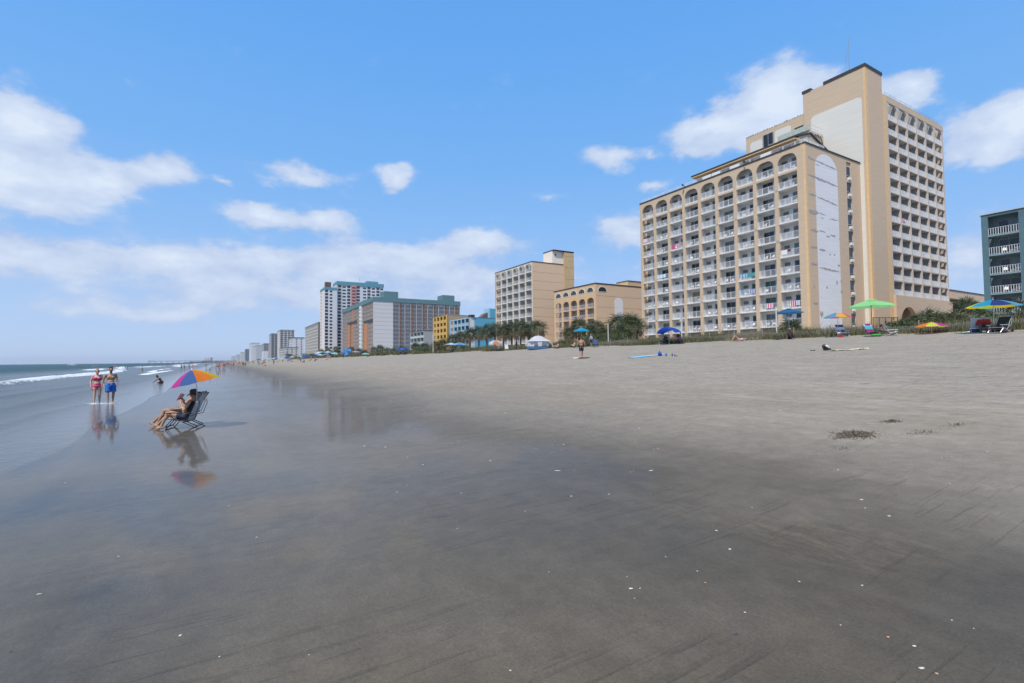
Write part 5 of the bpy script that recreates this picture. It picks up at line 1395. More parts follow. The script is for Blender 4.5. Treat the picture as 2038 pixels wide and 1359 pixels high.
mb = MB(); mb._add([(-R_ * .95, -R_ * .95, 1.2), (R_ * .95, -R_ * .95, 1.2), (.0, 0, 2.2), (-R_ * .95, R_ * .95, 1.2), (R_ * .95, R_ * .95, 1.2)], [(0, 1, 2), (1, 4, 2), (4, 3, 2), (3, 0, 2)]); mb.build('fly_sheet', TENT, o)

# ================================================================ BEACH FURNITURE
BLK = mat('black_tube', (.02, .02, .024), .4, .1); SLING = mat('pale_grey_sling', (.52, .53, .53), .8, .06, 30); ALT = mat('white_aluminium_tube', (.65, .66, .68), .35, .05, metal=.5)
def low_chair(p, rz, label, tube, slings, w=.56, group=None, name='beach_chair', pad=None, mesh_back=False):
    """reclined folding beach chair; +x forward, origin under its rear feet"""
    o = empty(name, p, rz, label, 'beach chair', group); h = w / 2
    for s in (-h, h):
        mb = MB(); mb.path([(.60, s, .27), (.82, s, .0)], .012, 7); mb.build('leg', tube, o)
        mb = MB(); mb.path([(.62, s * .96, .30), (.30, s * .96, .14), (.02, s * .96, .0)], .012, 7); mb.build('leg', tube, o)
        mb = MB(); mb.path([(.78, s, .30), (.30, s, .22), (.10, s, .72), (-.06, s, .98)], .013, 7); mb.build('side_frame', tube, o)
        mb = MB(); mb.path([(.22, s, .36), (.08, s, .40), (-.02, s, .68), (.0, s, .80)], .009, 6); mb.build('recline_bar', tube, o)
        mb = MB(); mb.box(.22, .80, s - .03, s + .03, .44, .468); mb.tube((.62, s, .29), (.72, s, .44), .01, n=6); mb.tube((.16, s, .42), (.26, s, .46), .01, n=6)
        mb.build('armrest', tube, o)
    for x, z in ((-.06, .98), (.82, .0), (.02, 0), (.78, .30), (.30, .20)):
        MB().tube((x, -h, z), (x, h, z), .012, n=6).build('cross_bar', tube, o)
    pts = [(.78, .305), (.62, .25), (.44, .205), (.31, .215), (.24, .36), (.16, .55), (.06, .78), (-.045, .96)]
    nb = len(pts) - 1
    for i in range(nb):
        (xa, za), (xb, zb) = pts[i], pts[i + 1]; mb = MB()
        mb._add([(xa, -h, za), (xa, h, za), (xb, h, zb), (xb, -h, zb), (xa + .006, -h, za + .008), (xa + .006, h, za + .008), (xb + .006, h, zb + .008), (xb + .006, -h, zb + .008)],
                [(0, 1, 2, 3), (7, 6, 5, 4), (0, 3, 7, 4), (1, 5, 6, 2)])
        mb.build('seat_sling' if i < 3 else 'back_sling', slings[i % len(slings)], o)
    if pad: mb = MB(); mb.ell((.03, 0, .90), (.05, h * .8, .09), nu=10, nv=6); mb.build('head_pillow', pad, o)
    return o
STR = [mat('navy_stripe', (.03, .07, .18), .8), mat('white_stripe', (.6, .62, .66), .8)]
STM = [mat('magenta_stripe', (.35, .03, .16), .8), mat('turquoise_stripe', (.05, .36, .46), .8), mat('pale_blue_stripe', (.35, .55, .68), .8), mat('maroon_stripe', (.22, .04, .10), .8)]
STT = [mat('teal_check', (.10, .30, .32), .8, .4, 25)]
low_chair(placeX(1672, 43.2), -2.2, 'navy and white striped chair seen from behind under the rainbow umbrella', ALT, STR, .62, pad=None)
low_chair(placeX(1728, 42.8), -2.0, 'magenta and turquoise striped chair under the lime umbrella', BLK, STM, .66, pad=STM[0])
low_chair(placeX(1762, 42.6), -1.2, 'teal checked chair with white frame right of the wooden pole', ALT, STT, .60, pad=STR[0])
low_chair(placeX(2003, 41.0), 2.75, 'black mesh chair with white frame at the right edge', ALT, [mat('black_mesh', (.02, .018, .018), .8)], .7)
low_chair(placeX(1350, 43.4), -2.1, 'dark folding chair under the blue sun shelter', BLK, [mat('black_mesh', (.02, .018, .018))], .6)
low_chair(placeX(1325, 43.6), -1.6, 'small black chair at the left under the blue sun shelter', BLK, [mat('black_mesh', (.02, .018, .018))], .5)
low_chair(placeX(1008, 43.8), -2.0, 'grey folding chair between the striped umbrella and the tent', ALT, [SLING], .6)
low_chair(placeX(1098, 43.4), -.8, 'white lounge chair leaning beside the dome tent', ALT, [STR[1]], .6)
low_chair(placeX(1185, 43.6), -2.2, 'dark blue chair right of the cyan umbrella pole', BLK, STR[:1], .6)
BLUEP = mat('blue_bag', (.03, .07, .30), .7); REDP = mat('red_plastic', (.5, .03, .03), .5)
def thing1(mb, name, m_, p, rz, label, cat, group=None, smooth=False):
    o = mb.build(name, m_, smooth=smooth); o.location = p; o.rotation_euler = (0, 0, rz); return tag(o, label, cat, group)
def cooler(p, rz, w, d, h, m_, label, lidm=None):
    o = empty('cooler', p, rz, label, 'cooler')
    MB().box(-w/2, w/2, -d/2, d/2, 0, h * .78).build('body', m_, o); MB().box(-w/2 - .01, w/2 + .01, -d/2 - .01, d/2 + .01, h * .78, h).build('lid', lidm or m_, o)
    mb = MB(); mb.path([(-w/2 - .02, 0, h * .5), (-w/2 - .06, 0, h * 1.15), (w/2 + .06, 0, h * 1.15), (w/2 + .02, 0, h * .5)], .012, 5); mb.build('handle', BLK, o); return o
cooler(placeX(1943, 41.3), .5, .5, .4, .35, mat('navy_cloth', (.02, .03, .08), .8), 'navy box beside the seated man in red', mat('pale_grey_lid', (.55, .57, .6)))
cooler(placeX(1984, 41.4), .3, .6, .4, .48, mat('black_cloth', (.012, .012, .014), .8), 'black cooler bag at the foot of the blue and yellow umbrella')
cooler(placeX(1675, 42.4), .2, .3, .25, .2, REDP, 'little red cooler under the rainbow umbrella')
cooler(placeX(1313, 43), .2, .18, .14, .26, mat('white_plastic', (.8, .8, .79)), 'tiny white jug left of the blue sun shelter')
mb = MB(); 
for i in range(16):
    a, b_ = 2 * math.pi * i / 16, 2 * math.pi * (i + 1) / 16; mb.cap((.26 * math.cos(a), .26 * math.sin(a), .10), (.26 * math.cos(b_), .26 * math.sin(b_), .10), .085, .085, 8)
thing1(mb, 'swim_ring', mat('green_vinyl', (.04, .42, .07), .45), placeX(1745, 42.2), 0, 'bright green swim ring on the sand by the wooden pole', 'swim ring', smooth=True)
# towels on the sand
def ground_cloth(px, py, L_, W_, rz, m_, label, name='towel', cat='towel', dirx=None, lift=.02):
    c = G(px, py); mb = MB(); n, k_ = 16, 8; r = random.Random(int(px)); vs = []
    for i in range(n + 1):
        for j in range(k_ + 1):
            u, v = (i / n - .5) * L_, (j / k_ - .5) * W_
            x = u * math.cos(rz) - v * math.sin(rz); y = u * math.sin(rz) + v * math.cos(rz)
            vs.append((x, y, gzf(c.x + x, c.y + y) - c.z + lift + r.uniform(0, .025) + (.05 * r.random() if i in (0, n) else 0)))
    mb._add(vs, [(i * (k_ + 1) + j, (i + 1) * (k_ + 1) + j, (i + 1) * (k_ + 1) + j + 1, i * (k_ + 1) + j + 1) for i in range(n) for j in range(k_)])
    return thing1(mb, name, m_, c, 0, label, cat, smooth=True)
ground_cloth(1685, 697, 1.9, .9, -YAW, mat('cream_towel', (.70, .58, .36), .9, .06), 'cream towel spread behind the black backpack')
ground_cloth(1285, 709.5, 2.6, 1.3, -YAW + .15, mat('light_blue_towel', (.20, .48, .66), .9, .08), 'pale blue beach towel spread on the sand right of the walking man')
ground_cloth(1922, 663, 1.0, .8, -YAW, mat('pale_mint_towel', (.55, .72, .66), .9, .05), 'pale mint towel on the crest left of the seated man in red', lift=.06)
ground_cloth(1562, 674, 1.8, .9, -YAW, mat('navy_cloth', (.02, .03, .08)), 'dark blanket under the hooded sitter')
# backpack
c = G(1644, 697.5); o = empty('backpack', c, -YAW + .3, 'black and white backpack lying on the sand near a cream towel', 'backpack')
mb = MB(); R3 = Matrix.Rotation(.55, 3, 'Y'); mb.ell((0, 0, .17), (.27, .15, .15), R3, 14, 9); mb.ell((.16, 0, .09), (.16, .14, .09), None, 12, 7); mb.build('bag', BLK, o, smooth=True)
mb = MB(); mb.ell((-.0, -.10, .21), (.18, .07, .08), R3, 12, 7); mb.build('front_pocket', mat('white_print_cloth', (.65, .66, .68), .8, .3, 14), o, smooth=True)
mb = MB(); mb.path([(-.2, -.05, .25), (-.32, -.1, .2), (-.35, -.1, .08), (-.25, -.12, .03)], .018, 6); mb.build('strap', BLK, o)
def sandals(px, py, m_, label, s=1.0, rz=0.0):
    c = G(px, py); o = empty('sandals', c, rz, label, 'sandals')
    for k in (0, 1):
        mb = MB(); mb.ell((0, .14 * k, .015), (.14 * s, .05 * s, .015), nu=12, nv=5); mb.build('sole', m_, o)
        mb = MB(); mb.path([(-.02, .14 * k - .04, .02), (.03, .14 * k, .06), (-.02, .14 * k + .04, .02)], .01, 5); mb.build('strap', m_, o)
sandals(1718, 695.5, BLK, 'black sandals at the right end of the cream towel')
sandals(1620, 698, BLK, 'dark sandals left of the backpack')
# items on the pale blue towel
c = G(1313, 708.5); o = empty('beach_bag', c, 0, 'blue bag slumped on the right end of the pale blue towel', 'bag')
mb = MB(); mb.ell((0, 0, .15), (.16, .12, .16), nu=12, nv=8); mb.ell((.1, 0, .08), (.14, .1, .08), nu=10, nv=6); mb.build('bag', BLUEP, o, smooth=True)
mb = MB(); mb.path([(-.05, 0, .28), (0, 0, .38), (.06, 0, .28)], .015, 5); mb.build('handle', BLUEP, o)
for i, (px, m_, lab, h) in enumerate([(1326, BLUEP, 'small blue bottle right of the slumped bag', .16), (1332, mat('pale_teal_plastic', (.25, .45, .5), .5), 'pale teal cup second right of the slumped bag', .13),
                      (1338, BLUEP, 'dark blue cup third right of the slumped bag', .15), (1343, mat('olive_cloth', (.1, .1, .03), .8), 'olive bundle near the end of the towel things', .10)]):
    c = G(px, 709); mb = MB(); mb.tube((0, 0, 0), (0, 0, h), .05, .045, 9); mb.tube((0, 0, h), (0, 0, h + .05), .03, .02, 7); thing1(mb, 'bottle' if i < 1 else 'cup', m_, c, 0, lab, 'bottle' if i < 1 else 'cup')
sandals(1347, 708.5, mat('olive_cloth', (.1, .1, .03)), 'dark sandals at the far right of the blue towel things')
# boards at the walking man's feet
def board(px, py, L_, W_, rz, m_, label):
    c = G(px, py); mb = MB(); n = 20; top = [(L_ / 2 * math.cos(t), W_ / 2 * math.sin(t) * (1 - .15 * math.cos(t)), 0) for t in [2 * math.pi * i / n for i in range(n)]]
    mb.poly(top, (0, 0, 1), .06); o = mb.build('bodyboard', m_); o.location = c + Vector((0, 0, .03)); o.rotation_euler = (.05, -.03, rz); tag(o, label, 'bodyboard')
board(1162, 713.5, .95, .5, -YAW, mat('dark_red_board', (.12, .02, .02), .5), 'dark red bodyboard under the feet of the walking man')
board(1148, 713.5, .7, .4, -YAW + .4, mat('white_plastic', (.8, .8, .79)), 'white bodyboard left of the dark red one')

# ================================================================ SHELLS AND SAND CLODS
SHM = mat('shell_white', (.62, .58, .50), .5, .22, 30); SHO = mat('shell_orange', (.62, .35, .18), .5, .1, 20); SHD = mat('shell_dark', (.05, .06, .08), .4, .2, 20)
def shell_mesh(seed, m_, elong=1.4):
    r = random.Random(seed); mb = MB(); n = 11; vs = [(0, 0, .32)]
    for j, (rr, z) in enumerate(((.5, .26), (.85, .12), (1, 0), (.92, -.02))):
        for i in range(n):
            a = 2 * math.pi * i / n; k_ = 1 + .10 * math.sin(5 * a + seed) + r.uniform(-.05, .05)
            vs.append((rr * k_ * elong * math.cos(a), rr * k_ * math.sin(a) * (1 - .3 * math.cos(a)), z + .03 * (i % 2)))
    fs = [(0, 1 + i, 1 + (i + 1) % n) for i in range(n)]
    for j in range(3): fs += [(1 + j * n + i, 1 + (j + 1) * n + i, 1 + (j + 1) * n + (i + 1) % n, 1 + j * n + (i + 1) % n) for i in range(n)]
    mb._add(vs, fs); return mb.mesh('seashell', m_, True)
SM = {('w', k): shell_mesh(k, SHM, 1.2 + .4 * k) for k in range(4)}; SM[('o', 0)] = shell_mesh(7, SHO, 1.3); SM[('d', 0)] = shell_mesh(8, SHD, 1.5)
shells = [(1835, 1337, 'w', 2, 17, 'largest white shell, near the bottom right corner'), (1820, 1289, 'w', 1, 13, 'white oval shell above the largest one at the bottom right'), (1770, 1027, 'w', 3, 12, 'long curved white shell on the damp sand at the right'),
 (1715, 996, 'w', 1, 11, 'flat white shell left of the long curved one'), (1722, 1013, 'w', 0, 6, 'small shell just below the flat white one'), (1426, 1056, 'w', 1, 9, 'white shell beside an ochre scum streak'), (1453, 1097, 'w', 0, 8, 'round white shell down right of the scum streak'),
 (1256, 1173, 'w', 0, 12, 'broad white shell low in the middle of the foreground'), (1274, 1177, 'w', 1, 5, 'tiny shell right of the broad white one'), (1263, 1192, 'w', 0, 4, 'tiny shell below the broad white one'), (1404, 1161, 'o', 0, 7, 'small orange shell in the middle foreground'),
 (1388, 1140, 'w', 0, 5, 'small white shell above the small orange one'), (1483, 1225, 'w', 0, 8, 'bluish white shell above the dark mussel'), (1464, 1266, 'd', 0, 10, 'dark mussel shell in the lower foreground'), (1673, 1244, 'w', 1, 6, 'small shell left of the orange one at the lower right'),
 (1768, 1274, 'o', 0, 8, 'orange shell up left of the big white pair'), (1865, 1352, 'o', 0, 9, 'brown pebble shell at the bottom edge'), (1716, 1165, 'w', 1, 6, 'small shell below the pale scum curve'), (1591, 1161, 'w', 0, 7, 'grey white shell between scum and mussel'),
 (1296, 938, 'w', 3, 10, 'long white shell on the wet edge, centre right'), (1212, 985, 'w', 1, 7, 'white shell left of the scum streaks'), (1137, 988, 'w', 1, 6, 'white shell a step left of the pair by the scum'), (976, 917, 'w', 1, 6, 'shell on the wet sand right of centre reflection'),
 (725, 888, 'w', 0, 5, 'left shell of the pair below the building reflection'), (767, 890, 'w', 0, 5, 'right shell of the pair below the building reflection'), (842, 926, 'w', 0, 5, 'shell lower right of the pair below the reflection'), (811, 911, 'w', 1, 4, 'tiny shell between the pairs below the reflection'),
 (1110, 937, 'w', 3, 13, 'flat pale fragment on the wet sand in the middle'), (1255, 940, 'w', 0, 4, 'tiny shell left of the long white one'), (918, 982, 'w', 0, 4, 'tiny shell alone on the grey wet sand'), (790, 980, 'w', 1, 4, 'tiny shell on the wet sand left of centre'),
 (511, 1072, 'w', 0, 6, 'single white shell in the left middle foreground'), (236, 1108, 'w', 1, 5, 'small shell in the left foreground'), (78, 1187, 'w', 3, 11, 'long white shell near the left edge'), (359, 1272, 'w', 0, 8, 'white shell low in the left foreground'),
 (437, 1312, 'w', 1, 5, 'faint shell near the bottom left'), (1016, 1336, 'w', 0, 6, 'shell at the bottom middle'), (22, 1302, 'd', 0, 7, 'greenish dark shell at the bottom left edge'), (615, 1312, 'w', 0, 4, 'tiny shell near the bottom, left of the middle'),
 (1122, 885, 'w', 0, 6, 'white shell on the damp sand upper middle'), (1310, 893, 'o', 0, 5, 'ochre shell on the damp sand right of centre'), (1272, 852, 'w', 1, 6, 'white shell on the smooth damp slope'), (1045, 1018, 'w', 0, 4, 'tiny shell below centre'),
 (1005, 822, 'w', 0, 5, 'bright shell at the right of the shell scatter'), (1891, 963, 'w', 1, 6, 'white shell on damp sand at the right'), (1668, 937, 'w', 0, 5, 'small shell below the dug sand clods'), (1965, 899, 'w', 1, 7, 'white shell right of the dug sand, near the edge'),
 (1325, 1112, 'w', 0, 4, 'tiny shell above the middle foreground'), (455, 1008, 'w', 1, 5, 'small shell below the umbrella reflection'), (130, 962, 'w', 0, 6, 'bubbly white shell near the left edge of the wet sand'), (910, 1053, 'w', 0, 4, 'tiny shell in the central foreground'),
 (1553, 817, 'w', 1, 6, 'pale shell on the drying sand right of centre'), (1497, 1013, 'w', 0, 4, 'tiny shell right of the scum streaks'), (1938, 1256, 'w', 0, 4, 'tiny shell near the right edge'), (1895, 1240, 'w', 1, 5, 'small shell near the lower right edge')]
for px, py, c_, k_, sz, lab in shells:
    c = G(px, py); D = (c - Vector((0, 0, CAMH))).dot(FW); s = sz * D / FPX / 2.6 / (1.2 + .2 * k_) * .98
    o = link('seashell', SM[(c_, k_)]); o.location = c + Vector((0, 0, .001)); o.scale = (s, s, s); o.rotation_euler = (rnd.uniform(-.15, .15), rnd.uniform(-.15, .15), rnd.uniform(-.7, .2))
    tag(o, lab, 'shell', 'sea shells on the wet sand')
# shell grit: tiny fragments
def scatter(n, fpos, smin, smax, mats, probs, name, label, cat, thick=.3):
    x, y = fpos(n); z = gz(x, y); s = nr.uniform(smin, smax, n) * (1 + .02 * np.hypot(x, y))
    a = nr.uniform(0, 6.28, n); tmpl = np.array([(1, 0, 0), (.3, .8, 0), (-.7, .5, 0), (-.8, -.5, 0), (.3, -.7, 0), (0, 0, thick * 1.6)], float)
    ca, sa = np.cos(a)[:, None], np.sin(a)[:, None]
    jit = nr.uniform(.7, 1.3, (n, 6)); X_ = (tmpl[:, 0] * ca - tmpl[:, 1] * sa) * jit * s[:, None] + x[:, None]; Y_ = (tmpl[:, 0] * sa + tmpl[:, 1] * ca) * jit * s[:, None] + y[:, None]
    Z_ = tmpl[:, 2] * s[:, None] + z[:, None] - s[:, None] * .05
    V = np.stack([X_, Y_, Z_], -1).reshape(-1, 3); b0 = np.arange(n) * 6
    F = np.concatenate([np.stack([b0 + i, b0 + (i + 1) % 5, b0 + 5], -1) for i in range(5)]); mi = np.tile(nr.choice(len(mats), n, p=probs), 5)
    o = link(name, raw_mesh(name, V, F, mats, mi)); tag(o, label, cat, kind='stuff'); return o
def f1(n):
    y = 6 + 50 * nr.beta(1.3, 2.2, n); x = 6.2 + nr.normal(0, 1.4, n) + .02 * y; return x, y
scatter(1500, f1, .003, .010, [SHM, SHO, SHD], [.8, .08, .12], 'shell_grit', 'tiny white shell fragments along the edge of the wet sand', 'shell grit')
def f2(n): return nr.uniform(2, 24, n), nr.uniform(2, 50, n)
scatter(600, f2, .003, .010, [SHM, SHD], [.6, .4], 'shell_specks', 'sparse shell specks over the damp and drying sand', 'shell grit')
def f3(n): return nr.uniform(18, 42, n), nr.uniform(0, 70, n)
CLOD = mat('sand_clod', (.20, .175, .14), .95, .2, 20)
scatter(1800, f3, .006, .02, [CLOD, SHM], [.93, .07], 'sand_crumbs', 'crumbs and footprint rims on the dry upper sand', 'sand crumbs', .12)
CLODW = mat('wet_sand_clod', (.135, .108, .082), .95, .4, 20)
def clods(px, py, w, d, n, smax, label):
    c = G(px, py)
    n = int(n * 2.2)
    def fp(n_): 
        u = nr.normal(0, .42, n_) * w; v = nr.normal(0, .42, n_) * d
        return c.x + u * RT0.x + v * RT0.y * -1 * 0 + v * math.sin(YAW), c.y + u * RT0.y + v * math.cos(YAW)
    x, y = fp(n); mb = MB(); r = random.Random(int(px))
    for i in range(n):
        dd = math.hypot((x[i] - c.x) / w, (y[i] - c.y) / d); s = smax * .62 * r.uniform(.2, 1) ** 1.3 * max(.3, 1 - dd * .6)
        mb.ell((x[i] - c.x, y[i] - c.y, gzf(x[i], y[i]) - c.z + s * .2 + smax * 1.1 * math.exp(-dd * dd * 5) * r.random()), (s, s * r.uniform(.6, 1), s * r.uniform(.45, .8)), Matrix.Rotation(r.uniform(0, 3), 3, (r.random(), r.random(), r.random() + .1)), 5, 3)
    o = mb.build('sand_clods', CLODW); o.location = c; tag(o, label, 'sand clods', kind='stuff')
clods(1702, 866, .50, .42, 330, .050, 'dug up heap of dark sand clods on the right')
clods(1672, 872, .38, .16, 90, .026, 'trail of small clods left of the dug heap')
clods(1775, 839, .30, .16, 110, .036, 'small heap of clods behind the dug heap')
clods(1835, 862, .75, .25, 120, .024, 'scattered clods right of the dug heap')
clods(1905, 846, .85, .22, 110, .024, 'thin line of clods near the right edge')
clods(1672, 893, .25, .3, 60, .020, 'loose crumbs just below the dug heap')
# ================================================================ PEOPLE
def skin(name, c): return mat(name, c, .5, .08, 6, .15, 60)
SK = {'tan': skin('tanned_skin', (.40, .22, .135)), 'fair': skin('fair_skin', (.58, .36, .26)), 'brown': skin('brown_skin', (.22, .115, .07)), 'dark': skin('dark_skin', (.10, .055, .038)), 'mid': skin('olive_skin', (.44, .26, .165))}
HR = {'black': mat('black_hair', (.012, .010, .009), .6, .3, 30), 'brown': mat('brown_hair', (.07, .04, .022), .6, .3, 30), 'blond': mat('blond_hair', (.30, .19, .09), .6, .25, 30), 'grey': mat('grey_hair', (.25, .24, .23), .6, .2, 30)}
def remesh(mb, vox, name, mats, smooth=6):
    me = mb.mesh(name, mats); o = bpy.data.objects.new('tmp', me); COL.objects.link(o)
    m_ = o.modifiers.new('r', 'REMESH'); m_.mode = 'VOXEL'; m_.voxel_size = vox; m_.use_smooth_shade = True
    s_ = o.modifiers.new('s', 'SMOOTH'); s_.iterations = smooth; s_.factor = .5
    dg = bpy.context.evaluated_depsgraph_get(); ev = o.evaluated_get(dg)
    out = bpy.data.meshes.new_from_object(ev); out.name = name
    bpy.data.objects.remove(o); bpy.data.meshes.remove(me)
    out.materials.clear()
    for q in (mats if isinstance(mats, list) else [mats]): out.materials.append(q)
    out.polygons.foreach_set('use_smooth', [True] * len(out.polygons)); out.update(); return out
V3 = lambda *a: Vector(a)
def hand(mb, wr, dirv, palm_n, s=1.0, curl=.35, thumb_side=1):
    """palm with four unequal bent fingers and a thumb leaving its side"""
    d = dirv.normalized(); n = palm_n.normalized(); n = (n - d * n.dot(d)).normalized(); t = d.cross(n) * thumb_side
    pc = wr + d * .05 * s
    for k in range(4):
        off = t * (.030 - .020 * k) * s
        mb.cap(wr + off * .5, wr + d * .088 * s + off, .013 * s, .0115 * s, 8)
        L_ = (.036, .042, .039, .030)[k] * s; p = wr + d * .090 * s + off; dd = d.copy()
        for seg in range(3):
            dd = (dd + n * (curl * (.5 + .5 * seg))).normalized(); q = p + dd * L_ * (1, .75, .6)[seg]
            mb.cap(p, q, .0088 * s - .0008 * seg, .0082 * s - .0008 * seg, 7); p = q
    p = wr + d * .025 * s + t * .026 * s; q = p + (d * .6 + t * .75 + n * .2).normalized() * .045 * s; r_ = q + (d * .9 + t * .25 + n * .45).normalized() * .03 * s
    mb.cap(p, q, .013 * s, .0105 * s, 7); mb.cap(q, r_, .0105 * s, .009 * s, 7)
def foot(mb, an, toe, s=1.0, detail=True):
    d = (toe - an); d.z = 0; d.normalize(); lat = V3(-d.y, d.x, 0)
    heel = an - d * .045 * s; heel.z = an.z - .045 * s
    full = toe - an; base = an + full * .68 - V3(0, 0, .018 * s)
    mb.cap(heel, an + full * .35 - V3(0, 0, .03 * s), .034 * s, .036 * s, 9); mb.cap(an - V3(0, 0, .01 * s), base, .036 * s, .024 * s, 9)
    for k in range(5):
        off = lat * (.034 - .017 * k) * s
        mb.cap(base + off * .8 + d * -.02 * s, base + off + (full.normalized()) * (.062, .06, .056, .05, .044)[k] * s * (1 if True else 0), .0135 * s, (.012 if k in (0,) else .0088) * s, 7)
def person_body(J, name, skinm, vox=.012, bulk=1.0, belly=0.0, female=False, hands=True, curl=(.35, .35), s=1.0, headrot=None, palms=None, legbulk=None):
    """one continuous body; J holds joints (metres, z up)"""
    mb = MB(); lb = legbulk or bulk
    hip = (J['hipL'] + J['hipR']) / 2; sh = (J['shL'] + J['shR']) / 2; neck = J['neck']; head = J['head']
    up = (sh - hip).normalized(); lat = (J['shL'] - J['shR']); lat = (lat - up * lat.dot(up)).normalized(); fw_ = up.cross(lat)          # L is +lat
    R = Matrix((lat, fw_, up)).transposed()            # local x = left, y = forward?, z = up
    w = .155 * s * bulk
    L_ = (sh - hip).length
    mb.ell(hip + up * .02 * s, (w * (1.10 if female else 1.0), .115 * s * bulk, .13 * s), R, 16, 10)
    mb.ell(hip + up * L_ * .36, (w * (.80 if female else .93), .098 * s * bulk + belly * .5, .15 * s), R, 16, 10)
    mb.ell(hip + up * L_ * .28 + fw_ * (.02 * s + belly), (w * .80, .085 * s * bulk + belly * .4, .14 * s), R, 14, 9)
    mb.ell(hip + up * L_ * .70, (w * (.98 if female else 1.08), .112 * s * bulk, .19 * s), R, 16, 10)
    for k, c in (('L', 1), ('R', -1)):
        a = J['sh' + k]
        mb.cap(hip + up * L_ * .90 + lat * c * .05 * s, a - up * .01, .062 * s * bulk, .052 * s * bulk, 12)
        mb.ell(hip + up * L_ * .76 + fw_ * .075 * s * bulk + lat * c * .075 * s, (.075 * s * bulk, .045 * s if not female else .07 * s, .06 * s), R, 12, 8)
        mb.ell(hip - up * .03 * s - fw_ * .05 * s + lat * c * .07 * s, (.085 * s * lb, .085 * s * lb, .09 * s), R, 12, 8)
        e, wr = J['el' + k], J['wr' + k]
        mb.cap(a, e, .050 * s * bulk, .037 * s * bulk, 12); m_ = a.lerp(e, .42); mb.ell(m_, (.050 * s * bulk,) * 3, nu=10, nv=7)
        mb.cap(e, wr, .038 * s * bulk, .025 * s, 12); m_ = e.lerp(wr, .28); mb.ell(m_, (.041 * s * bulk,) * 3, nu=10, nv=7)
        hd = J.get('hd' + k, (wr - e).normalized())
        if hands: hand(mb, wr, hd, (palms or {}).get(k, fw_ * .3 - lat * c), s, curl[0 if k == 'L' else 1], c)
        else: mb.ell(wr + hd * .06 * s, (.035 * s,) * 3, nu=8, nv=6)
        hp, kn, an, to = J['hip' + k], J['kn' + k], J['an' + k], J['to' + k]
        mb.cap(hp, kn, .088 * s * lb, .054 * s * lb, 14); mb.ell(hp.lerp(kn, .3), (.088 * s * lb,) * 3, nu=12, nv=8); mb.ell(kn, (.056 * s * lb,) * 3, nu=10, nv=7)
        back = (kn - hp).cross(an - kn); 
        mb.cap(kn, an, .051 * s * lb, .032 * s, 12)
        bd = ((kn * 1.0) - hp.lerp(an, .5)); bd = -bd if bd.length > .03 else -fw_; bd.normalize()
        mb.ell(kn.lerp(an, .30) + bd * .016 * s, (.055 * s * lb, .055 * s * lb, .085 * s), (an - kn).to_track_quat('Z', 'Y').to_matrix(), 10, 8)
        if hands: foot(mb, an, to, s)
        else: mb.cap(an - V3(0, 0, .01), to, .037 * s, .026 * s, 8)
    mb.cap(sh + up * .02 * s, neck.lerp(head, .5), .058 * s * bulk, .052 * s, 12); mb.cap(sh - up * .02, neck, .075 * s * bulk, .055 * s, 12)
    H = headrot or R
    mb.ell(head, (.074 * s, .090 * s, .105 * s), H, 18, 12); mb.ell(head + H @ V3(0, .022, -.055) * s, (.056 * s, .062 * s, .062 * s), H, 14, 9)
    if hands:
        mb.cap(head + H @ V3(0, .088, .012) * s, head + H @ V3(0, .108, -.018) * s, .009 * s, .013 * s, 8)     # nose
        mb.cap(head + H @ V3(-.032, .083, .028) * s, head + H @ V3(.032, .083, .028) * s, .009 * s, .009 * s, 8)  # brow
        mb.cap(head + H @ V3(-.018, .083, -.052) * s, head + H @ V3(.018, .083, -.052) * s, .009 * s, .009 * s, 8)  # mouth
        mb.ell(head + H @ V3(0, .068, -.09) * s, (.02 * s,) * 3, nu=8, nv=6)
        for c in (-1, 1): mb.ell(head + H @ V3(c * .076, -.005, -.005) * s, (.012 * s, .02 * s, .032 * s), H, 8, 8)
    return remesh(mb, vox, name, skinm, 5 if hands else 3), dict(R=R, up=up, lat=lat, fw=fw_, hip=hip, sh=sh, H=H, head=head, s=s)
def eyes(root_body, I, parent):
    m_ = mat('eye_dark', (.02, .015, .012), .3); s = I['s']
    for c in (-1, 1):
        MB().ell(I['head'] + I['H'] @ V3(c * .030, .080, .008) * s, (.010 * s, .006 * s, .005 * s), I['H'], 8, 6).build('eye', m_, parent, smooth=True)
    MB().ell(I['head'] + I['H'] @ V3(0, .090, -.050) * s, (.020 * s, .005 * s, .004 * s), I['H'], 8, 6).build('lips', mat('lip', (.35, .12, .10), .5), parent, smooth=True)
def wear(me, cond, name, m_, parent, off=.006):
    """a garment lying on the body: faces of the body that satisfy cond, lifted off the skin"""
    vs = np.empty(len(me.vertices) * 3, dtype=np.float32); me.vertices.foreach_get('co', vs); vs = vs.reshape(-1, 3)
    nn_ = np.empty(len(me.vertices) * 3, dtype=np.float32); me.vertices.foreach_get('normal', nn_); nn_ = nn_.reshape(-1, 3)
    F = np.array([list(p.vertices) for p in me.polygons if len(p.vertices) == 4])
    cen = vs[F].mean(1); keep = cond(cen); F = F[keep]
    if len(F) == 0: return None
    used, inv = np.unique(F, return_inverse=True); F2 = inv.reshape(-1, 4)
    V = vs[used] + nn_[used] * off
    me2 = raw_mesh(name, V, F2, m_); me2.polygons.foreach_set('use_smooth', [True] * len(F2))
    return link(name, me2, parent)
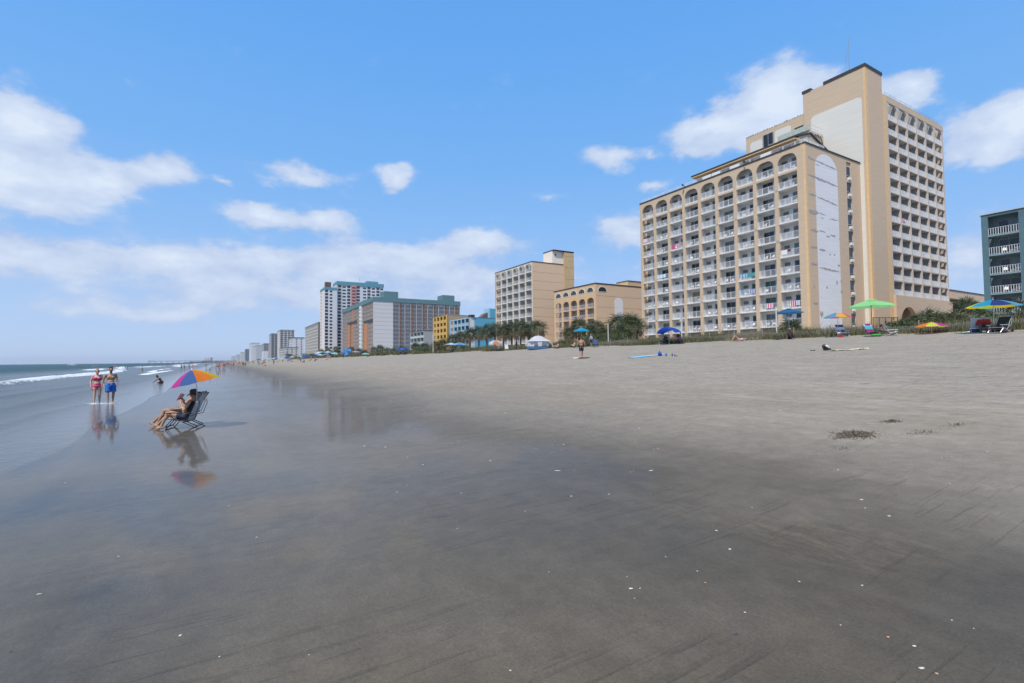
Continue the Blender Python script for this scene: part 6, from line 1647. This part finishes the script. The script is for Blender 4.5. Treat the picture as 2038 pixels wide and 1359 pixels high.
def hair(I, name, m_, parent, style='short', vox=.010):
    s, H, h = I['s'], I['H'], I['head']; mb = MB()
    mb.ell(h + H @ V3(0, -.016, .028) * s, (.084 * s, .092 * s, .098 * s), H, 16, 10)
    if style == 'short':
        for i in range(14):
            a = i * 2.4; mb.ell(h + H @ V3(.055 * math.cos(a), -.02 + .06 * math.sin(a), .09 + .02 * math.sin(i * 1.7)) * s, (.028 * s,) * 3, nu=8, nv=6)
    if style == 'bun': mb.ell(h + H @ V3(0, -.05, .125) * s, (.045 * s,) * 3, nu=10, nv=8); 
    if style == 'long': mb.ell(h + H @ V3(0, -.06, -.06) * s, (.075 * s, .05 * s, .13 * s), H, 12, 9)
    me = remesh(mb, vox * s, name, m_, 2)
    # cut the face free
    vs = np.empty(len(me.vertices) * 3, dtype=np.float32); me.vertices.foreach_get('co', vs); vs = vs.reshape(-1, 3)
    L_ = (vs - np.array(h)) @ np.array(H) / s
    F = np.array([list(p.vertices) for p in me.polygons if len(p.vertices) == 4]); c = L_[F].mean(1)
    keep = ~((c[:, 1] > .035) & (c[:, 2] < .062)) & ~((c[:, 2] < -.03) & (c[:, 1] > -.02))
    F = F[keep]; me2 = raw_mesh(name, vs, F, m_); me2.polygons.foreach_set('use_smooth', [True] * len(F)); bpy.data.meshes.remove(me)
    return link(name, me2, parent)
def shorts(J, I, m_, parent, s=1.0, length=.75, flare=1.0, vox=.012, rise=.06):
    mb = MB(); hip, R, up = I['hip'], I['R'], I['up']
    mb.ell(hip + up * rise * s, (.175 * s * flare, .135 * s * flare, .115 * s), R, 16, 10); mb.ell(hip - up * .03 * s, (.185 * s * flare, .140 * s * flare, .12 * s), R, 16, 10)
    for k in 'LR':
        a, b_ = J['hip' + k], J['kn' + k]; e = a.lerp(b_, length)
        mb.tube(a + up * .02, e, .112 * s * flare, .108 * s * flare, 18)
        for q in range(7):
            t = 2 * math.pi * q / 7; x = (b_ - a).normalized(); u = x.orthogonal().normalized(); v = x.cross(u)
            mb.tube(a.lerp(b_, length * .4) + (u * math.cos(t) + v * math.sin(t)) * .095 * s, e + (u * math.cos(t) + v * math.sin(t)) * .100 * s * flare, .012 * s, .02 * s, 6)
    return link('shorts', remesh(mb, vox, 'shorts', m_, 3), parent)
def J_scale(J, s): return {k: v * s for k, v in J.items()}
def stand_joints(stride=.0, arm=.12, H=1.76, sw=.19, hw=.09, lean=0.0, armsw=.12):
    """facing +y, standing or mid stride"""
    k = H / 1.76
    J = dict(hipL=V3(hw, 0, .92), hipR=V3(-hw, 0, .92), knL=V3(hw + .01, stride * .5 + .02, .50), knR=V3(-hw - .01, -stride * .35 + .03, .50),
             anL=V3(hw, stride, .08), anR=V3(-hw, -stride * 1.0, .10 + stride * .12), shL=V3(sw, lean, 1.44), shR=V3(-sw, lean, 1.44), neck=V3(0, lean + .01, 1.51), head=V3(0, lean + .035, 1.645),
             elL=V3(sw + arm * .7, lean - armsw, 1.16), elR=V3(-sw - arm * .7, lean + armsw * .6, 1.16), wrL=V3(sw + arm, lean - armsw + .05, .91), wrR=V3(-sw - arm, lean + armsw + .08, .92))
    J['toL'] = J['anL'] + V3(.03, .16, -.045); J['toR'] = J['anR'] + V3(-.03, .15, -.05 - stride * .08)
    return {a: b_ * k for a, b_ in J.items()}

# ---- couple wading towards the camera
def face_cam(p): return math.atan2(-p.y, -p.x) - math.pi / 2        # turns +y of the figure towards the camera
WATER = 0.0
cm_ = atD(219.5, 803, 23.4); cm_.z = -.06
man = empty('person', cm_, face_cam(cm_) + .10, 'bare chested man with dark hair and bright blue shorts wading beside the woman in pink', 'person')
J = stand_joints(.16, .12, 1.78, .185, .10, 0, .04); J['shL'].z -= .045; J['shR'].z -= .045; J['wrL'] += V3(.02, .05, 0); J['elR'] += V3(.03, 0, 0); J['wrR'] += V3(.06, -.02, -.02)
me, I = person_body(J, 'body', SK['tan'], .0095, .99, .02)
link('body', me, man); eyes(me, I, man); hair(I, 'hair', HR['black'], man)
mb = MB(); mb.ell(I['head'] + V3(0, .032, -.080), (.058, .062, .042), nu=14, nv=9); mb.ell(I['head'] + V3(0, .05, -.10), (.04, .045, .035), nu=12, nv=8)
mb.build('beard', HR['black'], man, smooth=True)
shorts(J, I, mat('bright_blue_shorts', (.012, .13, .50), .7, .10, 8, .3, 12), man, 1.0, .74, .98)
mb = MB(); h_ = I['hip'] + V3(0, .150, .125); mb.path([h_ + V3(-.16, -.03, .005), h_ + V3(-.06, .012, -.01), h_, h_ + V3(.07, .01, -.01), h_ + V3(.16, -.03, .005)], .009, 5); mb.path([h_, h_ + V3(-.03, .015, -.10)], .005, 5); mb.path([h_, h_ + V3(.02, .015, -.12)], .005, 5)
mb.build('drawstring', mat('white_cord', (.7, .75, .8), .8), man)
cw_ = atD(192.5, 803, 23.5); cw_.z = -.06
wom = empty('person', cw_, face_cam(cw_) - .05, 'woman in a pink bikini with tied up fair hair wading at the left', 'person')
J = stand_joints(.10, .13, 1.68, .15, .095, 0, .02); J['knL'].x -= .01; J['wrL'] += V3(-.05, .03, 0)
me, I = person_body(J, 'body', SK['fair'], .0095, 1.02, .01, female=True, legbulk=1.08)
link('body', me, wom); eyes(me, I, wom); hair(I, 'hair', HR['blond'], wom, 'bun')
PINK = mat('pink_bikini', (.72, .07, .20), .6, .06, 10)
hz_ = I['hip'].z; 
wear(me, lambda c: (c[:, 2] > hz_ - .10) & (c[:, 2] < hz_ + .105) & (np.abs(c[:, 0]) < .185) & (c[:, 2] > hz_ - .02 - .35 * (.17 - np.abs(c[:, 0]))), 'bikini_bottom', PINK, wom, .007)
sz_ = I['sh'].z
wear(me, lambda c: (c[:, 2] > sz_ - .215) & (c[:, 2] < sz_ - .075 - .25 * np.maximum(0, .035 - np.abs(c[:, 0]))) & (np.abs(c[:, 0]) < .150) & ((c[:, 1] > .03) | (c[:, 2] < sz_ - .165)), 'bikini_top', PINK, wom, .008)
wear(me, lambda c: (c[:, 2] > sz_ - .10) & (np.abs(np.abs(c[:, 0]) - .085) < .010) & (c[:, 2] < sz_ + .09), 'bikini_strap', PINK, wom, .006)
mb = MB(); mb.tube(I['head'] + V3(-.06, .075, .03), I['head'] + V3(.06, .075, .03), .016, n=8); mb.build('sunglasses', BLK, wom)
# water kicked up round their shins
SPL = mat('water_spray', (.75, .78, .80), .25, .05)
def splash(p, label, w=.35, n=90, seed=1, hmax=.14):
    r = random.Random(seed); mb = MB()
    for i in range(n):
        a = r.uniform(0, 6.28); q = w * math.sqrt(r.random()); z = .06 + max(0, r.gauss(0, 1)) * hmax * .5 * (1 - q / w * .6); s = r.uniform(.003, .011)
        mb.ell((q * math.cos(a), q * math.sin(a), z), (s * 1.6, s, s), nu=6, nv=4)
    for i in range(14):
        a = i * .9; q_ = r.uniform(.3, 1); mb.ell((w * q_ * math.cos(a), w * .6 * q_ * math.sin(a), .062), (w * r.uniform(.08, .3), r.uniform(.008, .02), .010), Matrix.Rotation(a + 1.57, 3, 'Z'), 8, 5)
    o = mb.build('water_splash', SPL); o.location = p; tag(o, label, 'splash', kind='stuff')
splash(cw_, 'spray round the ankles of the woman in pink', .50, 420, 1); splash(cm_, 'spray round the ankles of the man in blue shorts', .36, 300, 2, .18)

# ---- two readers in low chairs
def chair_person_joints(dx=0.0, reading=True, crossed=0.0):
    J = dict(hipL=V3(.45, -.09, .31), hipR=V3(.45, .09, .31), shL=V3(.26, -.18, .74), shR=V3(.26, .18, .74), neck=V3(.22, 0, .81), head=V3(.22, 0, .935))
    J['knL'] = V3(.86, -.12, .43); J['anL'] = V3(1.20, -.15, .09); J['toL'] = V3(1.31, -.17, .14)
    J['knR'] = V3(.84, .12, .44); J['anR'] = V3(.98, .14, .09); J['toR'] = V3(1.12, .16, .035)
    if reading:
        J['elL'] = V3(.40, -.23, .50); J['wrL'] = V3(.52, -.10, .72); J['elR'] = V3(.40, .22, .52); J['wrR'] = V3(.52, .12, .72)
        J['hdL'] = V3(.25, .25, .9).normalized(); J['hdR'] = V3(.25, -.25, .9).normalized()
    else:
        J['elL'] = V3(.40, -.24, .52); J['wrL'] = V3(.64, -.16, .50); J['elR'] = V3(.38, .25, .52); J['wrR'] = V3(.62, .20, .50)
    return J
rot = math.pi - math.radians(17)                     # facing the sea, turned a little to the camera
base = G(403, 850.5); base.z = gzf(base.x, base.y)
low_chair(base, rot, 'nearer black framed chair with grey sling, its back towards the dry sand', BLK, [SLING], .58)
rd = empty('person', base, rot, 'person in a dark sun hat and navy shorts reading in the nearer low chair', 'person')
J = chair_person_joints()
# body() uses L as +lat; the left side of someone facing +x is +y, so mirror the names
def swap(J): return {(k[:-1] + {'L': 'R', 'R': 'L'}[k[-1]] if k[-1] in 'LR' else k): v for k, v in J.items()}
def head_basis(fwd, up=V3(0, 0, 1)):
    f = fwd.normalized(); l = up.cross(f).normalized(); u = f.cross(l); return Matrix((-l, f, u)).transposed()
me, I = person_body(J, 'body', SK['mid'], .0095, 1.0, .01, headrot=head_basis(V3(1, 0, -.25)), curl=(.6, .6), palms={'L': V3(.2, .9, .1), 'R': V3(.2, -.9, .1)})
link('body', me, rd); eyes(me, I, rd); hair(I, 'hair', HR['brown'], rd, 'plain')
NAVY = mat('navy_swimwear', (.012, .018, .05), .7, .15, 12)
up_, hp_ = I['up'], I['hip']
def along(c): return (c - np.array(hp_)) @ np.array(up_)
wear(me, lambda c: (along(c) < .40) & (along(c) > -.16) & (np.abs(c[:, 1]) < .20) & (c[:, 0] < .60) & (c[:, 2] > .15) & ((c[:, 2] < .40) | (along(c) < .10)), 'swim_shorts', NAVY, rd, .010)
DG_ = mat('dark_shirt', (.035, .03, .03), .85, .2, 10)
wear(me, lambda c: (along(c) > .18) & (along(c) < .50) & (np.abs(c[:, 1]) < .215) & (c[:, 0] < .36), 'vest', DG_, rd, .009)
HAT = mat('charcoal_hat', (.035, .042, .052), .85, .15, 12)
def sunhat(I, parent, m_=HAT, s=1.0):
    h, H = I['head'], I['H']; mb = MB(); n = 18; prof_ = [(.0, .17), (.06, .165), (.09, .13), (.098, .07), (.12, .055), (.19, .035), (.192, .028), (.12, .045), (.094, .055)]
    vs = [tuple(h + H @ V3(r * s * math.cos(2 * math.pi * i / n), r * s * math.sin(2 * math.pi * i / n), (z + (.018 * math.sin(4 * math.pi * i / n) if r > .15 else 0)) * s)) for r, z in prof_ for i in range(n)]
    mb._add(vs, [(j * n + i, j * n + (i + 1) % n, (j + 1) * n + (i + 1) % n, (j + 1) * n + i) for j in range(len(prof_) - 1) for i in range(n)]); mb.build('sun_hat', m_, parent, smooth=True)
sunhat(I, rd)
# the open book
bk = empty('book', (0, 0, 0), 0, 'open paperback held up by the reader in the nearer chair', 'book')
bk.matrix_world = T(*base) @ RZ(rot) @ T(.60, .0, .90) @ Matrix.Rotation(-.55, 4, 'Y')
mb = MB(); mb.poly([(0, 0, -.10), (-.05, .13, -.10), (-.05, .13, .10), (0, 0, .10)], (1, .3, 0), .012); mb.build('cover', mat('book_cover_red', (.40, .06, .05), .5), bk)
mb = MB(); mb.poly([(0, 0, -.10), (-.05, -.13, -.10), (-.05, -.13, .10), (0, 0, .10)], (1, -.3, 0), .012); mb.build('cover', mat('book_cover_pale', (.45, .62, .62), .4), bk)
mb = MB(); mb.poly([(-.004, 0, -.095), (-.054, .125, -.095), (-.054, .125, .095), (-.004, 0, .095)], (-1, -.3, 0), .010); mb.poly([(-.004, 0, -.095), (-.054, -.125, -.095), (-.054, -.125, .095), (-.004, 0, .095)], (-1, .3, 0), .010); mb.build('pages', mat('paper', (.75, .74, .70), .8), bk)
# second chair and sitter, just beyond
base2 = base + Vector((-.06, .74, 0)); base2.z = gzf(base2.x, base2.y)
low_chair(base2, rot + .03, 'farther black framed chair mostly hidden behind the reader', BLK, [SLING], .58)
rd2 = empty('person', base2, rot + .03, 'second sitter behind the reader with legs stretched out and an arm on the knee', 'person')
J = chair_person_joints(reading=False)
for k in J:
    if k[:2] in ('kn', 'an', 'to'): J[k] = J[k] + V3(.06 if k[:2] == 'kn' else .10, 0, .02 if k[:2] == 'kn' else 0)
me, I = person_body(J, 'body', SK['tan'], .011, 1.05, .02, headrot=head_basis(V3(1, .1, 0)))
link('body', me, rd2); hair(I, 'hair', HR['black'], rd2, 'short'); up_, hp_ = I['up'], I['hip']
wear(me, lambda c: (along(c) < .12) & (along(c) > -.2) & (np.abs(c[:, 1]) < .21) & (c[:, 0] < .64) & (c[:, 2] > .15), 'shorts', DG_, rd2, .012)
# umbrella clamped to the near chair
ub = base + (RZ(rot) @ V3(.05, .30, 0))
UMB = umbrella(ub, .60, 1.66, .36, ['orange', 'yellow', 'yellow', 'orange', 'blue', 'magenta', 'magenta', 'blue'], 'small rainbow umbrella with magenta, blue, orange and yellow panels shading the reader', tilt=math.radians(14), tdir=math.radians(178), poleR=.011, rot=math.radians(-84), base_z=.62)
mb = MB(); mb.ell((0, 0, 0), (.03, .03, .035), nu=8, nv=6); cl_ = mb.build('clamp', mat('white_plastic', (.8, .8, .79)), bpy.data.objects[UMB.name]); cl_.location = (0, 0, .74)

# ---- kneeling child / man in the shallows and mid distance people
def add_person(p, rz, J, label, sk='tan', hr='black', style='short', cloth=None, bulk=1.0, belly=0, female=False, vox=.018, clothes=(), hat=None, group=None, legbulk=None, headrot=None):
    o = empty('person', p, rz, label, 'person', group)
    me, I = person_body(J, 'body', SK[sk], vox, bulk, belly, female, hands=vox < .0155, legbulk=legbulk, headrot=headrot)
    link('body', me, o); hair(I, 'hair', HR[hr], o, style, .014)
    for kind, m_ in clothes:
        hp, up, lat = I['hip'], I['up'], I['lat']
        al = lambda c: (c - np.array(hp)) @ np.array(up)
        la = lambda c: np.abs((c - np.array(hp)) @ np.array(lat))
        if kind == 'shorts': shorts(J, I, m_, o, 1.0, .7, 1.05, .016)
        if kind == 'trunks': wear(me, lambda c: (al(c) < .10) & (al(c) > -.14) & (la(c) < .22), 'swim_trunks', m_, o, .012)
        if kind == 'shirt': wear(me, lambda c: (al(c) > .0) & (al(c) < .54) & (la(c) < .30 * bulk), 'shirt', m_, o, .014)
        if kind == 'top': wear(me, lambda c: (al(c) > .24) & (al(c) < .38) & (la(c) < .2), 'bikini_top', m_, o, .010)
        if kind == 'suit': wear(me, lambda c: (al(c) > -.12) & (al(c) < .40) & (la(c) < .18), 'swimsuit', m_, o, .010)
        if kind == 'trousers': wear(me, lambda c: (al(c) < .08), 'trousers', m_, o, .014)
    if hat: sunhat(I, o, hat, 1.0)
    return o
DK = mat('dark_trunks', (.015, .018, .03), .8, .15, 8); 
# man walking away over the dry sand
p = placeX(1157, 26.2)
J = stand_joints(.20, .13, 1.80, .20, .09, 0, .03)
add_person(p, -YAW + .05, J, 'bare backed man in dark shorts walking up the sand to the cyan umbrella', 'tan', 'brown', clothes=[('shorts', DK)], bulk=1.05, vox=.014)
# person standing beyond the cyan umbrella
p = placeX(1177, 43.8); add_person(p, .5, stand_joints(.06, .12, 1.75), 'man in a pale shirt standing under the right side of the cyan umbrella', 'tan', 'grey', clothes=[('shirt', mat('pale_blue_shirt', (.45, .50, .62), .8)), ('shorts', DK)])
p = placeX(683, 33.0); add_person(p, .9, stand_joints(.26, .13, 1.70), 'woman in a dark swimsuit striding along the upper sand near the tilted blue umbrella', 'brown', 'black', 'long', female=True, clothes=[('suit', DK)])
# seated on the ground
def sit_joints(H=1.7, lean=-.1, knees=.42, spread=.12):
    J = dict(hipL=V3(.09, 0, .12), hipR=V3(-.09, 0, .12), shL=V3(.18, lean, .58), shR=V3(-.18, lean, .58), neck=V3(0, lean + .02, .66), head=V3(0, lean + .05, .79),
             knL=V3(spread, .42, knees), knR=V3(-spread, .42, knees), anL=V3(spread - .02, .74, .09), anR=V3(-spread + .02, .72, .09), toL=V3(spread, .92, .05), toR=V3(-spread, .90, .05),
             elL=V3(.25, .12, .38), elR=V3(-.25, .12, .38), wrL=V3(.16, .34, .42), wrR=V3(-.16, .34, .42))
    return {a: b_ * (H / 1.7) for a, b_ in J.items()}
def lie_joints():
    return dict(hipL=V3(.09, 0, .14), hipR=V3(-.09, 0, .14), shL=V3(.18, -.50, .13), shR=V3(-.18, -.50, .13), neck=V3(0, -.60, .14), head=V3(0, -.74, .15), knL=V3(.12, .34, .52), knR=V3(-.12, .36, .50),
                anL=V3(.10, .56, .09), anR=V3(-.10, .60, .09), toL=V3(.10, .74, .05), toR=V3(-.10, .78, .05), elL=V3(.30, -.30, .10), elR=V3(-.30, -.30, .10), wrL=V3(.32, -.05, .08), wrR=V3(-.32, -.05, .08))
p = placeX(1470, 43.5, .05); add_person(p, math.radians(90) - YAW, lie_joints(), 'sunbather lying back with bent knees on the crest below the hotel', 'tan', 'brown', female=True, clothes=[('suit', mat('pale_pink_suit', (.6, .35, .38), .8))])
p = placeX(631, 31); add_person(p, math.radians(70), sit_joints(1.7, -.16), 'dark haired woman sitting on the open sand below the leftmost far umbrellas', 'fair', 'black', 'long', female=True, clothes=[('trunks', DK)])
p = atD(321.5, 760.5, 47.0); p.z = -.16
J = dict(hipL=V3(.09, 0, .26), hipR=V3(-.09, 0, .26), shL=V3(.17, .20, .64), shR=V3(-.17, .20, .64), neck=V3(0, .26, .70), head=V3(0, .36, .78), knL=V3(.13, .30, .14), knR=V3(-.13, .30, .14), anL=V3(.1, -.12, .1), anR=V3(-.1, -.12, .1), toL=V3(.1, -.26, .06), toR=V3(-.1, -.26, .06),
         elL=V3(.2, .42, .42), elR=V3(-.2, .42, .42), wrL=V3(.12, .62, .26), wrR=V3(-.12, .62, .26))
add_person(p, math.radians(105), J, 'dark haired child kneeling and bending forward in the shallow water', 'brown', 'black', clothes=[('trunks', mat('maroon_trunks', (.10, .015, .02), .8))])
# seated man in red, hooded sitter, people under shelters
def chairsit(reach=0.0):
    return dict(hipL=V3(.10, .05, .34), hipR=V3(-.10, .05, .34), shL=V3(.21, -.16, .82), shR=V3(-.21, -.16, .82), neck=V3(0, -.15, .90), head=V3(0, -.10, 1.02), knL=V3(.17, .50, .46), knR=V3(-.17, .50, .46),
                anL=V3(.13, .66, .09), anR=V3(-.13, .66, .09), toL=V3(.15, .84, .05), toR=V3(-.15, .84, .05), elL=V3(.33, .02, .56), elR=V3(-.33, .02, .56), wrL=V3(.14, .22, .62), wrR=V3(-.14, .22, .62))
p = placeX(1960, 41.6); REDS = mat('red_shirt', (.36, .02, .025), .85, .1, 6)
low_chair(p + Vector((.25, .25, 0)), math.atan2(-p.y, -p.x), 'low chair under the large seated man in red', ALT, [mat('pale_lilac_sling', (.45, .45, .55), .8)], .8)
add_person(p, face_cam(p), chairsit(), 'heavy man in a red shirt sitting facing the sea under the blue and yellow umbrella', 'fair', 'grey', clothes=[('shirt', REDS), ('trousers', mat('grey_brown_shorts', (.10, .075, .06), .85))], bulk=1.45, belly=.09, vox=.014)
p = placeX(1990, 41.2); add_person(p, math.radians(60), lie_joints(), 'tanned person lying between the umbrella pole and the black mesh chair', 'tan', 'black', clothes=[('trunks', DK)], female=True)
p = placeX(1573, 43.6); add_person(p, face_cam(p) + .3, sit_joints(1.75, -.05), 'hunched sitter in dark clothes and a cap below the spiky palm', 'brown', 'black', clothes=[('shirt', mat('dark_brown_shirt', (.04, .022, .02), .85)), ('trousers', mat('dark_navy_trousers', (.015, .016, .04), .85))], bulk=1.15, hat=mat('grey_cap', (.2, .2, .21), .8))
p = placeX(1347, 43.0); add_person(p, face_cam(p) + 1.0, chairsit(), 'sitter in a plum shirt under the right of the blue sun shelter', 'brown', 'black', clothes=[('shirt', mat('plum_shirt', (.12, .05, .08), .85)), ('trousers', DK)], bulk=1.1)
p = placeX(1324, 43.1); add_person(p, face_cam(p) - .8, chairsit(), 'smaller sitter in black under the left of the blue sun shelter', 'tan', 'grey', clothes=[('shirt', DK), ('trousers', DK)])
p = placeX(1752, 43.6); add_person(p, math.radians(200), sit_joints(1.6, .1), 'dark haired person leaning forward between the two chairs by the lime umbrella', 'brown', 'black', 'long', clothes=[('shirt', mat('white_strap_top', (.16, .12, .11), .85))])
p = placeX(1028, 44.0); add_person(p, 1.0, stand_joints(.05, .1, 1.8), 'person in dark navy standing against the palm trunks', 'dark', 'black', clothes=[('shirt', DK), ('trousers', DK)])
p = placeX(1110, 43.2); add_person(p, .4, sit_joints(1.7), 'person sitting low right of the dome tent', 'fair', 'brown', clothes=[('trunks', DK)])
p = placeX(1143, 43.5); add_person(p, .2, sit_joints(1.7), 'person sitting low left of the walking man, partly hidden', 'fair', 'blond', clothes=[('trunks', DK)])
p = placeX(902, 44.0); add_person(p, .2, chairsit(), 'person in black under the pale blue umbrella pair', 'tan', 'black', clothes=[('shirt', DK), ('trousers', DK)])
for dx, lab in ((797, 'left of two sitters below the small blue umbrella'), (807, 'right of two sitters below the small blue umbrella')):
    p = placeX(dx, 42.5); add_person(p, .5, chairsit(), lab, 'brown', 'black', clothes=[('shirt', DK), ('trousers', DK)], vox=.03)
for dx, lab in ((984, 'sitter left under the fringed umbrella'), (994, 'sitter right under the fringed umbrella')):
    p = placeX(dx, 43.6); add_person(p, .5, chairsit(), lab, 'fair', 'brown', clothes=[('shirt', mat('grey_shirt', (.25, .25, .27), .85)), ('trousers', DK)], vox=.03)

# ---- small far people: one mesh each with skin, swimwear and hair
def far_proto(J, cloth, zc0, zc1, sk='tan', hr='black', female=False, bulk=1.0, zc2=None):
    me, I = person_body(J, 'far_body', [SK[sk], cloth, HR[hr]], .035, bulk, 0, female, hands=False)
    head, H = I['head'], I['H']
    cs = np.empty(len(me.polygons) * 3, dtype=np.float32); me.polygons.foreach_get('center', cs); cs = cs.reshape(-1, 3)
    mi = np.zeros(len(cs), dtype=np.int32); mi[(cs[:, 2] > zc0) & (cs[:, 2] < zc1) & (np.abs(cs[:, 0]) < .24)] = 1
    if zc2: mi[(cs[:, 2] > zc2) & (cs[:, 2] < zc2 + .16) & (np.abs(cs[:, 0]) < .18)] = 1
    hl = (cs - np.array(head)) @ np.array(H); mi[(np.linalg.norm(cs - np.array(head), axis=1) < .16) & ((hl[:, 2] > .04) | (hl[:, 1] < -.02))] = 2
    me.polygons.foreach_set('material_index', mi); me.polygons.foreach_set('use_smooth', [True] * len(mi)); return me
cl = {'red': mat('red_swimwear', (.55, .04, .05), .8), 'blue': mat('blue_swimwear', (.03, .12, .45), .8), 'black': DK, 'white': mat('white_swimwear', (.7, .7, .7), .8), 'pink': PINK, 'teal': mat('teal_swimwear', (.03, .30, .32), .8)}
PROT = []
for cn, sk, hr, fem in (('red', 'fair', 'brown', False), ('blue', 'tan', 'black', False), ('black', 'brown', 'black', False), ('pink', 'fair', 'blond', True), ('white', 'tan', 'brown', True), ('teal', 'mid', 'black', False), ('black', 'fair', 'brown', True)):
    PROT.append((cn, sk, far_proto(stand_joints(rnd.choice([.04, .22]), .12), cl[cn], .68 if not fem else .82, 1.02, sk, hr, fem, zc2=1.22 if fem else None), 'standing' if cn in ('red', 'pink', 'teal') else 'walking'))
SITP = [(cn, sk, far_proto(sit_joints(), cl[cn], 0, .3, sk, 'black'), 'sitting') for cn, sk in (('red', 'fair'), ('blue', 'tan'), ('black', 'brown'))]
skn = {'fair': 'fair skinned', 'tan': 'tanned', 'brown': 'brown skinned', 'mid': 'olive skinned'}
pr = random.Random(99)
def far_person(p, proto, where, group, rz=None, sc=None):
    cn, sk, me, pose = proto; o = link('person', me); o.location = p; o.rotation_euler = (0, 0, pr.uniform(0, 6.28) if rz is None else rz); s = sc or pr.uniform(.88, 1.04); o.scale = (s,) * 3
    tag(o, '%s %s person in %s swimwear %s' % (pose, skn[sk], cn, where), 'person', group); return o
n = 0
while n < 165:
    Y = 150 + 650 * pr.random() ** 1.1; X = pr.gauss(5, 9) + .012 * Y
    if X < -22 or X > 38: continue
    px, py = (X * math.cos(YAW) - Y * math.sin(YAW)), 0
    z = gzf(X, Y) if X > -3 else max(-.6, gzf(X, Y))
    proto = pr.choice(PROT if X < 10 or pr.random() < .5 else SITP)
    far_person(Vector((X, Y, z)), proto, 'in the distant beach crowd', 'far beachgoers in ' + proto[0] + ' ' + proto[3]); n += 1
for i in range(26):
    Y = 150 + 350 * pr.random(); X = pr.uniform(26, 42); proto = pr.choice(SITP + PROT[:4]); far_person(Vector((X, Y, gzf(X, Y))), proto, 'by the distant umbrellas', 'people by the distant umbrellas in ' + proto[0] + ' ' + proto[3])
# a few one can pick out
for px, D, k, lab in [(283.5, 118, 5, 'lone person standing in the shallows between the couple and the pier'), (361, 128, 2, 'dark figure playing in the water above the rainbow umbrella'), (367, 126, 1, 'second figure beside the dark one above the rainbow umbrella'), (418, 76, 4, 'person in white just behind the right edge of the rainbow umbrella'),
                     (434, 120, 6, 'person at the water edge right of the rainbow umbrella'), (443, 150, 3, 'person in pink on the wet sand right of the rainbow umbrella'), (377, 160, 0, 'small figure in red in the water left of the far block'), (545, 150, 2, 'dark figure standing on the sand below the far white blocks')]:
    q = atD(px, 715, D); X, Y = q.x, q.y; z = gzf(X, Y); z = max(z, -.5) if px != 418 else max(z, -.25)
    o = link('person', PROT[k][2]); o.location = (X, Y, z); o.rotation_euler = (0, 0, pr.uniform(0, 6)); s = .95 if px != 418 else .6; o.scale = (s,) * 3; tag(o, lab, 'person')
# bathers further out, chest deep
for i, (px, D) in enumerate([(146, 330), (150, 300), (161, 290), (166, 300), (184, 250), (187, 255), (189, 262), (193, 270), (199, 230), (222, 225), (228, 235), (232, 228), (250, 170), (254, 172), (302, 240), (306, 250), (316, 260), (322, 190), (340, 210), (346, 300), (352, 240), (388, 260)]):
    q = atD(px, 718, D); o = link('person', PROT[i % 7][2]); o.location = (q.x, q.y, -.95 + pr.uniform(-.1, .35)); o.rotation_euler = (0, 0, pr.uniform(0, 6))
    tag(o, 'bather %s deep in the surf beyond the wading couple' % ('waist' if i % 2 else 'chest'), 'person', 'bathers in the surf %s deep' % ('waist' if i % 2 else 'chest'))
